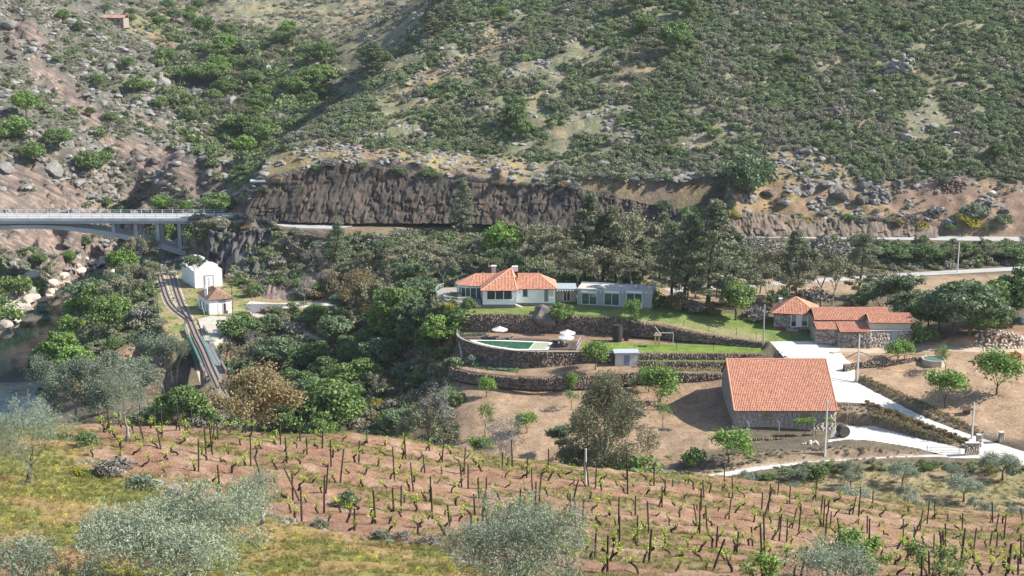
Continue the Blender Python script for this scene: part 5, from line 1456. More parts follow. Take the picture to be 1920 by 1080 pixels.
# stone farmhouse and long outbuildings
zs = 25.5
sh = House('stone_house', pZ(1490, 617, zs), 'square stone house with orange hipped roof and white doors', 'house')
f0, f1 = pZ(1451, 616, zs), pZ(1529.5, 620, zs)
dd = (Vector(f1) - Vector(f0)).xy.normalized(); nn = Vector((-dd.y, dd.x)); nn = nn if nn.y > 0 else -nn
Q = [Vector(f0).xy, Vector(f1).xy, Vector(f1).xy + nn * 7.5, Vector(f0).xy + nn * 7.5]
hE = 3.35
sh.block('walls', [tuple(p) for p in Q], zs - 1, zs + hE, MORTAR)
Aw, Bw = Q[0] - nn * .01, Q[1] - nn * .01
hol = []
for x0_, y0_, x1_, y1_ in ((1484, 589, 1501, 612), (1504.5, 589, 1514, 612)):
    a0, zt = wallpt(Aw, Bw, x0_, y0_); a1, zb = wallpt(Aw, Bw, x1_, y1_); hol.append((a0 - .15, a1 + .15, zb - zs - .2, zt - zs + .15))
def stone_side(hs_, A, B, zlo, zhi, seed, holes=(), m=HOUSEST, name='stones', sw=(.3, .75), sh_=(.2, .36)):
    """masonry skin on one wall; zlo, zhi in world"""
    A = Vector(A[:2]); B = Vector(B[:2]); o = hs_.o; z_lo = zlo if hasattr(zlo, '__len__') else (zlo, zlo); z_hi = zhi if hasattr(zhi, '__len__') else (zhi, zhi)
    r = stones([((A.x - o.x, A.y - o.y), (B.x - o.x, B.y - o.y), z_lo[0] - o.z, z_lo[1] - o.z, z_hi[0] - o.z, z_hi[1] - o.z)], sw, sh_, .05, .02, seed, holes, .012)
    link(name, mesh_np(name, r[0], r[1], m, tint=r[2]), hs_.root)['kind'] = 'stuff'
stone_side(sh, Aw, Bw, zs - .6, zs + hE - .05, 31, hol)
stone_side(sh, Q[3] - dd * .02, Q[0] - dd * .02, zs - .6, zs + hE - .05, 32)
ow = .4
E = [Vector((*(p + dd * i_ * ow + nn * j_ * ow), zs + hE - .08)) for p, i_, j_ in zip(Q, (-1, 1, 1, -1), (-1, -1, 1, 1))]
mid_ = (Q[0] + Q[2]) / 2; apx = Vector((mid_.x - .1, mid_.y, zs + hE + 2.6))
for i in range(4): sh.tiles(E[i], E[(i + 1) % 4], apx, apx); sh.ridge([E[i], apx], r=.12)
w_ = sh.window(Aw, Bw, 1484.5, 589.5, 1493, 612, 'french_window', FRAME, GLASS, (), .16, False)
w_ = sh.window(Aw, Bw, 1494, 589.5, 1501, 612, 'white_shutter_door', FRAME, FRAME, (), .10, False)
w_ = sh.window(Aw, Bw, 1504.5, 589.5, 1513.5, 611, 'window', FRAME, GLASSG, (), .14, False)
cp_ = Q[0] + dd * 1.0 + nn * 3.0
mb = MB(); mb.box((cp_.x - sh.o.x, cp_.y - sh.o.y, hE + 1.0), (.6, .6, 2.4)); mb.obj('chimney', METAL, sh.root)
mb = MB(); mb.box((cp_.x - sh.o.x, cp_.y - sh.o.y, hE + 2.28), (.75, .75, .14)); mb.obj('chimney_cap', METALW, sh.root)
st_ = wallpt(Aw, Bw, 1483, 612)[0]
sh.panel(Aw, Bw, st_ - .8, st_ + 1.5, zs - .3, zs - .02, .03, .7, CREAM, 'door_step')
mb = MB(); pc = Vector(pZ(1525, 633, 25.1)); mb.box((pc.x - sh.o.x, pc.y - sh.o.y, -.6), (.9, 1.6, 1.6)); mb.obj('buttress', MORTAR, sh.root)

ob = House('long_outbuilding', pZ(1600, 645, 25), 'long low stone outbuilding with stepped orange tiled roofs', 'outbuilding')
zb_ = 25.0
L0, L1, L2, L3 = [Vector(pZ(x, y, zb_)).xy for x, y in ((1529.5, 645), (1569.5, 646), (1630.5, 648), (1708.5, 646.5))]
# front range, left: low lean-to
ob.block('left_lean_to', [tuple(L0), tuple(L1), (L1.x, L1.y + 5), (L0.x, L0.y + 5)], zb_ - .5, zb_ + 2.9, MORTAR)
stone_side(ob, L0, L1, zb_ - .4, zb_ + 2.85, 41)
ob.block('middle_range', [(L1.x + .003, L1.y - 1.0), (L2.x, L2.y - .6), (L2.x, L2.y + 5), (L1.x + .003, L1.y + 5)], zb_ - .5, zb_ + 2.75, MORTAR)
stone_side(ob, (L1.x, L1.y - 1.02), (L2.x, L2.y - .62), zb_ - .4, zb_ + 2.7, 42)
ob.block('right_range', [(L2.x + .003, L2.y), (L3.x, L3.y), (L3.x, L3.y + 6), (L2.x + .003, L2.y + 6)], zb_ - .5, zb_ + 2.9, MORTAR)
s0, zt = wallpt(L2, L3, 1671.5, 622.5); s1, zb2 = wallpt(L2, L3, 1682, 645)
stone_side(ob, (L2.x, L2.y - .01), (L3.x, L3.y - .01), zb_ - .4, zb_ + 2.85, 43, [(s0 - .1, s1 + .1, zb2 - zb_ - .3, zt - zb_ + .1)])
ob.panel((L2.x, L2.y - .01), (L3.x, L3.y - .01), s0, s1, zb2, zt, -.02, .08, BLUEG, 'door')
ob.block('upper_band', [(L2.x + .05, L2.y + .9), (L3.x - .1, L3.y + .9), (L3.x - .1, L3.y + 5.5), (L2.x + .05, L2.y + 5.5)], zb_ + 2.9, zb_ + 4.35, CREAM)
ob.block('ledge', [(L2.x + .01, L2.y - .08), (L3.x + .05, L3.y - .08), (L3.x + .05, L3.y + .92), (L2.x + .01, L2.y + .92)], zb_ + 2.903, zb_ + 3.0, CONCP)
ob.block('upper_range', [(L0.x + .2, L0.y + 3.0), (L3.x - 3.5, L3.y + 3.0), (L3.x - 3.5, L3.y + 9), (L0.x + .2, L0.y + 9)], zb_ + 1, zb_ + 4.2, MORTAR)
# roofs
def slope(h, x0, x1, y0, z0_, y1, z1_, **k): return h.tiles((x0, y0, z0_), (x1, y0, z0_), (x1, y1, z1_), (x0, y1, z1_), **k)
slope(ob, L0.x - .1, L1.x + .1, L0.y - .35, zb_ + 2.95, L0.y + 3.0, zb_ + 3.9)
slope(ob, L1.x + .1, L2.x + .15, L1.y - 1.35, zb_ + 2.8, L1.y + 2.9, zb_ + 3.9)
slope(ob, L0.x + .1, L3.x - 3.3, L0.y + 2.7, zb_ + 4.15, L0.y + 6.3, zb_ + 5.75)
slope(ob, L3.x - 3.3, L0.x + .1, L0.y + 9.4, zb_ + 4.2, L0.y + 6.3, zb_ + 5.75)
slope(ob, L2.x - .1, L3.x + .2, L2.y + .45, zb_ + 4.4, L2.y + 3.4, zb_ + 5.6)
slope(ob, L3.x + .2, L2.x - .1, L2.y + 6.3, zb_ + 4.4, L2.y + 3.4, zb_ + 5.6)
ob.ridge([(L0.x + .1, L0.y + 6.3, zb_ + 5.78), (L3.x - 3.3, L0.y + 6.3, zb_ + 5.78)], r=.12); ob.ridge([(L2.x - .1, L2.y + 3.4, zb_ + 5.63), (L3.x + .2, L2.y + 3.4, zb_ + 5.63)], r=.11)
for xx in (L2.x - .1, L3.x + .2): ob.ridge([(xx, L2.y + .45, zb_ + 4.45), (xx, L2.y + 3.4, zb_ + 5.63)], r=.09, name='verge')
for px in (1580, 1601, 1645, 1655, 1693):
    pass

# pump house below the pool
pz_ = 21.72
sd_ = House('pump_house', pZ(1175, 686, pz_), 'small white pump house with a flat roof and a grey door', 'shed')
p0, p1 = Vector(pZ(1153.5, 686, pz_)).xy, Vector(pZ(1195.5, 685.5, pz_)).xy
sd_.block('walls', [tuple(p0), tuple(p1), (p1.x, p1.y + 2.6), (p0.x, p0.y + 2.6)], pz_ - .3, pz_ + 2.45, mat('grey_white_render', (.62, .60, .57), .9, .2, .08, 1, dirt=(.45, .40, .35), dirt_s=.8))
sd_.block('roof_slab', [(p0.x - .3, p0.y - .3), (p1.x + .25, p1.y - .3), (p1.x + .25, p1.y + 2.8), (p0.x - .3, p0.y + 2.8)], pz_ + 2.45, pz_ + 2.65, mat('slab_grey', (.38, .40, .42), .9))
s0, zt = wallpt(p0, p1, 1170, 666); s1, zb2 = wallpt(p0, p1, 1180.5, 685)
sd_.panel(p0, p1, s0, s1, zb2, zt, -.02, .08, BLUEG, 'door')
# ---------------------------------------------------------------- road bridge
CONCB = mat('bridge_concrete', (.40, .41, .42), .9, .25, .10, .5, .01, dirt=(.27, .27, .27), dirt_s=.25)
CONCL = mat('bridge_edge_beam', (.60, .60, .60), .9, .25, .07, .5, dirt=(.42, .42, .42), dirt_s=.3)
br = empty('road_bridge', pZ(372, 478, 14), 0, 'grey concrete arch road bridge with slim columns and a metal railing', 'bridge')
bo = Vector(br.location); BY = 410.5; ZD = 25.5
def bX(px): return ray(px, 411)[0] * BY
xl_, xr_ = bX(-330), bX(411)
def bbox(name, x0, x1, y0, y1, z0, z1, m):
    mb = MB(); mb.box(((x0 + x1) / 2 - bo.x, (y0 + y1) / 2 - bo.y, (z0 + z1) / 2 - bo.z), (x1 - x0, y1 - y0, z1 - z0)); return mb.obj(name, m, br)
bbox('deck', xl_, xr_, BY, BY + 8, ZD - 1.55, ZD - .45, CONCB)
dk = bbox('edge_beam', xl_, xr_, BY - .35, BY + .2, ZD - .75, ZD + .12, CONCL)
bbox('edge_beam', xl_, xr_, BY + 7.8, BY + 8.35, ZD - .75, ZD + .12, CONCL)
bbox('roadway', xl_, xr_, BY + .2, BY + 7.8, ZD - .447, ZD + .02, ROADM)
xc_ = bX(55); xe = bX(372); sp = xe - xc_
def archz(x): return ZD - 2.0 - 9.6 * ((x - xc_) / sp) ** 2
for yy in (BY + .5, BY + 5.7):
    mb = MB(); n = 44; V = []
    for i in range(n + 1):
        x = xc_ - sp + 2 * sp * i / n; zt = archz(x); th = 1.15 + .5 * abs((x - xc_) / sp)
        for y_, z_ in ((yy, zt - th), (yy + 1.6, zt - th), (yy + 1.6, zt), (yy, zt)): V.append((x - bo.x, y_ - bo.y, z_ - bo.z))
    Fc = [tuple((4 * i + a, 4 * i + 4 + a, 4 * i + 4 + (a + 1) % 4, 4 * i + (a + 1) % 4))[::-1] for i in range(n) for a in range(4)]
    mb.add(V, Fc); mb.obj('arch_rib', CONCB, br)
for px in (210, 252, 293, 334, 374.5):
    x = bX(px); zb_ = archz(x) - .2 if px < 370 else 13.0
    for yy in (BY + .7, BY + 5.9): bbox('column', x - .5, x + .5, yy, yy + 1.2, zb_, ZD - 1.55, CONCB)
for s_, yy in ((0, BY - .1), (1, BY + 8.05)):
    mb = MB()
    for z_ in (.62, 1.2): mb.box(((xl_ + xr_) / 2 - bo.x, yy - bo.y, ZD + z_ - bo.z), (xr_ - xl_, .07, .07))
    rl_ = mb.obj('handrail', METALW, br)
    x = xl_ + 1;
    pm = None
    while x < xr_:
        if x > bX(-60):
            if pm is None:
                m_ = MB(); m_.box((0, 0, .62), (.18, .14, 1.16)); pm = m_.mesh('railing_post', METALW)
            link('railing_post', pm, br, (x - bo.x, yy - bo.y, ZD + .1 - bo.z))
        x += 3.1
ab = empty('bridge_abutment', pZ(432, 430, 24), 0, 'dark masonry abutment where the road bridge meets the crag', 'abutment'); ao = Vector(ab.location)
xa = bX(458)
mb = MB(); mb.box(((xr_ + xa) / 2 - ao.x, BY + 4 - ao.y, ZD - 1.9 - ao.z), (xa - xr_, 8.6, 3.7)); mb.obj('core', EARTHW, ab)
r = stones([((xr_ - ao.x, BY - .32 - ao.y), (xa - ao.x, BY - .32 - ao.y), ZD - 3.6 - ao.z, ZD - 2.2 - ao.z, ZD - ao.z, ZD - ao.z)], (.5, 1), (.3, .5), .1, .04, 91)
link('stones', mesh_np('stones', r[0], r[1], WALLST, tint=r[2]), ab)['kind'] = 'stuff'
mb = MB(); mb.box(((bX(418) + xa) / 2 - ao.x, BY - .2 - ao.y, ZD + .55 - ao.z), (xa - bX(418), .3, .9)); mb.obj('parapet', CONCL, ab)
mb = MB()
for z_ in (1.2, 1.5): mb.box(((bX(418) + xa) / 2 - ao.x, BY - .2 - ao.y, ZD + z_ - ao.z), (xa - bX(418), .06, .06))
for k in range(6): mb.box((bX(418) + (xa - bX(418)) * (k + .02) / 5.1 - ao.x, BY - .2 - ao.y, ZD + 1.25 - ao.z), (.07, .07, .6))
mb.obj('rail', METALW, ab)

# ---------------------------------------------------------------- railway
RUST = mat('rusty_rail', (.09, .065, .055), .6, .4, .15, 3)
SLEEP = mat('old_sleeper', (.36, .30, .26), .95, .1, .25, 5)
BALL = mat('ballast', (.46, .41, .33), .95, .1, .2, 6, .03, 8, dirt=(.22, .20, .10), dirt_s=.5)
TEAL = mat('teal_paint', (.09, .24, .20), .6, .4, .2, 1.5, dirt=(.16, .20, .17), dirt_s=2)
def track(pts, label, gauge=1.0, start=0, vis=True, bal=True):
    W = smooth_line([pZ(x, y, 13) for x, y in pts], .6)
    root = empty('railway_track', W[len(W) // 2], 0, label, 'railway track'); o = Vector(root.location)
    N_ = [Vector((-(W[min(i + 1, len(W) - 1)] - W[max(i - 1, 0)]).y, (W[min(i + 1, len(W) - 1)] - W[max(i - 1, 0)]).x, 0)).normalized() for i in range(len(W))]
    for s_ in (-1, 1):
        mb = MB(); V = []
        for p, n in zip(W, N_):
            q = p + n * s_ * gauge / 2 - o
            for dx, dz in ((-.06, .12), (.06, .12), (.06, .33), (-.06, .33)): V.append((q.x + n.x * dx, q.y + n.y * dx, dz + .06))
        mb.add(V, [(4 * i + a, 4 * i + 4 + a, 4 * i + 4 + (a + 1) % 4, 4 * i + (a + 1) % 4) for i in range(len(W) - 1) for a in range(4)])
        mb.obj('rail', RUST, root)
    mb = MB()
    for i in range(0, len(W), 1):
        p = W[i] - o; n = N_[i]; mb.box((p.x, p.y, .10), (1.9, .26, .16), math.atan2(n.y, n.x))
    mb.obj('sleepers', SLEEP, root)['kind'] = 'stuff'
    if bal: ribbon('ballast', W, 1.35, BALL, .04, .9, parent=None)
    return W
TR1 = [(424, 750), (414, 732), (403, 708), (394, 688), (381, 657), (368, 631), (357, 604), (346, 583), (337, 562), (328, 535), (323, 510), (321, 490), (325, 472), (333, 455)]
TW = track(TR1, 'main railway line curving past the station and over the green girder bridge', bal=True)
track([(357, 604), (347, 596), (336, 588), (324, 577), (315, 563), (307, 540), (299, 512), (297, 490), (303, 470), (315, 450)], 'overgrown siding left of the main line, joining it before the girder bridge')
# girder bridge
gA, gB = Vector(pZ(394.5, 686, 13)), Vector(pZ(369, 632, 13))
gb = empty('girder_bridge', (gA + gB) / 2, 0, 'short railway bridge with teal riveted girders and a side walkway', 'bridge'); go_ = Vector(gb.location)
ax_ = (gB - gA).normalized(); nx_ = Vector((ax_.y, -ax_.x, 0)); Lg = (gB - gA).length
if nx_.x < 0: nx_ = -nx_
def along_box(name, s0, s1, o0, o1, z0, z1, m, parent=gb, org=go_):
    P = [gA + ax_ * s0 + nx_ * o0, gA + ax_ * s1 + nx_ * o0, gA + ax_ * s1 + nx_ * o1, gA + ax_ * s0 + nx_ * o1]
    mb = MB(); mb.prism([(p.x - org.x, p.y - org.y) for p in P], z0 - org.z, z1 - org.z); return mb.obj(name, m, parent)
for o1 in (-1.75, .95):
    along_box('girder', 0, Lg, o1, o1 + .14, 10.9, 13.1, TEAL)
    mb = MB()
    for z_ in (10.9, 13.12): mb.prism([(p.x - go_.x, p.y - go_.y) for p in (gA + nx_ * (o1 - .16), gB + nx_ * (o1 - .16), gB + nx_ * (o1 + .3), gA + nx_ * (o1 + .3))], z_ - go_.z, z_ + .09 - go_.z)
    mb.obj('flange', TEAL, gb)
    st = MB()
    k = .6
    while k < Lg:
        p = gA + ax_ * k + nx_ * (o1 + .0) - go_; st.box((p.x, p.y, -1.0), (.5, .07, 2.1), math.atan2(nx_.y, nx_.x)); k += 1.15
    st.obj('stiffeners', TEAL, gb)['kind'] = 'stuff'
along_box('deck', 0, Lg, -1.5, 1.0, 12.5, 12.98, TIMBER_D)
along_box('walkway', 0, Lg, 1.3, 2.6, 12.6, 12.75, mat('grating', (.13, .13, .14), .8, .3, .2, 6))
sl_ = MB(); k = .3
while k < Lg:
    p = gA + ax_ * k + nx_ * 1.95 - go_; sl_.box((p.x, p.y, -.2), (1.3, .3, .05), math.atan2(nx_.y, nx_.x)); k += .7
sl_.obj('walkway_boards', mat('grey_boards', (.32, .30, .30), .9), gb)['kind'] = 'stuff'
for o1 in (-1.95, 2.65):
    mb = MB()
    for z_ in (.45, 1.0): mb.tube([gA + nx_ * o1 - go_ + Vector((0, 0, z_)), gB + nx_ * o1 - go_ + Vector((0, 0, z_))], .04, 4)
    k = 0
    while k <= Lg:
        p = gA + ax_ * k + nx_ * o1 - go_; mb.box((p.x, p.y, .45), (.06, .06, 1.15)); k += 1.6
    mb.obj('lattice_railing', TEAL, gb)
for nm, s0, s1 in (('near_abutment', -7, 0), ('far_abutment', Lg, Lg + 7)):
    t_ = along_box(nm, s0, s1, -2.0, 2.2, 3.0, 12.9, MORTAR)
    for o1 in (-2.3, 2.2): along_box('wing_wall', s0, s1, o1, o1 + .45, 4.0, 13.9, mat('abutment_stone', (.20, .17, .15), .95, .1, .25, 2, .04))

# station
SIGNW = mat('sign_blue', (.10, .13, .20), .7, .3, .1, 2)
def gable_station():
    st = House('station_house', pZ(398, 588, 13), 'small white station house with an old tiled hipped roof and name lettering', 'station')
    A, B = Vector(pZ(393, 590.5, 13)).xy, Vector(pZ(436, 586.5, 13)).xy
    d = (B - A).normalized(); n = Vector((-d.y, d.x)); n = n if n.y > 0 else -n
    sk = -.10     # the house runs back and to the left
    bk = (n + d * sk).normalized() * 9.0
    P = [A, B, B + bk, A + bk]; H_ = 3.7
    st.block('walls', [tuple(p) for p in P], 12.7, 13 + H_, WHITEOLD)
    E = [Vector((*(p + d * i * .35 + n * j * .35), 13 + H_ + .02)) for p, i, j in zip(P, (-1, 1, 1, -1), (-1, -1, 1, 1))]
    r0 = (P[0] + P[1]) / 2 + bk * .30; r1 = (P[0] + P[1]) / 2 + bk * .72; r0 = Vector((*r0, 13 + H_ + 2.1)); r1 = Vector((*r1, 13 + H_ + 2.1))
    st.tiles(E[0], E[1], r0, r0, TILE2); st.tiles(E[1], E[2], r1, r0, TILE2); st.tiles(E[2], E[3], r1, r1, TILE2)
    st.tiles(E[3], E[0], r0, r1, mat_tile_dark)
    for a_, b_ in ((E[0], r0), (E[1], r0), (E[2], r1), (E[3], r1), (r0, r1)): st.ridge([a_, b_], TILEO, .1)
    c = (P[0] + P[3]) / 2 - bk * .12 + d * .35
    mb = MB(); mb.box((c.x - st.o.x, c.y - st.o.y, 4.3), (.75, .75, 3.4)); mb.box((c.x - st.o.x, c.y - st.o.y, 6.08), (.95, .95, .15)); mb.lathe([(.28, 0), (.30, .5), (.2, .55)], 8, (c.x - st.o.x, c.y - st.o.y, 6.15)); mb.obj('chimney', WHITEOLD, st.root)
    Aa, Bb = A - n * .01, B - n * .01
    s0, zt = wallpt(Aa, Bb, 408.5, 569); s1, zb = wallpt(Aa, Bb, 415.5, 586); st.panel(Aa, Bb, s0, s1, zb, zt, 0, .05, FRAME, 'shutter_door')
    s0, zt = wallpt(Aa, Bb, 418.5, 569); s1, zb = wallpt(Aa, Bb, 424, 586); st.panel(Aa, Bb, s0, s1, zb, zt, 0, .04, mat('red_door', (.09, .03, .03), .7), 'door')
    st.panel(Aa, Bb, s0 - .12, s0 - .001, zb, zt + .12, 0, .07, FRAME, 'door_frame')
    for k in range(3):   # openings on the track side
        q0, q1 = A, A + bk; L_ = bk.length; u = 1.4 + k * 2.7
        dd_ = bk.normalized(); o2 = Vector((-dd_.y, dd_.x)); o2 = o2 if o2.x < 0 else -o2
        p = A + dd_ * (u + .5) + o2 * .03; mb = MB(); mb.box((p.x - st.o.x, p.y - st.o.y, 1.3), (.08, 1.0, 2.2), math.atan2(dd_.y, dd_.x) - math.pi / 2); mb.obj('side_door', SAGE, st.root)
    for txt, py0, hh in (('ABREIRO', 562.3, .62), ('29,2 KM', 566.2, .5)):
        hh *= .8
        cu = bpy.data.curves.new('lettering', 'FONT'); cu.body = txt; cu.size = hh * 1.25; cu.align_x = 'CENTER'; cu.align_y = 'CENTER'; cu.extrude = .02; cu.offset = .012
        t0 = bpy.data.objects.new('lettering', cu); COL.objects.link(t0); me = bpy.data.meshes.new_from_object(t0.evaluated_get(bpy.context.evaluated_depsgraph_get())); bpy.data.objects.remove(t0)
        me.materials.clear(); me.materials.append(SIGNW); t = link('lettering', me, st.root)
        s_, z_ = wallpt(Aa, Bb, 416.5, py0); p = Aa + d * s_ - n * .04
        t.location = (p.x - st.o.x, p.y - st.o.y, z_ - st.o.z); t.rotation_euler = (math.pi / 2, 0, math.atan2(d.y, d.x))
    return st, P
TILEO = mat('old_ridge', (.40, .30, .24), .9, .1, .25, 2)
mat_tile_dark = stone_mat('dark_clay_tiles', (.07, .045, .035), (.26, .17, .12), .3)  # darker tile colours, used only on the station's left roof slope
STN, STP = gable_station()
# ruined goods shed
gs = House('goods_shed', pZ(390, 538, 13), 'roofless white goods shed with a peaked gable and a tree growing out of it', 'shed')
A, B = Vector(pZ(366, 540.5, 13)).xy, Vector(pZ(417.5, 536, 13)).xy
d = (B - A).normalized(); n = Vector((-d.y, d.x)); n = n if n.y > 0 else -n; bk = (n - d * .12).normalized() * 11
o = gs.o; L_ = (B - A).length
def gable(off, nm):
    mb = MB(); pts = [(0, 0), (L_, 0), (L_, 5.0), (L_ * .86, 5.75), (L_ * .86, 6.3), (L_ * .68, 7.0), (L_ * .5, 7.3), (L_ * .32, 6.7), (L_ * .14, 5.7), (0, 5.0)]
    V = []
    for t in (0, .4):
        for s_, h in pts:
            p = A + d * s_ + n * (t) + off; V.append((p.x - o.x, p.y - o.y, h - .3))
    k = len(pts); mb.add(V, [tuple(range(k)), tuple(range(k, 2 * k))[::-1]] + [(i, k + i, k + (i + 1) % k, (i + 1) % k) for i in range(k)])
    return mb.obj(nm, WHITEOLD, gs.root)
gable(Vector((0, 0)), 'front_gable'); gable(bk, 'rear_gable')
for q in (A, B - d * .4):
    mb = MB(); P = [q + n * .41, q + d * .4 + n * .41, q + d * .4 + bk - n * .01, q + bk - n * .01]; mb.prism([(p.x - o.x, p.y - o.y) for p in P], -.3, 4.6); mb.obj('side_wall', WHITEOLD, gs.root)
Aa, Bb = A - n * .01, B - n * .01
s0, zt = wallpt(Aa, Bb, 382, 516.5); s1, zb = wallpt(Aa, Bb, 401.5, 537); gs.panel(Aa, Bb, s0, s1, zb, zt, -.0, .06, mat('stone_surround', (.36, .32, .28), .9), 'door_surround')
gs.panel(Aa, Bb, s0 + .35, s1 - .35, zb, zt - .35, .06, .05, FRAME, 'door')
gs.panel(Aa, Bb, s0 + (s1 - s0) * .42, s0 + (s1 - s0) * .60, zb, zt - .6, .11, .05, mat('pale_blue_door', (.55, .60, .64), .7), 'door_leaf')
tree('green_open', h=5.5, w=1.2, label='tangled tree growing out of the roofless goods shed', world=tuple(A + d * 1.2 + bk * .35) + (16.0,), cat='tree')
tree('green_open', h=4.2, w=1.3, label='smaller leafy growth at the back of the roofless goods shed', world=tuple(A + d * 3.2 + bk * .65) + (15.6,), cat='tree')
# station details
def pole(px, py, h, label, m=CONCP, r=.12, name='utility_pole', cat='pole', sq=False, arm=0, lean=(0, 0), d0=30, group=None, r1=None, world=None):
    p = world or hit(px, py, d0); root = empty(name, p, 0, label, cat, group)
    mb = MB(); r1 = r1 or r * .7
    mb.tube([(0, 0, -.5), (lean[0] * h, lean[1] * h, h)], [r, r1], 4 if sq else 8); mb.obj('shaft', m, root)
    if arm:
        mb = MB(); mb.box((lean[0] * h, lean[1] * h, h - .35), (arm, .1, .1)); mb.obj('crossarm', m, root)
        for s_ in (-.42, .42):
            mb = MB(); mb.lathe([(.05, 0), (.07, .1), (.03, .2)], 6, (lean[0] * h + s_ * arm, lean[1] * h, h - .3)); mb.obj('insulator', METALW, root)
    return root
pole(436.5, 592, 7.6, 'tall dark timber pole at the corner of the station house', TIMBER_D, .10, arm=.7)
pole(474, 593, 5.4, 'pale metal pole beside the road right of the station', METAL, .08, r1=.05)
pole(297, 597, 9.2, 'thin rusty telegraph pole on the embankment left of the siding', RUST, .08, arm=.6)
pole(291, 590, 7.0, 'shorter grey telegraph pole behind the rusty one on the embankment', mat('grey_pole', (.30, .27, .24), .9), .07)
pole(507, 565, 2.4, 'short red and white marker post at the foot of the lower crag', REDP, .06, name='marker_post', cat='post')
pole(384.5, 590, 3.4, 'white sloping pipe beside the track side of the station house', METALW, .06, lean=(-.15, -.35), name='pipe', cat='pipe')
for px, py, lb in ((423.5, 592.5, 'small blue sign board on legs in front of the station door'),):
    p = hit(px, py); root = empty('sign_board', p, 0, lb, 'sign'); mb = MB(); mb.box((0, 0, 1.0), (1.1, .06, .75)); mb.obj('board', mat('blue_board', (.16, .21, .28), .7), root)
    for s_ in (-.4, .4): mb = MB(); mb.box((s_, 0, .3), (.06, .06, .7)); mb.obj('leg', METAL, root)
p = hit(506, 424, 350); root = empty('road_sign', p, 0, 'small dark information sign at the edge of the road lay-by', 'sign')
mb = MB(); mb.box((0, 0, 1.3), (.75, .08, 1.5)); mb.obj('panel', SIGNW, root)
for s_ in (-.42, .42): mb = MB(); mb.box((s_, 0, 1.0), (.07, .07, 2.3)); mb.obj('leg', METAL, root)
p = hit(483, 341, 380); root = empty('stone_lintel_slab', p, 0, 'flat pale slab roof showing at the edge of the slope above the bridge', 'slab'); mb = MB(); mb.box((0, 0, .3), (4.2, 2, .5)); mb.obj('slab', METALW, root)
# a concrete platform edge
pe = empty('platform', pZ(385, 620, 13), 0, 'pale raised station platform beside the main line', 'platform'); P = [pZ(x, y, 13) for x, y in ((371, 600), (395, 594), (452, 596), (440, 612), (404, 640), (384, 640))]
mb = MB(); mb.prism([(q[0] - pe.location.x, q[1] - pe.location.y) for q in P], -.6, .22); mb.obj('slab', mat('platform_paving', (.46, .42, .36), .95, .1, .15, 1, dirt=(.30, .27, .14), dirt_s=.3), pe)

# ---------------------------------------------------------------- swimming pool terrace
zP = 23.92
POOLW = bpy.data.materials.new('pool_water'); POOLW.use_nodes = True
b_ = POOLW.node_tree.nodes['Principled BSDF']; b_.inputs['Base Color'].default_value = (.03, .115, .06, 1); b_.inputs['Roughness'].default_value = .07
pl = empty('swimming_pool', pZ(960, 645, zP), 0, 'green water swimming pool with pale edge stones and a flat shallow end', 'pool'); po = Vector(pl.location)
def ppoly(name, pts, z0, z1, m, parent=pl, o=po, smooth=0):
    P = [pZ(x, y, z1) for x, y in pts]; mb = MB(); mb.prism([(q[0] - o.x, q[1] - o.y) for q in P], z0 - o.z, z1 - o.z); return mb.obj(name, m, parent)
outer = [(880, 637.2), (888, 641), (903, 645.5), (925, 650), (950, 654), (968, 656.3), (1024, 655.5), (1033, 641.5), (1000, 639.8), (950, 637.8)]
water = [(890, 638.6), (897, 641.3), (912, 645.4), (932, 649.3), (955, 652.7), (968, 654.2), (991, 654.2), (1002, 641.7), (960, 640), (925, 638.9)]
ppoly('edge_stones', outer, zP - .4, zP + .12, mat('pool_edge', (.66, .64, .58), .85, .2, .08, 1))
ppoly('water', water, zP, zP + .135, POOLW)
ppoly('shallow_end', [(993, 654.2), (1022, 654.5), (1031, 642.6), (1004, 641.8)], zP, zP + .14, mat('shallow_floor', (.34, .36, .24), .5, .4, .05, 1))
ppoly('white_strip', [(1023.5, 655.3), (1027.5, 655.3), (1036, 641.7), (1032.3, 641.6)], zP, zP + .145, FRAME)
dkr = empty('timber_deck', pZ(1060, 650, zP), 0, 'dark timber deck at the shallow end of the pool', 'deck')
a0, a1, a2, a3 = [Vector(pZ(x, y, zP)) for x, y in ((1028.5, 656), (1080, 656.5), (1088, 641), (1037.5, 641))]
bm_ = None
for k in range(26):
    u0, u1 = k / 26 + .004, (k + 1) / 26 - .004
    mb = MB(); mb.prism([(q.x - dkr.location.x, q.y - dkr.location.y) for q in (a0.lerp(a3, u0), a1.lerp(a2, u0), a1.lerp(a2, u1), a0.lerp(a3, u1))], .02, .13 + .01 * (k % 2)); mb.obj('plank', mat('deck_plank', (.13, .10, .085), .85, .2, .25, 3), dkr)
dk2 = empty('timber_deck', pZ(940, 634, zP), 0, 'narrow timber deck under the loungers along the far side of the pool', 'deck')
a0, a1, a2, a3 = [Vector(pZ(x, y, zP)) for x, y in ((866, 635), (1030, 640.5), (1030, 636.8), (868, 631))]
for k in range(8):
    u0, u1 = k / 8 + .01, (k + 1) / 8 - .01
    mb = MB(); mb.prism([(q.x - dk2.location.x, q.y - dk2.location.y) for q in (a0.lerp(a3, u0), a1.lerp(a2, u0), a1.lerp(a2, u1), a0.lerp(a3, u1))], .02, .12 + .01 * (k % 2)); mb.obj('plank', MATS['deck_plank'], dk2)
CANV = mat('canvas', (.62, .58, .53), .9, .1, .06, 2)
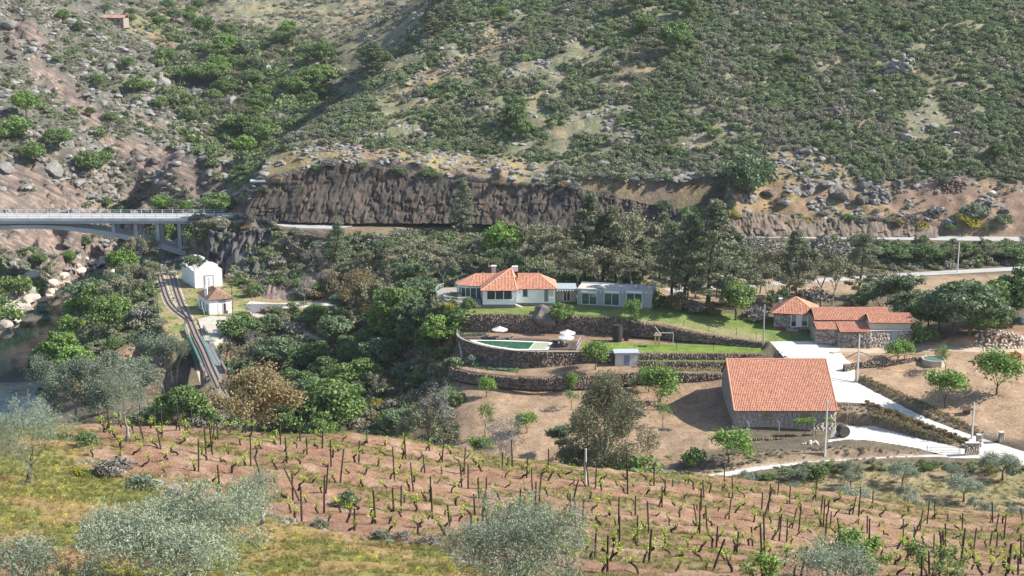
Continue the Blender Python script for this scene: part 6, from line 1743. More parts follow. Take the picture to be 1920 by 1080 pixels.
def parasol(px, py, label, w=1.65, h=2.5):
    p = pZ(px, py, zP); root = empty('parasol', p, .3, label, 'parasol', 'parasols by the pool')
    mb = MB(); mb.tube([(0, 0, 0), (0, 0, h)], .04, 8); mb.obj('pole', METALW, root)
    mb = MB(); n = 8; V = [(0, 0, h + .08)];
    for rr, zz in ((w * .5, h - .30), (w, h - .62), (w, h - .76)): V += [(rr * math.cos(2 * math.pi * k / n), rr * math.sin(2 * math.pi * k / n), zz) for k in range(n)]
    mb.add(V, [(0, 1 + k, 1 + (k + 1) % n) for k in range(n)] + [(1 + j * n + k, 1 + (j + 1) * n + k, 1 + (j + 1) * n + (k + 1) % n, 1 + j * n + (k + 1) % n) for j in (0, 1) for k in range(n)]); mb.obj('canopy', CANV, root)
    for k in range(n):
        a = 2 * math.pi * k / n; mb = MB(); mb.tube([(0, 0, h - .02), (w * .97 * math.cos(a), w * .97 * math.sin(a), h - .68)], .012, 3); mb.obj('rib', METALW, root)
    mb = MB(); mb.lathe([(.3, 0), (.3, .08), (.06, .1)], 10); mb.obj('base', CONCP, root)
parasol(937, 634.5, 'cream parasol standing behind the middle of the pool, leftmost of the three')
parasol(1064, 641, 'cream parasol at the far edge of the dark deck, the higher of the right pair')
parasol(1061.5, 650, 'cream parasol over the loungers on the dark deck, the nearer of the right pair')
def lounger(px, py, rz, label, m=None):
    p = pZ(px, py, zP); root = empty('sun_lounger', (p[0], p[1], p[2] + .12), rz, label, 'sun lounger', 'sun loungers round the pool')
    mb = MB()
    for s_ in (-.32, .32): mb.box((0.0, s_, .28), (1.3, .05, .06))
    mb.obj('frame', METALW, root)
    for x in (-.6, .6):
        for s_ in (-.3, .3): mb = MB(); mb.box((x, s_, .13), (.05, .05, .26)); mb.obj('leg', METALW, root)
    mb = MB(); mb.box((.05, 0, .34), (1.3, .62, .07)); mb.obj('seat', m or FRAMED, root)
    mb = MB(); mb.add([(-.6, -.31, .32), (-.6, .31, .32), (-1.15, .31, .85), (-1.15, -.31, .85), (-.56, -.31, .38), (-.56, .31, .38), (-1.09, .31, .9), (-1.09, -.31, .9)], [(0, 1, 2, 3), (7, 6, 5, 4), (0, 4, 5, 1), (1, 5, 6, 2), (2, 6, 7, 3), (3, 7, 4, 0)]); mb.obj('backrest', m or FRAMED, root)
lounger(909, 634.5, 2.2, 'dark sun lounger nearest the round left end of the pool')
lounger(930, 635.5, 2.3, 'dark sun lounger directly under the left parasol')
lounger(955, 636.5, 2.2, 'dark sun lounger just right of the left parasol')
lounger(1044, 646, 1.2, 'black sun lounger at the left of the dark deck', TIMBER_D)
lounger(1056, 645.5, 1.5, 'white sun lounger between the two on the dark deck', METALW)
lounger(1063, 650, 1.6, 'blue grey sun lounger nearest the glass fence on the dark deck', BLUEG)
gf = empty('deck_fence', pZ(1084, 655, zP), 0, 'pale metal fence panel at the right end of the pool deck', 'fence')
q0, q1 = Vector(pZ(1081, 658, zP)), Vector(pZ(1089, 643, zP)); q0 -= Vector(gf.location); q1 -= Vector(gf.location)
mb = MB()
for z_ in (.15, 1.25): mb.tube([q0 + Vector((0, 0, z_)), q1 + Vector((0, 0, z_))], .03, 4)
mb.obj('rail', METALW, gf)
for k in range(16): mb = MB(); q = q0.lerp(q1, k / 15); mb.box((q.x, q.y, .65), (.05, .05, 1.3)); mb.obj('picket', METALW, gf)
fz = empty('corner_fence', pZ(866, 660, 21), 0, 'white metal railing climbing the left end of the pool wall', 'fence')
q0, q1 = Vector(pZ(866, 676, 20.4)) - Vector(fz.location), Vector(pZ(857, 628, 24)) - Vector(fz.location)
mb = MB()
for z_ in (.3, 1.2): mb.tube([q0 + Vector((0, 0, z_)), q1 + Vector((0, 0, z_))], .03, 4)
mb.obj('rail', METALW, fz)
for k in range(7): mb = MB(); q = q0.lerp(q1, k / 6); mb.box((q.x, q.y, q.z + .6), (.06, .06, 1.3)); mb.obj('post', METALW, fz)

# water tower barrel, play house, swing
def barrel(loc, r, h, rot, label, m, hoopm, n=20, name='barrel', cat='barrel', bulge=1.12):
    root = empty(name, loc, 0, label, cat); root.rotation_euler = rot
    prof = [(r * (1 + (bulge - 1) * (1 - (2 * t - 1) ** 2)), h * t) for t in np.linspace(0, 1, 9)]
    for k in range(n):
        a0_, a1_ = 2 * math.pi * (k + .03) / n, 2 * math.pi * (k + .97) / n; mb = MB(); V = []
        for rr, z in prof: V += [(rr * math.cos(a0_), rr * math.sin(a0_), z), (rr * math.cos(a1_), rr * math.sin(a1_), z)]
        mb.add(V, [(2 * i, 2 * i + 1, 2 * i + 3, 2 * i + 2) for i in range(8)]); mb.obj('stave', m, root)
    mb = MB(); mb.lathe([(r * .99, .06 * h), (.01, .06 * h)], n); mb.lathe([(.01, .05 * h), (r * 1.02, .05 * h)], n); mb.obj('base_head', m, root)
    mb = MB(); mb.lathe([(r * .99, .94 * h), (.01, .94 * h)], n); mb.lathe([(.01, .945 * h), (r * .98, .945 * h)], n); mb.obj('top_head', m, root)
    for t in (.03, .18, .36, .64, .82, .97):
        rr = r * (1 + (bulge - 1) * (1 - (2 * t - 1) ** 2)) + .015; mb = MB(); mb.lathe([(rr, h * t - .04), (rr, h * t + .04)], n); mb.obj('hoop', hoopm, root)
    return root
barrel(Vector(pZ(1157.5, 639, 24.0)), .95, 3.3, (0, 0, 0), 'upright dark wooden vat standing on the pool terrace', TIMBER_D, mat('black_iron', (.03, .03, .032), .6, .4, .1), name='wooden_vat', cat='vat', bulge=1.05)
mb = MB(); r_ = empty('timber_stack', pZ(1174, 638, 24.0), 0, 'dark upright timber panel beside the wooden vat', 'panel'); mb.box((0, 0, 1.15), (.9, .5, 2.3)); mb.obj('panel', TIMBER_D, r_)
barrel(Vector(pZ(1581.5, 818, 17.3)) + Vector((0, -.9, 1.05)), .92, 1.9, (-math.pi / 2, 0, .12), 'big brown wooden barrel lying on its side by the barn corner', mat('barrel_oak', (.13, .085, .06), .85, .2, .2, 3), mat('brown_iron', (.10, .085, .075), .7), 22)
lad = empty('ladder', pZ(1590, 798, 17.35), .0, 'wooden ladder leaning on the wall behind the barrel', 'ladder')
mb = MB();
for s_ in (-.25, .25): mb = MB(); mb.tube([(s_ - .1, -.3, 0), (s_ + .35, 1.0, 3.9)], .04, 4); mb.obj('rail', mat('pale_timber', (.42, .35, .26), .9), lad)
for k in range(9): mb = MB(); t = (k + .6) / 9.5; mb.box((-.1 + .45 * t, -.3 + 1.3 * t, 3.9 * t), (.5, .05, .05)); mb.obj('rung', MATS['pale_timber'], lad)
ph = empty('play_house', pZ(1232, 649, 23.95), 0, 'yellow legged wooden play tower on the small lawn', 'play tower')
YEL = mat('yellow_paint', (.62, .48, .14), .7, .3, .08)
for x in (-.35, .35):
    for y in (-.4, .4): mb = MB(); mb.box((x, y, 1.1), (.22, .16, 2.2)); mb.obj('leg', YEL, ph)
mb = MB(); mb.prism([(-.75, -.7), (.75, -.7), (.75, .7), (-.75, .7)], 2.15, 2.3); mb.add([(-.8, -.8, 2.3), (.8, -.8, 2.3), (.8, .8, 2.3), (-.8, .8, 2.3), (-.3, 0, 3.0), (.3, 0, 3.0)], [(0, 1, 5, 4), (1, 2, 5), (2, 3, 4, 5), (3, 0, 4)]); mb.obj('roof', mat('thatch', (.24, .19, .14), .95, .1, .3, 5), ph)
mb = MB(); mb.tube([(-.5, .4, 3.9), (.5, -.3, 2.7)], .07, 5); mb.obj('beam', mat('pale_timber2', (.5, .46, .40), .9), ph)
sw_ = empty('swing_frame', pZ(1262, 647, 23.95), 0, 'white swing frame with a red seat right of the play tower', 'swing')
for x in (0, ): mb = MB(); mb.box((x, 0, 1.25), (.14, .14, 2.6)); mb.obj('post', METALW, sw_)
mb = MB(); mb.box((-1.4, 0, 2.5), (2.9, .1, .1)); mb.obj('crossbeam', METALW, sw_)
mb = MB(); mb.box((-.9, 0, .45), (.5, .25, .08)); mb.obj('seat', REDP, sw_)
for x in (-1.1, -.7): mb = MB(); mb.box((x, 0, 1.45), (.02, .02, 2.0)); mb.obj('rope', METAL, sw_)

# fences on the lawn edges
def fence(pts, label, step, ph_, name='post_fence', m=TIMBER_D, wires=3, pr=.05, d0=200, cat='fence', wirem=None):
    W = [hit(x, y, d0) for x, y in pts]; Q = resample(W, step)
    root = empty(name, Q[0], 0, label, cat); o = Vector(root.location)
    for p in Q:
        z_ = gz(p.x, p.y) - o.z; mb = MB(); mb.tube([(p.x - o.x, p.y - o.y, z_ - .2), (p.x - o.x + random.uniform(-.05, .05), p.y - o.y, z_ + ph_ * random.uniform(.92, 1.08))], pr, 5); mb.obj('post', m, root)
    mb = MB()
    for k in range(wires):
        mb.tube([Vector((p.x - o.x, p.y - o.y, gz(p.x, p.y) - o.z + ph_ * (k + 1) / (wires + .3))) for p in Q], .008, 3, cap=False)
    mb.obj('wires', wirem or METAL, root)['kind'] = 'stuff'
    return root
fence([(1228, 603), (1282, 612), (1329, 620), (1381, 628), (1418, 635.5)], 'row of dark posts and wire along the lower edge of the big lawn', 5.2, 1.35)
fence([(1075, 593), (1128, 591), (1172, 594), (1228, 603)], 'short dark posts and wire along the lawn in front of the annex', 5.0, 1.2)
fence([(1136, 656), (1190, 656), (1268, 655), (1338, 656), (1410, 658)], 'thin dark posts with young vines along the small lower lawn', 7.3, 1.2)
fence([(1380, 838), (1452, 848), (1512, 842), (1571, 836), (1630, 838), (1685, 846), (1745, 853), (1800, 856)], 'wire fence on thin posts below the concrete apron', 6.0, 1.5, m=METAL, pr=.035)
fence([(1225, 577), (1300, 586), (1380, 594), (1440, 600)], 'low stone coloured posts along the back edge of the big lawn', 6.0, 1.1, m=CONCP)
fence([(1500, 441), (1600, 443), (1700, 445), (1800, 446), (1915, 447)], 'pale crash barrier posts along the upper road', 9, .9, name='roadside_barrier', m=METALW, wires=1, d0=360)
pole(1431, 641, 7.6, 'tall pale metal lamp post at the left corner of the concrete yard', METAL, .16, name='lamp_post', r1=.12)
pole(1607, 716, 9.2, 'square concrete power pole standing beside the concrete road', CONCP, .22, sq=True, r1=.13)
pole(1546.5, 853, 9.6, 'concrete power pole in front of the barn', CONCP, .2, sq=True, r1=.13)
pole(1822, 823, 6.6, 'concrete power pole beside the stone gate pillars', CONCP, .2, sq=True, r1=.14)
pole(1795, 511, 7.4, 'distant pale power pole beside the lower road', CONCP, .16, sq=True, r1=.12)
pole(1232, 536, 6.0, 'thin pale pole among the pines behind the annex', CONCP, .1)
pole(1097.5, 906, 2.6, 'pale leaning concrete post in front of the eucalyptus', CONCP, .1, d0=60)
for (px, py, w_, h_, lb) in ((1822, 850, 2.2, 2.0, 'broad stone gate pillar on the left of the farm road'), (1834, 838, .7, 2.3, 'slim stone gate pillar behind the broad one'), (1876, 833, .75, 2.3, 'slim stone gate pillar right of the farm road')):
    p = pZ(px, py, 17.6); root = empty('gate_pillar', p, 0, lb, 'gate pillar')
    mb = MB(); mb.box((0, 0, h_ / 2 - .2), (w_, .7, h_)); mb.obj('core', MORTAR, root)
    r = stones([((-w_ / 2, -.36), (w_ / 2, -.36), -.3, -.3, h_ - .25, h_ - .25)], (.25, .5), (.15, .28), .05, .02, int(px)); link('stones', mesh_np('stones', r[0], r[1], HOUSEST, tint=r[2]), root)['kind'] = 'stuff'
    mb = MB(); mb.box((0, 0, h_ - .13), (w_ + .15, .85, .14)); mb.obj('cap', CONCP, root)
gt = empty('metal_gate', pZ(1870, 832, 17.7), 0, 'open grey metal gate beside the right gate pillar', 'gate')
for k in range(12): mb = MB(); mb.box((-2.6 + k * .22, .4, .9), (.04, .04, 1.8)); mb.obj('bar', METAL, gt)
for z_ in (.15, 1.7): mb = MB(); mb.box((-1.4, .4, z_), (2.6, .05, .06)); mb.obj('rail', METAL, gt)
gt = empty('metal_gate', pZ(1770, 852, 17.2), 0, 'low thin metal gate at the lower end of the concrete apron', 'gate')
for z_ in (.3, .75, 1.2): mb = MB(); mb.box((-.2, 0, z_), (5.4, .04, .05)); mb.obj('rail', METAL, gt)
for x in (-2.9, 2.5): mb = MB(); mb.box((x, 0, .8), (.09, .09, 1.6)); mb.obj('post', METAL, gt)
mb = MB(); mb.tube([(-2.9, 0, 1.4), (-4.1, 0, .1)], .03, 4); mb.obj('brace', METAL, gt)

# octagonal basin
bs = empty('stone_basin', pZ(1752, 684, 23.1), .2, 'octagonal stone water basin with green water on the bare slope', 'basin')
bc = hit(1750, 680, 200); bs.location = bc + Vector((0, 0, 0))
mb = MB();
for k in range(8):
    a0_, a1_ = k * math.pi / 4 + .2, (k + 1) * math.pi / 4 + .2; mb = MB()
    mb.prism([(2.35 * math.cos(a0_), 2.35 * math.sin(a0_)), (2.35 * math.cos(a1_), 2.35 * math.sin(a1_)), (2.0 * math.cos(a1_), 2.0 * math.sin(a1_)), (2.0 * math.cos(a0_), 2.0 * math.sin(a0_))], -.5, .85); mb.obj('side_slab', mat('basin_stone', (.42, .37, .32), .9, .2, .12, 2), bs)
mb = MB(); mb.prism([(2.02 * math.cos(k * math.pi / 4 + .2), 2.02 * math.sin(k * math.pi / 4 + .2)) for k in range(8)], -.4, .66)
bw = bpy.data.materials.new('basin_water'); bw.use_nodes = True; q = bw.node_tree.nodes['Principled BSDF']; q.inputs['Base Color'].default_value = (.12, .22, .17, 1); q.inputs['Roughness'].default_value = .1
mb.obj('water', bw, bs)

# timber props below the forecourt
for pts, lb in ((((1586, 671), (1611, 659), (1640, 670)), 'crossed timber props standing on the low wall left of the young tree'), (((1665, 671), (1684, 665), (1733, 664)), 'slanting timber props on the low wall right of the young tree')):
    W = [Vector(pZ(x, y, 24.6 + (1.2 if i == 1 else 0))) for i, (x, y) in enumerate(pts)]; root = empty('timber_props', (W[1].x, W[1].y, 24.2), 0, lb, 'props'); o = Vector(root.location)
    for a_, b_ in ((W[0], W[1]), (W[1], W[2])): mb = MB(); mb.tube([a_ - o, b_ - o], .1, 5); mb.obj('prop', TIMBER, root)
    mb = MB(); mb.box((0, 0, .6), (.16, .16, 1.7)); mb.obj('post', TIMBER, root)

# farm machines and trailers
def trailer(px, py, z, rz, w_, label, m, l=4.2, wheels=True, flat=False):
    p = pZ(px, py, z) if z else hit(px, py, 200); root = empty('farm_trailer', p, rz, label, 'trailer')
    mb = MB(); mb.box((0, 0, .62), (l, 1.7, .12)); mb.obj('bed', m, root)
    for s_ in (-1, 1): mb = MB(); mb.box((0, s_ * .84, .95 if not flat else .8), (l, .05, .55 if not flat else .3)); mb.obj('side_board', m, root)
    for s_ in (-1, 1): mb = MB(); mb.box((s_ * (l / 2 - .03), 0, .95 if not flat else .8), (.05, 1.62, .55 if not flat else .3)); mb.obj('end_board', m, root)
    mb = MB(); mb.tube([(l / 2, 0, .5), (l / 2 + 1.1, 0, .45)], .05, 5); mb.obj('drawbar', m, root)
    for sx in (-.28, .28):
        for s_ in (-1, 1):
            wh = MB(); wh.tube([(sx * l, s_ * .72, .34), (sx * l, s_ * .92, .34)], .34, 14); t = wh.obj('wheel', mat('tyre', (.03, .03, .03), .9), root)
            h_ = MB(); h_.tube([(sx * l, s_ * .93, .34), (sx * l, s_ * .95, .34)], .16, 10); h_.obj('rim', METALW, t)
    return root
trailer(1279, 712, 19.4, .03, 1.7, 'grey flat farm trailer parked under the terrace wall', mat('faded_grey_paint', (.30, .30, .31), .8), 2.9)
trailer(1320, 712.5, 19.4, .0, 1.7, 'long bright red farm trailer parked beside the barn shadow', REDP, 4.6)
def plough(px, py, label):
    p = hit(px, py, 200); root = empty('farm_implement', p, .1, label, 'farm machine')
    mb = MB(); mb.box((0, 0, .8), (2.0, .14, .14)); mb.obj('beam', REDP, root)
    mb = MB(); mb.box((-.2, 0, 1.05), (.9, .5, .45)); mb.obj('hopper', REDP, root)
    for k in range(5): mb = MB(); mb.tube([(-.8 + k * .4, 0, .8), (-.75 + k * .4, -.35, .35), (-.8 + k * .4, -.2, .05)], .04, 4); mb.obj('tine', REDP, root)
    for s_ in (-.5, .5): mb = MB(); mb.tube([(s_, .5, .35), (s_, .65, .35)], .35, 12); mb.obj('wheel', MATS['tyre'], root)
    return root
plough(1837, 677, 'red cultivator parked on the bare slope left of the big almond tree')
trailer(1902, 674, None, .1, 1.5, 'small red trailer at the right edge of the bare slope', REDP, 1.9)
pl2 = empty('tarpaulin_heap', hit(1912, 604, 200), 0, 'blue plastic tank half hidden under trees at the right edge', 'tank'); mb = MB(); mb.lathe([(.5, 0), (.55, .3), (.55, .8), (.45, 1.0), (.1, 1.1)], 12); mb.obj('shell', mat('blue_plastic', (.05, .22, .30), .5), pl2)
cart = empty('old_cart', hit(1812, 776, 200), .1, 'small dark wooden cart left on the bare slope by the gate pole', 'cart')
mb = MB(); mb.box((0, 0, .75), (1.9, 1.1, .1)); mb.obj('bed', TIMBER, cart)
for s_ in (-.55, .55): mb = MB(); mb.box((0, s_, 1.0), (1.9, .06, .45)); mb.obj('side_board', TIMBER, cart)
for s_ in (-.65, .65): mb = MB(); mb.tube([(0, s_ - .05, .45), (0, s_ + .05, .45)], .45, 12); mb.obj('wheel', TIMBER_D, cart)
mb = MB(); mb.tube([(.9, 0, .7), (2.2, 0, .4)], .05, 4); mb.obj('shaft', TIMBER, cart)
# pergola posts and vines before the barn
pg = empty('vine_pergola', pZ(1500, 816, 16.5), 0, 'row of posts carrying a fresh green vine in front of the barn wall', 'pergola'); o = Vector(pg.location)
for px in (1403, 1460, 1524.5): p = Vector(pZ(px, 817, 16.5)) - o; mb = MB(); mb.tube([(p.x, p.y, -.2), (p.x, p.y, 2.5)], [.09, .08], 5); mb.obj('post', CONCP, pg); mb = MB(); mb.tube([(p.x, p.y, 2.4), (p.x - .5, p.y - .2, 2.9)], .04, 4); mb.obj('arm', CONCP, pg)
p0_, p1_ = Vector(pZ(1482, 817, 16.5)) - o, Vector(pZ(1567, 815, 16.5)) - o
mb = MB()
for px in (1508, 1530, 1545):
    q = Vector(pZ(px, 816, 16.5)) - o; limbs(mb, q + Vector((0, 0, -.2)), (.1, 0, 1), 2.6, .07, 1, np.random.default_rng(px), .5, 5, .05)
mb.obj('vine_stems', BARK_D, pg)['kind'] = 'stuff'
rng = np.random.default_rng(5); n_ = 2600; t_ = rng.uniform(0, 1, n_)
keep = fbm(t_ * 9, t_ * 0, 3, 2) > .38; t_ = t_[keep]; n_ = len(t_)
P_ = np.array(p0_)[None] * (1 - t_[:, None]) + np.array(p1_)[None] * t_[:, None] + np.stack([rng.normal(0, .1, n_), rng.normal(-.1, .35, n_), 2.75 + rng.normal(0, .17, n_)], 1)
V_, F_, tv_ = leaves(P_, np.tile([0, 0, 1.0], (n_, 1)), .13, .7, rng); link('vine_leaves', mesh_np('vine_leaves', V_, F_, LM['bright'], tint=tv_), pg)
# ---------------------------------------------------------------- trees and shrubs that can be told apart
ORD = ['leftmost', 'second from the left', 'third from the left', 'fourth from the left', 'fifth from the left', 'sixth from the left', 'seventh from the left', 'eighth from the left', 'ninth from the left', 'tenth from the left',
       '11th from the left', '12th from the left', '13th from the left', '14th from the left', '15th from the left', '16th from the left', '17th from the left', '18th from the left', '19th from the left', '20th from the left'] + ['%dth from the left' % k for k in range(21, 60)]
for k_, s_ in ((21, '21st'), (22, '22nd'), (23, '23rd'), (31, '31st'), (32, '32nd'), (33, '33rd'), (41, '41st'), (42, '42nd'), (43, '43rd')): ORD[k_ - 1] = s_ + ' from the left'
LOOK = {'oak': ('dark green round tree', 'tree'), 'oak_green': ('mid green round tree', 'tree'), 'teal_tree': ('dull blue green tree', 'tree'), 'bright_tree': ('fresh light green tree', 'tree'),
        'bush': ('dark green shrub', 'shrub'), 'bush_green': ('light green shrub', 'shrub'), 'bush_teal': ('dull green shrub', 'shrub'), 'bush_grey': ('grey leafless shrub', 'shrub'), 'bush_sage': ('pale sage shrub', 'shrub'),
        'bush_rust': ('rusty brown shrub', 'shrub'), 'bush_yellow': ('yellow flowering shrub', 'shrub'), 'pine': ('tall grey green pine', 'tree'), 'fir': ('dense conical fir', 'tree'), 'scrub_tree': ('brownish half bare tree', 'tree'),
        'green_open': ('loose crowned green tree', 'tree'), 'bare_tree': ('bare grey tree', 'tree'), 'orchard': ('small bright almond tree', 'tree'), 'sparse_orchard': ('thin young almond tree', 'tree'),
        'grove_olive': ('silvery pruned olive tree', 'tree'), 'tall_olive': ('tall silvery olive tree', 'tree'), 'poplar': ('pale upright willow', 'tree'), 'rust_tree': ('bronze leaved tree', 'tree'), 'eucalyptus': ('large dark eucalyptus', 'tree')}
NAMES = {'oak': 'oak_tree', 'oak_green': 'oak_tree', 'teal_tree': 'evergreen_tree', 'bright_tree': 'leafy_tree', 'pine': 'pine_tree', 'fir': 'fir_tree', 'scrub_tree': 'scrub_tree', 'green_open': 'leafy_tree', 'bare_tree': 'bare_tree', 'orchard': 'almond_tree',
         'sparse_orchard': 'almond_tree', 'grove_olive': 'olive_tree', 'tall_olive': 'olive_tree', 'poplar': 'willow_tree', 'rust_tree': 'bronze_tree', 'eucalyptus': 'eucalyptus_tree'}
def ppm_at(p):
    f = p.y * CP_ - (p.z - ZC) * SP_
    return F / f * math.cos(PITCH + .02)
def put(kind, px, py, top, label=None, w=1.0, d0=200, group=None, place=None, var=None):
    p = hit(px, py, d0); h = max(.6, (py - top) / ppm_at(p))
    lk = LOOK[kind]
    return tree(kind, h=h, label=label, cat=lk[1], group=group, name=NAMES.get(kind, 'shrub'), world=p, w=w, var=var)
def cluster(place, group, items, d0=200):
    """items: (kind, px, foot py, top py[, width]); labelled left to right"""
    items = sorted(items, key=lambda t: t[1])
    for k, t in enumerate(items):
        put(t[0], t[1], t[2], t[3], '%s, %s %s' % (LOOK[t[0]][0], ORD[k].replace(' from the left', ' from left'), place), t[4] if len(t) > 4 else 1.0, d0, group)
def fill(poly, n, kinds, hpx, place, group, seed, d0=200, w=(.8, 1.3), mind=7, d1=9999):
    """n plants spread inside an outline of the photograph, labelled left to right"""
    rr = random.Random(seed); P = np.array(poly, float); out = []
    x0, y0, x1, y1 = P[:, 0].min(), P[:, 1].min(), P[:, 0].max(), P[:, 1].max(); tries = 0
    while len(out) < n and tries < n * 60:
        tries += 1
        x, y = rr.uniform(x0, x1), rr.uniform(y0, y1)
        if poly_sd(P, np.array([x]), np.array([y]))[0] < 0 or any(abs(x - o[1]) + 1.6 * abs(y - o[2]) < mind for o in out): continue
        out.append((rr.choice(kinds), x, y, y - rr.uniform(*hpx), rr.uniform(*w)))
    cluster(place, group, out, d0)

cluster('along the river bank before the road bridge', 'trees between the river and the railway', [
    ('bright_tree', 236, 530, 466, 1.15), ('scrub_tree', 262, 505, 442), ('scrub_tree', 283, 490, 444), ('teal_tree', 172, 585, 522, 1.2), ('bright_tree', 150, 615, 556, 1.2), ('oak_green', 184, 605, 528), ('oak_green', 206, 632, 556),
    ('scrub_tree', 240, 600, 520, 1.2), ('green_open', 222, 572, 508), ('bush_grey', 262, 600, 570, 1.3), ('bright_tree', 133, 645, 588), ('scrub_tree', 246, 545, 492, 1.2), ('green_open', 196, 560, 515), ('scrub_tree', 285, 535, 490), ('bush_green', 214, 655, 625)])
cluster('on the near bank below the bend', 'trees on the near bank of the river', [
    ('bright_tree', 112, 688, 618, 1.1), ('bright_tree', 90, 700, 640, 1.1), ('bright_tree', 142, 705, 648, 1.3), ('bush_green', 76, 690, 655), ('tall_olive', 98, 770, 664, .9), ('tall_olive', 145, 800, 672, 1.0), ('bush_rust', 178, 730, 690, 1.2),
    ('tall_olive', 222, 800, 668, 1.1), ('tall_olive', 262, 775, 676, 1.0), ('green_open', 185, 790, 715, 1.2)])
cluster('beside the girder bridge', 'pale willows beside the girder bridge', [('poplar', 308, 740, 618, 1.2), ('poplar', 329, 735, 628, 1.0)])
cluster('below the girder bridge', 'shrubs between the girder bridge and the vineyard', [
    ('oak_green', 350, 800, 725), ('bright_tree', 322, 800, 735, 1.1), ('bush_green', 375, 790, 750), ('bush_teal', 290, 795, 752, 1.2), ('bush_green', 395, 800, 768), ('bush_grey', 372, 805, 775, 1.3), ('bush_grey', 355, 812, 785, 1.2), ('bush_teal', 265, 805, 770), ('bush_yellow', 262, 800, 778, 1.6), ('bush_rust', 340, 812, 790, 1.2)])
cluster('right of the girder bridge', 'trees between the girder bridge and the ravine', [
    ('oak', 447, 652, 588, 1.2), ('bare_tree', 470, 665, 615, 1.4), ('scrub_tree', 432, 700, 640, 1.1), ('green_open', 448, 735, 672, 1.1), ('scrub_tree', 478, 700, 645, 1.2), ('bush_green', 440, 750, 720, 1.1), ('bush_rust', 425, 660, 640), ('green_open', 500, 640, 590, 1.2), ('bush_grey', 545, 625, 598, 1.3), ('bush', 560, 600, 582, 1.4)])
cluster('in the ravine below the villa', 'round trees packed in the ravine', [
    ('teal_tree', 522, 700, 630, 1.25), ('oak', 480, 740, 690, 1.2), ('oak', 500, 760, 702, 1.2), ('oak', 532, 770, 715, 1.2), ('oak', 560, 700, 650, 1.1), ('oak', 590, 690, 640, 1.1), ('teal_tree', 631, 650, 590, 1.1), ('oak', 650, 665, 628),
    ('teal_tree', 715, 695, 632, 1.25), ('oak_green', 668, 742, 672, 1.2), ('oak_green', 628, 735, 686, 1.2), ('teal_tree', 586, 770, 705, 1.1), ('oak_green', 625, 815, 714, 1.25), ('oak_green', 556, 825, 750, 1.2), ('oak_green', 604, 838, 772, 1.1), ('oak_green', 655, 805, 742, 1.1),
    ('oak', 690, 665, 615, 1.1), ('oak', 738, 655, 590, 1.1), ('oak_green', 748, 640, 540, 1.0), ('green_open', 785, 650, 560, 1.2), ('bright_tree', 826, 655, 590, 1.25), ('oak', 770, 660, 600), ('oak', 800, 665, 615), ('oak', 545, 735, 690), ('oak', 575, 745, 695), ('scrub_tree', 695, 760, 700, 1.1), ('oak_green', 640, 780, 720, 1.1), ('oak', 612, 720, 668), ('bright_tree', 720, 650, 575, 1.1),
    ('oak', 700, 690, 650), ('oak', 660, 690, 640)])
cluster('on the brown slope by the field', 'shrubs on the brown slope', [
    ('bush_teal', 757, 706, 675, 1.3), ('bush_green', 790, 720, 698), ('teal_tree', 755, 832, 765, 1.1), ('bush_green', 740, 850, 812, 1.5), ('bush_green', 770, 858, 820, 1.4), ('bush_yellow', 700, 765, 748, 2.0), ('bush_rust', 715, 790, 768, 1.5), ('oak', 730, 810, 768), ('bush_teal', 690, 835, 805, 1.4), ('bush_sage', 655, 845, 812, 1.3), ('bush_sage', 620, 850, 820, 1.3), ('bush', 825, 700, 685), ('bush_sage', 585, 850, 825, 1.3)])
put('scrub_tree', 795, 875, 752, 'tall brownish half bare tree at the left edge of the bare field', .75)
put('bare_tree', 817, 870, 712, 'tall dead grey tree standing at the left edge of the bare field', .6)
put('scrub_tree', 835, 880, 790, 'lower brownish tree beside the dead grey one', .9)
put('bare_tree', 945, 905, 770, 'bare leafless tree in the middle of the near edge of the field', .9)
put('bare_tree', 925, 900, 815, 'low bare thicket left of the leafless tree in the field', 1.3)
put('rust_tree', 475, 838, 712, 'bronze leaved tree on the edge of the vineyard right of the railway', 1.15, d0=105)
put('bare_tree', 440, 842, 780, 'grey bare bush under the bronze leaved tree', 1.2, d0=105)
put('eucalyptus', 1135, 905, 698, 'big dark eucalyptus towering over the near edge of the bare field', 1.0)
put('bush_green', 1210, 912, 850, 'bright green bush growing against the right side of the eucalyptus', 1.5)
put('oak', 1085, 900, 838, 'dark shrubby tree under the left side of the eucalyptus', 1.2)
put('oak', 1160, 905, 855, 'dark undergrowth below the middle of the eucalyptus', 1.4)
put('green_open', 1052, 868, 795, 'fresh green small tree just left of the eucalyptus', 1.0)
cluster('between station and villa', 'trees between the station and the villa', [
    ('bare_tree', 585, 512, 465, 1.3), ('bare_tree', 570, 575, 515, 1.0), ('bare_tree', 612, 545, 505, 1.5), ('scrub_tree', 660, 530, 488, 1.3), ('scrub_tree', 690, 512, 470, 1.2), ('rust_tree', 672, 598, 505, .8), ('scrub_tree', 700, 600, 528, 1.1),
    ('teal_tree', 640, 588, 545, 1.0), ('scrub_tree', 727, 560, 500, 1.1), ('green_open', 760, 545, 488, 1.2), ('scrub_tree', 795, 510, 455, 1.3), ('scrub_tree', 832, 540, 480, 1.2), ('teal_tree', 790, 572, 522, 1.4), ('bush_teal', 815, 560, 532, 1.5), ('scrub_tree', 755, 500, 462, 1.4), ('green_open', 720, 485, 450, 1.3),
    ('scrub_tree', 640, 480, 448, 1.2), ('bush_grey', 600, 470, 450, 1.4), ('bush', 560, 545, 525, 1.3), ('bush_rust', 600, 560, 545), ('oak_green', 590, 612, 572, 1.3), ('scrub_tree', 660, 620, 578, 1.2), ('bush_grey', 520, 500, 478, 1.4)])
put('fir', 628, 500, 414, 'lone dark conical fir below the lay-by', 1.15)
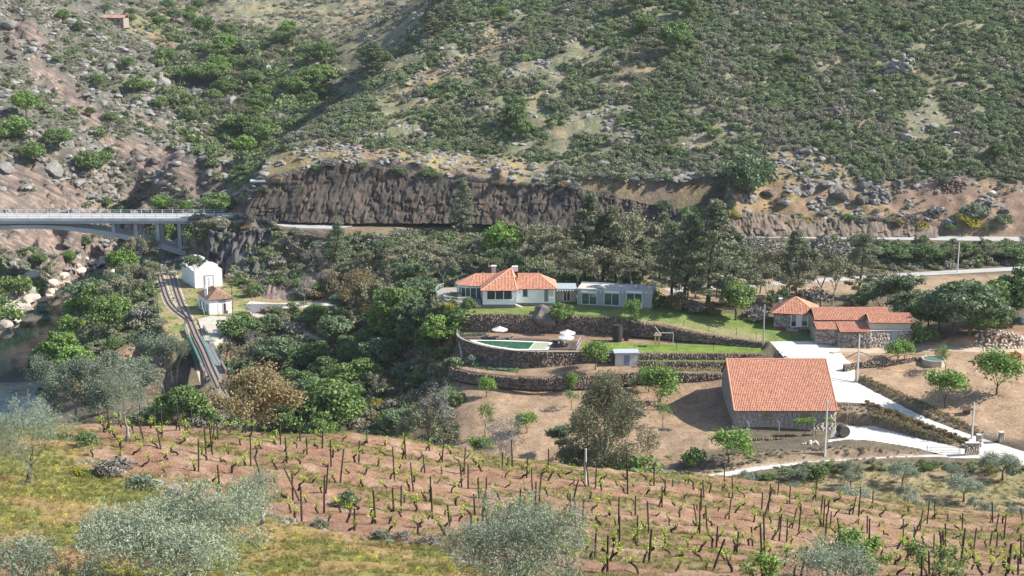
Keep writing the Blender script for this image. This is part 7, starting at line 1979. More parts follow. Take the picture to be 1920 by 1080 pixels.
put('pine', 868, 440, 342, 'tall dark pine standing alone against the cliff', 1.1, d0=340)
cluster('behind the villa and annex', 'trees behind the villa', [
    ('scrub_tree', 885, 500, 455, 1.3), ('scrub_tree', 915, 500, 440, 1.2), ('bright_tree', 948, 505, 416, 1.0), ('scrub_tree', 985, 505, 425, 1.2), ('scrub_tree', 1022, 505, 418, 1.2), ('scrub_tree', 1050, 520, 432, 1.2), ('pine', 1096, 535, 362, 1.15), ('pine', 1060, 520, 425), ('pine', 1130, 535, 400, 1.2), ('pine', 1155, 540, 385, 1.1),
    ('scrub_tree', 1182, 540, 398, .9), ('scrub_tree', 1120, 545, 462, 1.3), ('scrub_tree', 1155, 545, 475, 1.4), ('pine', 1205, 535, 440, 1.2), ('pine', 1238, 530, 400, 1.0), ('pine', 1258, 570, 415, 1.1), ('pine', 1282, 577, 398, 1.1), ('pine', 1328, 585, 374, 1.25), ('pine', 1376, 575, 436, 1.35), ('pine', 1345, 560, 470, 1.1),
    ('scrub_tree', 1222, 545, 480, 1.2), ('scrub_tree', 1305, 560, 480, 1.1), ('scrub_tree', 1082, 545, 480, 1.2), ('scrub_tree', 1010, 520, 460, 1.2), ('green_open', 940, 520, 465, 1.3), ('scrub_tree', 865, 520, 478, 1.2), ('scrub_tree', 1190, 505, 430, 1.2), ('green_open', 975, 480, 430, 1.3)])
put('bright_tree', 1290, 560, 390, 'tall narrow light green tree rising between the pines', .35)
cluster('behind the annex roof', 'bushes behind the annex', [('bush_green', 1072, 535, 511, 1.5), ('bush_green', 1100, 536, 516, 1.5), ('bush_green', 1190, 537, 514, 1.3), ('bush_green', 1222, 560, 540, 1.3), ('bush_green', 1228, 575, 548, 1.2), ('bush_rust', 1270, 582, 552, 1.3), ('bush_rust', 1335, 590, 565, 1.3), ('bush_grey', 1420, 598, 570, 1.4), ('bush_grey', 1300, 583, 560, 1.4)])
cluster('behind the stone farmhouse', 'trees behind the stone farmhouse', [
    ('pine', 1490, 562, 430, 1.15), ('pine', 1478, 575, 490, .8), ('scrub_tree', 1540, 575, 462, 1.0), ('pine', 1608, 560, 436, 1.3), ('scrub_tree', 1560, 575, 490, 1.1), ('bush_grey', 1520, 575, 535, 1.3), ('scrub_tree', 1438, 580, 500, 1.1), ('scrub_tree', 1425, 550, 460, 1.0), ('scrub_tree', 1662, 580, 512, 1.1), ('green_open', 1688, 606, 515, 1.3),
    ('green_open', 1650, 598, 530, 1.3), ('green_open', 1612, 592, 545, 1.2), ('oak', 1738, 622, 562, 1.2), ('teal_tree', 1785, 628, 538, 1.2), ('teal_tree', 1815, 628, 526, 1.2), ('oak_green', 1855, 610, 530, 1.2), ('oak', 1892, 606, 528, 1.3), ('oak_green', 1925, 600, 505, 1.2), ('teal_tree', 1760, 622, 562), ('scrub_tree', 1505, 582, 510, 1.0),
    ('green_open', 1462, 590, 540, 1.0), ('bush_grey', 1585, 590, 565, 1.4), ('scrub_tree', 1710, 600, 540, 1.2), ('teal_tree', 1700, 612, 560, 1.1), ('bush_teal', 1870, 570, 545, 1.2), ('bush_grey', 1765, 565, 545, 1.4), ('oak', 1835, 632, 578, 1.2), ('oak', 1870, 628, 575, 1.2)])
cluster('between the two roads', 'bushes between the upper and lower roads', [(random.Random(k).choice(['oak', 'oak', 'teal_tree', 'scrub_tree']), 1625 + k * 19, 496 - (k % 3) * 5, 457 + (k % 2) * 6, 1.5) for k in range(17)], 300)
cluster('between cliff road and pines', 'scrub below the upper road', [(random.Random(k + 50).choice(['scrub_tree', 'green_open', 'scrub_tree', 'bush_grey']), 905 + k * 36, 480 - (k % 3) * 8, 440 + (k % 2) * 8, 1.5) for k in range(19)], 300)
put('oak_green', 1381, 600, 530, 'round lime green tree standing alone on the lawn by the stone house', 1.05)
put('orchard', 1183, 600, 563, 'small umbrella shaped tree on the lawn in front of the annex', 1.1)
put('oak_green', 1048, 612, 570, 'large round bush at the rock on the lawn wall', 1.25)
put('bush', 878, 582, 555, 'clipped round shrub beside the villa steps', .75)
put('bush_green', 1722, 642, 600, 'bright green fig bush at the right end of the outbuilding', 1.1)
put('bush_green', 1545, 636, 622, 'small clipped bush at the corner of the outbuilding', .8)
cluster('round the villa terrace', 'shrubs round the villa terrace', [('bush_teal', 812, 592, 575, 1.2), ('bush_yellow', 842, 584, 566, .9), ('bush', 858, 602, 572, 1.3), ('bush_rust', 870, 590, 578, 1.2), ('bush', 850, 610, 592, 1.3), ('bush', 832, 600, 580, 1.3), ('bush_green', 890, 586, 580, .8)])
cluster('on the bare brown field', 'almond trees on the brown field', [
    ('orchard', 912, 745, 708), ('orchard', 1073, 733, 700, .9), ('orchard', 1116, 693, 643, 1.2), ('orchard', 1235, 768, 692, 1.25), ('orchard', 1215, 735, 690, 1.1), ('sparse_orchard', 1243, 803, 757), ('orchard', 987, 812, 772, 1.3), ('sparse_orchard', 909, 822, 760, .8), ('orchard', 902, 866, 820, 1.2), ('sparse_orchard', 1072, 768, 733, 1.2), ('sparse_orchard', 842, 760, 725, 1.2),
    ('orchard', 1366, 868, 808, 1.5), ('sparse_orchard', 1185, 745, 712)])
put('bush_green', 1300, 872, 835, 'dense green shrub at the near right corner of the brown field', 1.0)
cluster('right of the concrete road', 'almond trees on the right hand slope', [('orchard', 1684, 680, 641, 1.3), ('orchard', 1695, 678, 640, 1.0), ('sparse_orchard', 1772, 700, 652, 1.1), ('orchard', 1774, 764, 697, 1.3), ('orchard', 1868, 740, 662, 1.25), ('sparse_orchard', 1846, 650, 592, 1.0)])
cluster('on the flat below the farm road', 'pruned olive trees below the farm road', [
    ('grove_olive', 1392, 915, 884), ('grove_olive', 1493, 906, 876, .9), ('grove_olive', 1489, 938, 905, .8), ('grove_olive', 1592, 889, 862, .9), ('grove_olive', 1595, 917, 886), ('grove_olive', 1598, 958, 915, 1.2), ('grove_olive', 1692, 912, 872, 1.1), ('grove_olive', 1703, 949, 912, .9), ('grove_olive', 1720, 975, 938, .9), ('grove_olive', 1783, 897, 869, .9),
    ('grove_olive', 1807, 941, 896, 1.15), ('grove_olive', 1826, 960, 930, .8), ('grove_olive', 1846, 978, 945, .9), ('grove_olive', 1880, 900, 852, 1.1), ('grove_olive', 1905, 978, 950, .9), ('grove_olive', 1925, 945, 915, .8)], 170)
cluster('beside the lower farm path', 'shrubs beside the lower farm path', [('bush', 1522, 898, 866, 1.2), ('bush_yellow', 1546, 890, 875, 1.0), ('bush_green', 1440, 900, 885, 1.3), ('bush_rust', 1640, 880, 866, 1.3), ('bush_green', 1740, 882, 866, 1.2), ('bush_yellow', 1860, 886, 872, 1.4), ('bush_rust', 1345, 905, 890, 1.5), ('bush_sage', 1415, 900, 884, 1.3), ('bush_green', 1680, 880, 868, 1.2), ('bush_rust', 1800, 884, 870, 1.3)], 170)
# hillside
tree('teal_tree', h=14.5, w=1.0, name='oak_tree', cat='tree', world=hit(1404, 372, 370) - Vector((0, 0, 2.2)), label='huge round pale green oak standing out on the slope above the road')
put('bush_sage', 1830, 412, 374, 'round silvery bush on the bare bank above the upper road', 1.0, d0=370)
put('bush_sage', 1770, 347, 318, 'round silvery bush above the ruined wall on the slope', 1.0, d0=370)
cluster('on the scrub covered hill', 'trees on the big hill', [
    ('oak', 1262, 104, 44, 1.1), ('oak', 1190, 22, -18, 1.2), ('oak_green', 1205, 66, 32, 1.1), ('oak', 1290, 34, -4, 1.0), ('oak', 963, 243, 196, 1.1), ('oak_green', 938, 42, 13, 1.2), ('oak', 980, 262, 225), ('oak', 1560, 245, 228, 1.2), ('oak', 1340, 260, 240, 1.3), ('oak', 1480, 120, 98, 1.2), ('oak', 1700, 60, 40, 1.2), ('oak', 1870, 300, 270, 1.3), ('oak', 1640, 160, 142, 1.2), ('oak', 1250, 290, 272, 1.2)], 400)
cluster('on the ridge line of the hill', 'dark trees along the ridge', [('pine', 696, 142, 78, 2.0), ('oak', 690, 138, 85, 1.0), ('pine', 767, 86, 52, 1.4), ('pine', 806, 74, 22, 1.7), ('pine', 822, 64, 12, 1.6), ('pine', 842, 52, -4, 1.7), ('pine', 852, 48, 10, 1.6), ('pine', 812, 70, 28, 1.8), ('oak', 718, 128, 96)], 420)
cluster('on the steep left bank', 'trees on the rocky left bank', [
    ('bright_tree', 50, 222, 172, 1.2), ('bush_green', 25, 260, 212, 1.2), ('oak_green', 65, 310, 268), ('oak', 110, 282, 240, 1.1), ('oak', 165, 335, 285, 1.1), ('oak_green', 190, 318, 285, 1.2), ('oak', 205, 298, 275), ('oak_green', 118, 45, 20), ('oak', 148, 60, 40), ('oak', 108, 122, 104), ('oak', 185, 168, 140, 1.1), ('bush_green', 260, 170, 140, 1.3), ('oak_green', 240, 130, 108), ('bush', 205, 225, 208, 1.2), ('bush_green', 300, 200, 178, 1.1),
    ('oak', 358, 235, 205, 1.1), ('bush_green', 30, 560, 512, 1.1), ('bush_green', 75, 555, 520), ('oak_green', 130, 500, 470), ('oak_green', 75, 500, 475), ('oak', 160, 470, 440), ('bush_green', 12, 610, 560, 1.1), ('oak', 225, 420, 385, 1.1), ('oak', 200, 392, 370), ('green_open', 250, 400, 370, 1.2), ('bush_teal', 100, 420, 405), ('oak_green', 170, 220, 200)], 385)
cluster('behind the road bridge', 'trees behind the road bridge', [
    ('oak', 405, 410, 362, 1.2), ('oak', 430, 402, 370, 1.1), ('bright_tree', 300, 402, 366, 1.2), ('green_open', 325, 405, 372, 1.3), ('bright_tree', 350, 400, 376, 1.2), ('green_open', 278, 440, 405, 1.3), ('bush_green', 335, 430, 410, 1.3), ('bush_green', 360, 445, 420, 1.2), ('oak_green', 305, 450, 418, 1.2), ('bush_rust', 400, 430, 412, 1.2), ('bush_green', 440, 440, 422, 1.2), ('bush_rust', 462, 430, 420, 1.3), ('bush', 420, 462, 438, 1.2), ('bush_green', 398, 455, 432, 1.3)], 395)
fill([(300, 60), (350, 70), (430, 60), (560, 80), (630, 110), (640, 180), (590, 220), (540, 260), (490, 290), (470, 330), (430, 370), (415, 320), (400, 260), (350, 190), (310, 120)], 44, ['oak', 'oak_green', 'bright_tree', 'teal_tree', 'oak_green', 'scrub_tree'], (22, 44), 'in the valley beyond the bridge', 'trees in the far valley', 5, 470, (1.0, 1.5), 22)
fill([(120, 0), (420, 0), (400, 50), (250, 60), (200, 40)], 16, ['oak', 'oak_green', 'teal_tree'], (16, 30), 'at the head of the valley', 'far trees at the top of the valley', 6, 640, (1.0, 1.5), 20)
put('oak_green', 530, 92, 60, 'bright round tree alone at the top of the far valley', 1.2, d0=600)

rq = random.Random(12); cb = []
for k in range(26):
    t = (k + rq.uniform(.2, .8)) / 26 * (len(top) - 1); i = min(int(t), len(top) - 2); f = t - i
    P_ = Vector(top[i]).lerp(Vector(top[i + 1]), f); Q_ = Vector(base[min(i, len(base) - 2)]); v = rq.choice([1.0, 1.0, .9, .55]); P_ = P_ + Vector((0, -1.6, -(1 - v) * 11)); cb.append(P_)
for k, P_ in enumerate(sorted(cb, key=lambda p: p.x / p.y)):
    kd = rq.choice(['bush', 'bush_teal', 'bush_rust', 'bush_grey', 'bush', 'bush_sage']); tree(kd, h=rq.uniform(1.6, 3.4), w=1.25, name='shrub', world=P_ - Vector((0, 0, .7)), label='%s, %s on the dark cliff' % (LOOK[kd][0], ORD[k].replace(' from the left', ' from left')), cat='shrub', group='shrubs growing on the cliff')
cluster('on the lower crag', 'shrubs on the lower crag', [(rq.choice(['bare_tree', 'bush_rust', 'scrub_tree', 'bush_grey', 'bush']), 478 + k * 13, y_, y_ - rq.uniform(18, 34), 1.2) for k, y_ in enumerate([rq.uniform(528, 563) for _ in range(13)])], 340)
cluster('at the foot of the cliff', 'shrubs at the foot of the cliff', [(rq.choice(['bush_grey', 'bush_teal', 'bush', 'bush_rust']), 705 + k * 34 + rq.uniform(-12, 12), 414 + max(0, k - 5) * 2.0, 396 + max(0, k - 5) * 2.0 + rq.uniform(0, 6), 1.3) for k in range(19)], 380)
cluster('on the earth bank of the upper road', 'shrubs on the road bank', [(rq.choice(['bush_rust', 'bush_teal', 'bush', 'bush_yellow', 'bush_grey']), 1375 + k * 24, y_, y_ - rq.uniform(12, 22), 1.4) for k, y_ in enumerate([rq.uniform(400, 440) for _ in range(22)])], 370)
# far farmhouse
fh = hit(212, 42, 640); o_f = House('far_farmhouse', fh, 'tiny far away farmhouse with a faded red roof at the head of the valley', 'house')
x_, y_, z_ = fh; z_ -= .8
o_f.block('walls', [(x_ - 6, y_), (x_ + 6, y_ - 2), (x_ + 7, y_ + 5), (x_ - 5, y_ + 7)], z_ - 2, z_ + 3.0, MORTAR)
o_f.tiles((x_ - 6.4, y_ - .5, z_ + 3.1), (x_ + 6.4, y_ - 2.5, z_ + 3.1), (x_ + 6.9, y_ + 1.6, z_ + 4.6), (x_ - 5.9, y_ + 3.6, z_ + 4.6), cs=.6, rs=1.0, m=TILE2)
o_f.tiles((x_ + 7.4, y_ + 5.6, z_ + 3.1), (x_ - 5.4, y_ + 7.6, z_ + 3.1), (x_ - 5.9, y_ + 3.6, z_ + 4.6), (x_ + 6.9, y_ + 1.6, z_ + 4.6), cs=.6, rs=1.0, m=TILE2)
for k in range(3):
    o_f.panel((x_ - 6, y_), (x_ + 6, y_ - 2), 2 + k * 3.4, 3 + k * 3.4, z_ + 1, z_ + 2.3, 0, .05, DARK, 'window')

# big boulders that stand out
ROCKS = {k: [rock_mesh('boulder', 200 + i * 3 + j * 50, m, 2, sq) for i in range(3)] for j, (k, m, sq) in enumerate((('g', ROCK, (1, .8, .75)), ('w', ROCK_W, (1, .75, .6)), ('d', ROCK_D, (1, .8, .7)), ('s', ROCK, (.5, .4, 1.0))))}
def boulder(px, py, wpx, kind, label, hk=1.0, group=None, d0=200, tilt=0):
    p = hit(px, py, d0); s = wpx / ppm_at(p) / 2; o = link('boulder', ROCKS[kind][int(px) % 3], None, (p.x, p.y, p.z + s * .25), (tilt, tilt * .6, px * .7), (s, s, s * hk))
    return tag(o, label, 'boulder', group)
BL = sorted([(12, 628, 44, 'w', 1.3), (38, 625, 24, 'w', .8), (28, 582, 24, 'w', .9), (8, 598, 34, 'g', 1.2), (25, 602, 30, 'w', .7), (55, 565, 44, 'w', .8), (80, 548, 30, 'w', .9), (95, 535, 34, 'w', .9), (118, 520, 26, 'w', 1.0), (150, 510, 30, 'w', .8), (135, 490, 36, 'w', .9), (170, 495, 34, 'w', .7), (125, 460, 26, 'd', 1.0), (190, 488, 26, 'w', .7), (60, 520, 40, 'w', .7), (225, 462, 26, 'w', .7), (258, 452, 24, 'w', .7)])
for k, (x, y, w_, kd, hk) in enumerate(BL): boulder(x, y, w_, kd, 'pale smooth boulder, %s of those lining the far shore of the river' % ORD[k], hk, 'boulders along the far shore', 380)
BL = sorted([(100, 325, 44, 'g', 1.1), (10, 320, 36, 'g', 1.0), (205, 130, 26, 'g', 1.1), (228, 98, 34, 'g', .8), (305, 158, 30, 'g', 1.1), (290, 305, 30, 'd', .8), (325, 272, 26, 'd', .7), (350, 275, 22, 'g', .8), (265, 300, 24, 'g', .9), (20, 100, 22, 'd', 1.1), (15, 50, 40, 'g', .8), (430, 195, 40, 'g', .8), (520, 225, 28, 'g', 1.0), (505, 135, 30, 'g', .9), (590, 125, 34, 'g', .6), (250, 310, 20, 'd', 1.2), (410, 140, 34, 'g', .8), (60, 95, 22, 'g', 1.0), (330, 310, 30, 'g', .6), (300, 325, 26, 'g', .8)])
for k, (x, y, w_, kd, hk) in enumerate(BL): boulder(x, y, w_, kd, 'grey rock block, %s of those on the steep left bank and gorge' % ORD[k], hk, 'rock blocks on the left bank', 400)
BL = sorted([(1632, 178, 30, 'g', .9), (1580, 200, 24, 's', 1.3), (1565, 215, 34, 'd', .6), (1503, 133, 22, 'd', .7), (1350, 20, 28, 'g', .7), (1592, 282, 22, 's', 1.5), (1620, 350, 26, 'g', 1.1), (1655, 342, 22, 's', 1.0), (1685, 350, 34, 'd', .8), (1575, 370, 38, 'd', .9), (1615, 380, 36, 'd', .8), (1640, 372, 26, 'd', .8), (1550, 348, 34, 'g', .6), (1510, 290, 36, 'd', .6), (1540, 300, 20, 'g', .8),
             (1700, 260, 24, 'g', 1.0), (1752, 240, 28, 'g', .9), (1790, 255, 24, 'g', .9), (1760, 395, 34, 'g', .6), (1780, 420, 30, 'g', .6), (1860, 365, 22, 'w', 1.0), (1880, 400, 26, 'd', .8), (1300, 300, 26, 'd', .8), (1340, 300, 30, 'd', .8), (1190, 330, 26, 'g', .7), (1245, 325, 30, 'd', .7), (1130, 310, 30, 'g', .7), (1070, 330, 26, 'd', .8), (960, 338, 26, 'g', .9), (1000, 318, 26, 'g', .8), (880, 140, 22, 'd', .7), (765, 160, 20, 'g', .8), (795, 190, 20, 'g', .9), (915, 135, 24, 'd', .6), (1145, 270, 30, 'd', .8), (1050, 315, 34, 'd', .8), (1430, 150, 20, 'd', .8), (1650, 215, 22, 'g', .8), (1470, 384, 34, 'g', .7), (1440, 365, 30, 'd', .7)])
for k, (x, y, w_, kd, hk) in enumerate(BL): boulder(x, y, w_, kd, 'grey boulder, %s of those scattered over the big hill' % ORD[k], hk, 'boulders on the big hill', 372)
boulder(1022, 600, 62, 'd', 'dark bedrock outcrop breaking through the lawn retaining wall', 1.0, d0=275)
boulder(1062, 612, 30, 'g', 'pale rounded rock below the large bush on the terrace wall', .7, d0=270)
boulder(690, 770, 20, 'd', 'dark boulder standing in yellow grass on the ravine slope', 1.3)
# piles of prunings and stone
def pile(px, py, wpx, hpx, n, m, label, name='stone_pile', cat='stone pile', s=.35, d0=200, long_=False):
    p = hit(px, py, d0); k = ppm_at(p); W_ = wpx / k / 2; root = None; rng = np.random.default_rng(px); V = []; Fs = []; b = 0
    bm0 = rock_mesh('tmp', px, m, 1); vv = np.array([v.co[:] for v in bm0.vertices]); ff = np.array([tuple(f.vertices) for f in bm0.polygons])
    for i in range(n):
        a = rng.uniform(0, 6.28); r_ = W_ * math.sqrt(rng.uniform(0, 1)); x, y = r_ * math.cos(a), r_ * math.sin(a) * .5
        z = gz(p.x + x, p.y + y) - p.z + (1 - (r_ / W_) ** 2) * hpx / k * rng.uniform(0, 1)
        R3 = np.array(Matrix.Rotation(rng.uniform(0, 6.28), 3, Vector(rng.normal(size=3)).normalized()))
        q = (vv * np.array([1, 1, .18]) if long_ else vv) * s * rng.uniform(.5, 1.3)
        V.append(q @ R3.T + np.array([x, y, z])); Fs.append(ff + b); b += len(vv)
    o = link(name, mesh_np(name, np.concatenate(V), np.concatenate(Fs), m), None, p); return tag(o, label, cat)
pile(1285 + 590, 632, 95, 10, 240, ROCK_W, 'long heap of pale stones on the right beside the dirt track', s=.42)
pile(700, 465, 60, 20, 260, ROCK, 'heap of grey rubble on the slope below the lay-by wall', s=.5, d0=330)
pile(885, 709, 26, 4, 60, ROCK_W, 'small heap of pale stones below the left end of the terrace wall', s=.25)
pile(1520, 832, 30, 3, 14, ROCK_W, 'few pale stone slabs lying by the pole before the barn', s=.55)
pile(1248, 806, 26, 2, 60, LM['grey'], 'ring of cut grey branches under the thin tree in the field', 'branch_heap', 'branches', s=.35, long_=True)
pile(1688, 135, 62, 26, 70, ROCK, 'craggy pale rock outcrop high on the right of the hill', 'rock_outcrop', 'rock outcrop', s=1.6, d0=400)
pile(1570, 215, 44, 16, 40, ROCK_D, 'dark craggy outcrop on the hill left of the pale one', 'rock_outcrop', 'rock outcrop', s=1.4, d0=400)
pile(1640, 372, 60, 14, 50, ROCK, 'grey rock outcrop above the upper road bank', 'rock_outcrop', 'rock outcrop', s=1.1, d0=370)
pile(1783, 349, 64, 8, 200, ROCK_R, 'ruined dry stone wall high on the slope above the right hand road', 'ruined_wall', 'stone wall', s=.5, d0=370)
pile(680, 478, 20, 8, 50, ROCK, 'small rubble fan beside the lone fir', s=.4, d0=330)
# flowers and beds
def bed(name, label, cat, poly, n, m, size, zr, z=None, seed=1, d0=200):
    rng = np.random.default_rng(seed); P = np.array([tuple(pZ(*q, z)) if z else tuple(hit(*q, d0)) for q in poly]); out = []
    while len(out) < n:
        x, y = rng.uniform(P[:, 0].min(), P[:, 0].max(), 4 * n), rng.uniform(P[:, 1].min(), P[:, 1].max(), 4 * n); k = poly_sd(P[:, :2], x, y) > 0; out += list(zip(x[k], y[k]))
    out = np.array(out[:n]); zz = ground_z(out[:, 0], out[:, 1]) + rng.uniform(0, zr, n) * (.5 + fbm(out[:, 0] * 1.2, out[:, 1] * 1.2, 3, 2)); c = P.mean(0)
    V, Fc, tv = leaves(np.c_[out, zz] - c, np.tile([0, 0, 1.], (n, 1)), size, .7, rng)
    return tag(link(name, mesh_np(name, V, Fc, m, tint=tv), None, c), label, cat, kind='stuff')
FLO = leaf_mat('orange_flowers', (.55, .17, .02), (.80, .34, .05), .7, .2); FLR = leaf_mat('red_flowers', (.40, .02, .06), (.65, .05, .14), .7, .2); LAV = leaf_mat('lavender_leaves', (.10, .16, .10), (.22, .30, .18), .8, .1)
bed('orange_flowers', 'bed of orange flowers on the thin terrace strip', 'flowers', [(1292, 670), (1312, 670), (1312, 674), (1292, 674)], 380, FLO, .10, .5)
bed('green_bed', 'green vegetable plants on the thin terrace strip', 'plants', [(1200, 669), (1365, 669), (1365, 675), (1200, 675)], 2200, LM['bright'], .11, .5)
bed('red_flowers', 'red flower bed left of the stone house doors', 'flowers', [(1456, 614), (1473, 615), (1473, 619), (1456, 618)], 320, FLR, .10, .6)
bed('red_flowers', 'red flower bed right of the stone house doors', 'flowers', [(1496, 617), (1518, 618), (1518, 622), (1496, 621)], 360, FLR, .10, .6)
bed('dry_grass_strip', 'dry grass strip above the trailers', 'grass', [(1200, 687), (1357, 687), (1357, 697), (1200, 696)], 2200, LM['rust'], .13, .5)
bed('lettuce_bed', 'bright green seedlings below the pool wall', 'plants', [(890, 687), (916, 690), (914, 693), (888, 690)], 500, LM['bright'], .10, .25)
bed('lettuce_bed', 'second bright green seedling patch below the pool wall', 'plants', [(955, 692), (975, 693), (972, 699), (950, 697)], 500, LM['bright'], .10, .25)
bed('cabbage_bed', 'blue green cabbage rows below the pool wall', 'plants', [(915, 688), (972, 692), (962, 697), (915, 694)], 1500, LAV, .12, .35)
put('bush_sage', 886, 684, 664, 'blue green artichoke plant below the left end of the pool wall', 1.2)
for k in range(13): put('bush_sage', 1078 + k * 5.6, 623 + (k % 2) * .4, 616, 'silvery lavender cushion, %s, behind the right parasols' % ORD[k], 1.1, 270, 'lavender cushions in a row')
for k in range(9): put('bush_sage', 867 + k * 5.2, 631 - k * .35, 624.5 - k * .35, 'silvery lavender cushion, %s, at the round pool end' % ORD[k], 1.2, 270, 'lavender cushions by the pool')
for k in range(6): put('bush_sage', 1190 + k * 6, 626, 619, 'silvery lavender cushion, %s, behind the play tower' % ORD[k], 1.2, 262, 'lavender cushions by the play tower')
cluster('edging the concrete road', 'dry hedge plants', [('bush_rust', 1626 + 10.2 * k, 759 + 3.9 * k, 748 + 3.9 * k, 1.1) for k in range(19)])
bed('hedge_growth', 'tangled dry hedge growth on the bank below the concrete road', 'hedge', [(1636, 762), (1700, 783), (1740, 800), (1800, 825), (1790, 834), (1720, 820), (1660, 800), (1630, 785)], 4200, LM['rust'], .12, .5)
bed('right_bank_growth', 'dry undergrowth on the bank right of the concrete road', 'undergrowth', [(1608, 715), (1660, 735), (1740, 770), (1835, 815), (1838, 808), (1740, 758), (1640, 715), (1612, 705)], 3600, LM['rust'], .11, .35)

# ---------------------------------------------------------------- foreground olives
def near_olive(seed, H, W, n, leafsz=.05, base=.22):
    bk_ = BARK_D if seed == 13 else BARK_G
    rng = np.random.default_rng(seed); mb = MB(); tips = []
    top, r = trunk_up(mb, H * base, .17, rng, .25, 9)
    for k in range(5):
        a = k * 1.257 + rng.uniform(-.4, .4); limbs(mb, top, (math.cos(a) * 1.1, math.sin(a) * 1.1, .75), H * .34, r * .6, 4, rng, .62, 6, .05, tips, 3, (2, 3))
    T = np.array([tuple(t) for t in tips]); kx = W / np.percentile(np.abs(T[:, :2]), 97); kz = H / np.percentile(T[:, 2], 99)
    me = mb.mesh('trunk', bk_); co = np.array([v.co[:] for v in me.vertices]); co[:, 2] *= kz; hi = np.clip(co[:, 2] / (H * .45), 0, 1)[:, None]; co[:, :2] *= (1 - hi) + kx * hi; T[:, 2] *= kz; T[:, :2] *= kx
    me.vertices.foreach_set('co', co.astype(np.float32).ravel()); me.update()
    j = rng.integers(0, len(T), n // 9); c = T[j] + rng.normal(size=(len(j), 3)) * .16
    bl = bumpy(rng, 22, W * .92, H * .36, H * .62, .36, -.35); q, _d, _k = blob_points(bl, int(len(j) * .62), rng, .25); c[:len(q)] = q
    d = rng.normal(size=(len(j), 3)) + np.array([0, 0, .5]); d /= np.linalg.norm(d, axis=1)[:, None]
    k = np.repeat(np.arange(len(j)), 9); s = np.tile(np.arange(9), len(j)) / 9 * .34
    P = c[k] + d[k] * s[:, None] + rng.normal(size=(len(k), 3)) * .022
    V, Fc, tv = leaves(P, np.tile([0, 0, .35], (len(P), 1)), leafsz, .26, rng, np.clip(rng.uniform(0, 1, len(j))[k] * .5 + rng.uniform(0, .5, len(k)), 0, 1))
    return me, mesh_np('crown', V, Fc, LM['olive'], tint=tv)
def place_near(label, px, D, seed, H, W, n, base=.22, leafsz=.05, py=None):
    if py: p = hit(px, py, 30)
    else: U = ray(px, 1080)[0]; p = Vector((U * D, D, gz(U * D, D)))
    t, c = near_olive(seed, H, W, n, leafsz, base); root = empty('olive_tree', p - Vector((0, 0, .1)), seed, label, 'tree'); link('trunk', t, root); link('crown', c, root)
place_near('broad silvery olive crown cut by the bottom edge, left of centre', 335, 42, 11, 2.9, 3.2, 60000, .12)
place_near('broad silvery olive crown cut by the bottom edge, centre', 960, 49, 12, 3.9, 2.6, 50000, .12)
place_near('old leaning olive with a dark forked trunk at the left edge', 48, 72, 13, 4.9, 2.5, 26000, .26, py=905, leafsz=.045)
place_near('small silvery olive standing between the vine rows, left of centre', 488, 70, 14, 3.0, 1.25, 9000, .3, py=985, leafsz=.042)
place_near('slender olive with a bare crooked trunk at the top of the vineyard', 234, 100, 15, 5.6, 1.7, 9000, .45, py=826, leafsz=.055)
place_near('silvery olive sprays at the bottom edge right of centre', 1560, 53, 16, 2.2, 1.9, 12000, .2)
place_near('silvery olive branch tips in the bottom left corner', 45, 41, 17, 1.5, 1.2, 7000, .2)
U_ = ray(1605, 1080)[0]; D_ = 57
def figtree(px, D, h, w, label, n=3200, kind='bright', nm='fig_tree'):
    U = ray(px, 1080)[0]; p = Vector((U * D, D, gz(U * D, D))); rng = np.random.default_rng(int(px)); mb = MB(); tips = []
    for k in range(6): a = k * 1.05; limbs(mb, (0, 0, -.1), (math.cos(a) * .8, math.sin(a) * .8, 1), h * .5, .05, 2, rng, .5, 5, .1, tips, 3)
    T = np.array([tuple(t) for t in tips]); T[:, 2] *= h / np.percentile(T[:, 2], 98); T[:, :2] *= w / np.percentile(np.abs(T[:, :2]), 97)
    j = rng.integers(0, len(T), n); P = T[j] + rng.normal(size=(n, 3)) * .12
    V, Fc, tv = leaves(P, np.tile([0, 0, .8], (n, 1)), .075, .75, rng); root = empty(nm, p, 0, label, 'tree'); mb.obj('stem', BARK, root); link('crown', mesh_np('crown', V, Fc, LM[kind], tint=tv), root)
figtree(1600, 63, 2.0, 1.5, 'lush bright green leafy bush at the bottom edge on the right')
figtree(1745, 67, 1.5, 1.6, 'loose green leafy plant at the bottom edge right of the lush bush', 1300, 'green')
figtree(1430, 60, 1.2, .8, 'small fresh green leafy plant at the bottom edge among the posts', 700)
# shrubs along the stone line between meadow and vineyard
cluster('along the stones below the vines', 'shrubs along the meadow edge', [('bush_grey', 213, 893, 850, 1.3), ('bush_yellow', 150, 890, 873, 1.4), ('bush_green', 165, 893, 875, 1.2), ('bush_sage', 262, 918, 885, 1.4), ('bush_grey', 325, 932, 915, 1.3), ('bush_sage', 600, 990, 972, 1.3), ('bush_sage', 715, 1010, 990, 1.5), ('bush_grey', 800, 1020, 1000, 1.5), ('bush_teal', 655, 952, 918, 1.0), ('bush', 166, 835, 805, 1.2), ('bush_grey', 760, 1012, 998, 1.2)], 30)

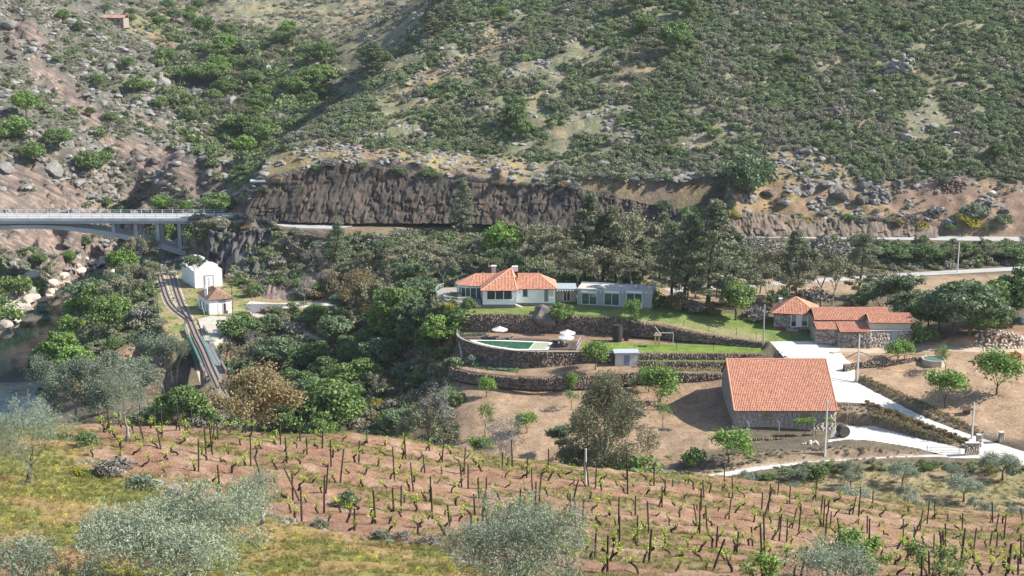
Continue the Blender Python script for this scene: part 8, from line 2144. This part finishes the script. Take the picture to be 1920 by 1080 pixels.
# ---------------------------------------------------------------- vineyard
TOPE = [hit(x, y, 60) for x, y in [(60, 812), (140, 797), (300, 797), (420, 806), (560, 825), (700, 828), (850, 850), (1000, 878), (1150, 896), (1300, 908), (1450, 922), (1600, 945), (1750, 965), (1900, 975), (1960, 980)]]
TU = np.array([p.x / p.y for p in TOPE]); TD = np.array([min(p.y, 101 + 3 * i) for i, p in enumerate(TOPE)])
VINES = []; rowgap = 3.7; rngv = np.random.default_rng(99)
for r in range(20):
    u = TU[0]; k = 0
    while u < TU[-1]:
        Dv = float(np.interp(u, TU, TD)) - 1.5 - r * rowgap * (1 + .10 * math.sin(u * 9)); step = 1.45 * rngv.uniform(.8, 1.25)
        if Dv < 48: break
        x, y = u * Dv + rngv.normal() * .1, Dv + rngv.normal() * .22
        if poly_sd(VW[:, :2], np.array([x]), np.array([y]))[0] > .5:
            px, py = topix(x, y, gz(x, y))
            if -15 < px < 1935 and py < 1100: VINES.append((r, k, x, y, px, py)); k += 1
        u += step / Dv
print('vines', len(VINES))
VSOIL = mat('vine_bark', (.055, .040, .032), .95, .1, .3, 8)
LEAFV = leaf_mat('vine_leaf', (.25, .34, .03), (.50, .58, .10), .6, .35)
def vine_mesh(i):
    rng = np.random.default_rng(900 + i); mb = MB(); a = rng.uniform(0, 6.28); lean = rng.uniform(.1, .6); h = rng.uniform(.45, .8)
    P = [Vector((0, 0, -.15))]; d = Vector((math.cos(a) * lean, math.sin(a) * lean, 1)).normalized()
    for k in range(4): P.append(P[-1] + d * h / 3.4); d = (d + Vector(rng.normal(size=3)) * .38).normalized(); d.z = abs(d.z)
    mb.tube(P, [.10, .08, .07, .085, .055], 6)
    tips = []
    for k in range(int(rng.integers(2, 4))):
        dd = Vector((rng.normal(), rng.normal(), .7)).normalized(); Q = [P[-1], P[-1] + dd * .16, P[-1] + dd * .22 + Vector((0, 0, .12))]; mb.tube(Q, [.05, .035, .02], 5); tips.append(Q[-1])
    n = int(rng.integers(24, 62)); T = np.array([tuple(t) for t in tips]); j = rng.integers(0, len(T), n); Pn = T[j] + rng.normal(size=(n, 3)) * np.array([.13, .13, .13]) + np.array([0, 0, .08])
    V, Fc, tv = leaves(Pn, np.tile([0, 0, .6], (n, 1)), .062, .75, rng)
    return mb.mesh('trunk', VSOIL), mesh_np('leaves', V, Fc, LEAFV, tint=tv)
VM_ = [vine_mesh(i) for i in range(9)]
big = sorted(VINES, key=lambda v: -1 / v[3])[:290]; bigset = {(v[0], v[1]) for v in big}
WORD = ['first', 'second', 'third', 'fourth', 'fifth', 'sixth', 'seventh', 'eighth', 'ninth', 'tenth', '11th', '12th', '13th', '14th', '15th', '16th', '17th', '18th', '19th', '20th', '21st', '22nd', '23rd', '24th', '25th', '26th', '27th', '28th', '29th', '30th', '31st', '32nd', '33rd'] + ['%dth' % k for k in range(34, 90)]
cnt = {}; rest = []
for r, k, x, y, px, py in VINES:
    z = gz(x, y); i = int(rngv.integers(0, 9)); s = rngv.uniform(.62, 1.0)
    if (r, k) in bigset:
        c = cnt.get(r, 0); cnt[r] = c + 1
        root = empty('grape_vine', (x, y, z), rngv.uniform(0, 6.28), 'gnarled vine with young leaves, %s from left in the %s row' % (WORD[k], WORD[r]), 'vine', 'vines in the vineyard'); root.scale = (s, s, s)
        link('trunk', VM_[i][0], root); link('leaves', VM_[i][1], root)
    else: rest.append((x, y, z, i, s, rngv.uniform(0, 6.28)))
def joined(name, items, meshes, mats):
    V = []; Fq = []; T = []; mi = []; b = 0; cache = {}
    for x, y, z, i, s, a in items:
        for mk, me in enumerate(meshes[i]):
            if (i, mk) not in cache:
                co = np.empty(len(me.vertices) * 3, np.float32); me.vertices.foreach_get('co', co)
                fs = [tuple(p.vertices) for p in me.polygons]; q = np.array([f if len(f) == 4 else (f[0], f[1], f[2], f[2]) for f in fs if len(f) in (3, 4)]); q = q[q[:, 2] != q[:, 3]]
                cache[(i, mk)] = (co.reshape(-1, 3), q)
            co, q = cache[(i, mk)]; ca, sa = math.cos(a), math.sin(a)
            c = co @ np.array([[ca, sa, 0], [-sa, ca, 0], [0, 0, 1]]) * s + np.array([x, y, z]); V.append(c); Fq.append(q + b); b += len(c); mi.append(np.full(len(q), mk)); T.append(RNG.uniform(0, 1, len(c) // 4 + 1).repeat(4)[:len(c)])
    o = link(name, mesh_np(name, np.concatenate(V), np.concatenate(Fq), mats, midx=np.concatenate(mi), tint=np.concatenate(T))); o['kind'] = 'stuff'; return o
if rest: joined('far_vines', rest, VM_, [VSOIL, LEAFV])
# posts
PM = []
for i in range(5):
    rng = np.random.default_rng(i); mb = MB(); h = 1.0; lx, ly = rng.normal(0, .05, 2)
    mb.tube([(0, 0, -.12), (lx * .5, ly * .5, h * .5), (lx, ly, h)], [.030, .027, .024], 6); PM.append(mb.mesh('vineyard_post', TIMBER_D))
posts = []
byrow = {}
for v in VINES: byrow.setdefault(v[0], []).append(v)
for r, vs in byrow.items():
    k = int(rngv.integers(0, 3))
    while k < len(vs):
        posts.append((r, vs[k][2] + .25, vs[k][3] + .1)); k += int(rngv.integers(2, 5))
        if rngv.uniform() < .18 and k < len(vs): posts.append((r, vs[min(k, len(vs) - 1)][2] + .7, vs[min(k, len(vs) - 1)][3] - .1))
posts.sort(); pc_ = {}
for r, x, y in posts:
    c = pc_.get(r, 0); pc_[r] = c + 1; h = rngv.uniform(1.2, 2.3); lean = rngv.normal(0, .05) + (rngv.uniform(-.3, .3) if rngv.uniform() < .1 else 0)
    o = link('vineyard_post', PM[int(rngv.integers(0, 5))], None, (x, y, gz(x, y)), (lean, lean * .7, rngv.uniform(0, 6)), (2.0, 2.0, h))
    tag(o, '%s wooden post, %s from left in the %s vine row' % ('leaning dark' if abs(lean) > .12 else 'tall dark' if h > 2.0 else 'dark' if h > 1.6 else 'short dark', WORD[c], WORD[r]), 'post', 'posts in the vineyard')
print('posts', len(posts))

# ---------------------------------------------------------------- grass, flowers, clods
def tuft_mesh(i, m, n=26, h=.28, r=.16, flowers=None):
    rng = np.random.default_rng(1200 + i); V = []; Fc = []; tt = []
    for k in range(n):
        a = rng.uniform(0, 6.28); rr = r * math.sqrt(rng.uniform()); x, y = rr * math.cos(a), rr * math.sin(a); hh = h * rng.uniform(.5, 1.2); dx, dy = rng.normal(0, .35, 2) * hh; w_ = .010
        b = len(V); ca, sa = math.cos(a + 1.5), math.sin(a + 1.5); V += [(x - ca * w_, y - sa * w_, 0), (x + ca * w_, y + sa * w_, 0), (x + dx * .5 + ca * w_ * .8, y + dy * .5, hh * .6), (x + dx, y + dy, hh)]; Fc.append((b, b + 1, b + 2, b + 3)); tt += [rng.uniform()] * 4
    me = mesh_np('tuft', np.array(V), np.array(Fc), m, tint=tt); return me
GR = leaf_mat('meadow_grass', (.15, .19, .045), (.27, .28, .09), .8, .3, inst=(.30, .24, .09))
FLY = leaf_mat('meadow_flower', (.60, .48, .02), (.80, .68, .10), .7, .3)
CLOD = mat('soil_clod', (.30, .17, .11), .95, .1, .25, 3, rnd=.2)
SRC['tuft'] = [lib('tuft', tuft_mesh(i, GR)) for i in range(4)]
SRC['flower'] = [lib('flower', crown_mesh('flower', [((0, 0, .28), (.16, .16, .07))], 16, .028, FLY, i, .8)) for i in range(3)]
SRC['clod'] = [lib('clod', rock_mesh('clod', 300 + i, CLOD, 1, (1, .8, .5))) for i in range(4)]
near_ = (GD > 40) * (GD < 140); mead = near_ * (1 - VM)
g1 = fbm(GX / 3, GY / 3, 71, 4)
scatter('meadow_grass', 'tuft', mead * (GD < 105) * (.35 + sstep(.38, .55, g1)), 8.0, .4, 1.05, 31, 1.5, 1.0, (0, 1), huemap=1 - sstep(.40, .56, g1), sink=.02)
scatter('meadow_flowers', 'flower', mead * (GD < 105) * sstep(.44, .60, fbm(GX / 2.5, GY / 2.5, 73, 3)), 2.4, .4, .85, 32, 1.2, 1.0, (0, 1), sink=0)
scatter('vineyard_weeds', 'tuft', near_ * VM * (.03 + sstep(.56, .60, fbm(GX / 7, GY / 1.8, 77, 4))), 6.0, .5, 1.2, 33, 1.4, .8, (0, .6), sink=.02)
scatter('vineyard_clods', 'clod', near_ * VM, 7.0, .03, .17, 34, 2.2, .8, (0, 1), sink=.3)
edge = np.abs(np.where(near_, 0, 9)) + 9; _m = (GD < 110)
edge = edge.astype(float); edge[_m] = np.abs(poly_sd(VW[:, :2], GX[_m], GY[_m]))
scatter('stone_line', 'rock', near_ * (GD < 92) * (1 - sstep(.3, .9, edge)) * (GPY > 865), 4.0, .10, .38, 35, 1.6, .6, (0, 1), sink=.1)
scatter('grove_grass', 'tuft', GROVE * (GD > 190), 1.6, 1.0, 2.2, 36, 1.4, .8, (.2, 1), sink=.02)
scatter('field_litter', 'clod', (TAN + RIGHT) * (GD > 205) * (1 - wmask(YARD)) * (1 - wmask(APRON)) * .8, .5, .06, .22, 37, 2.0, .5, (0, 1), sink=.3)
# ---------------------------------------------------------------- air
hz = MB(); hz.box((0, 790, 62.0), (1900, 1640, 260)); HAZE = bpy.data.materials.new('haze'); HAZE.use_nodes = True
nt = HAZE.node_tree; nt.nodes.remove(nt.nodes['Principled BSDF']); pv = nt.nodes.new('ShaderNodeVolumePrincipled'); pv.inputs['Color'].default_value = (.86, .92, 1.0, 1); pv.inputs['Density'].default_value = .00005; pv.inputs['Anisotropy'].default_value = .1
nt.links.new(pv.outputs[0], nt.nodes['Material Output'].inputs['Volume'])
ho = hz.obj('haze', HAZE); ho['kind'] = 'stuff'
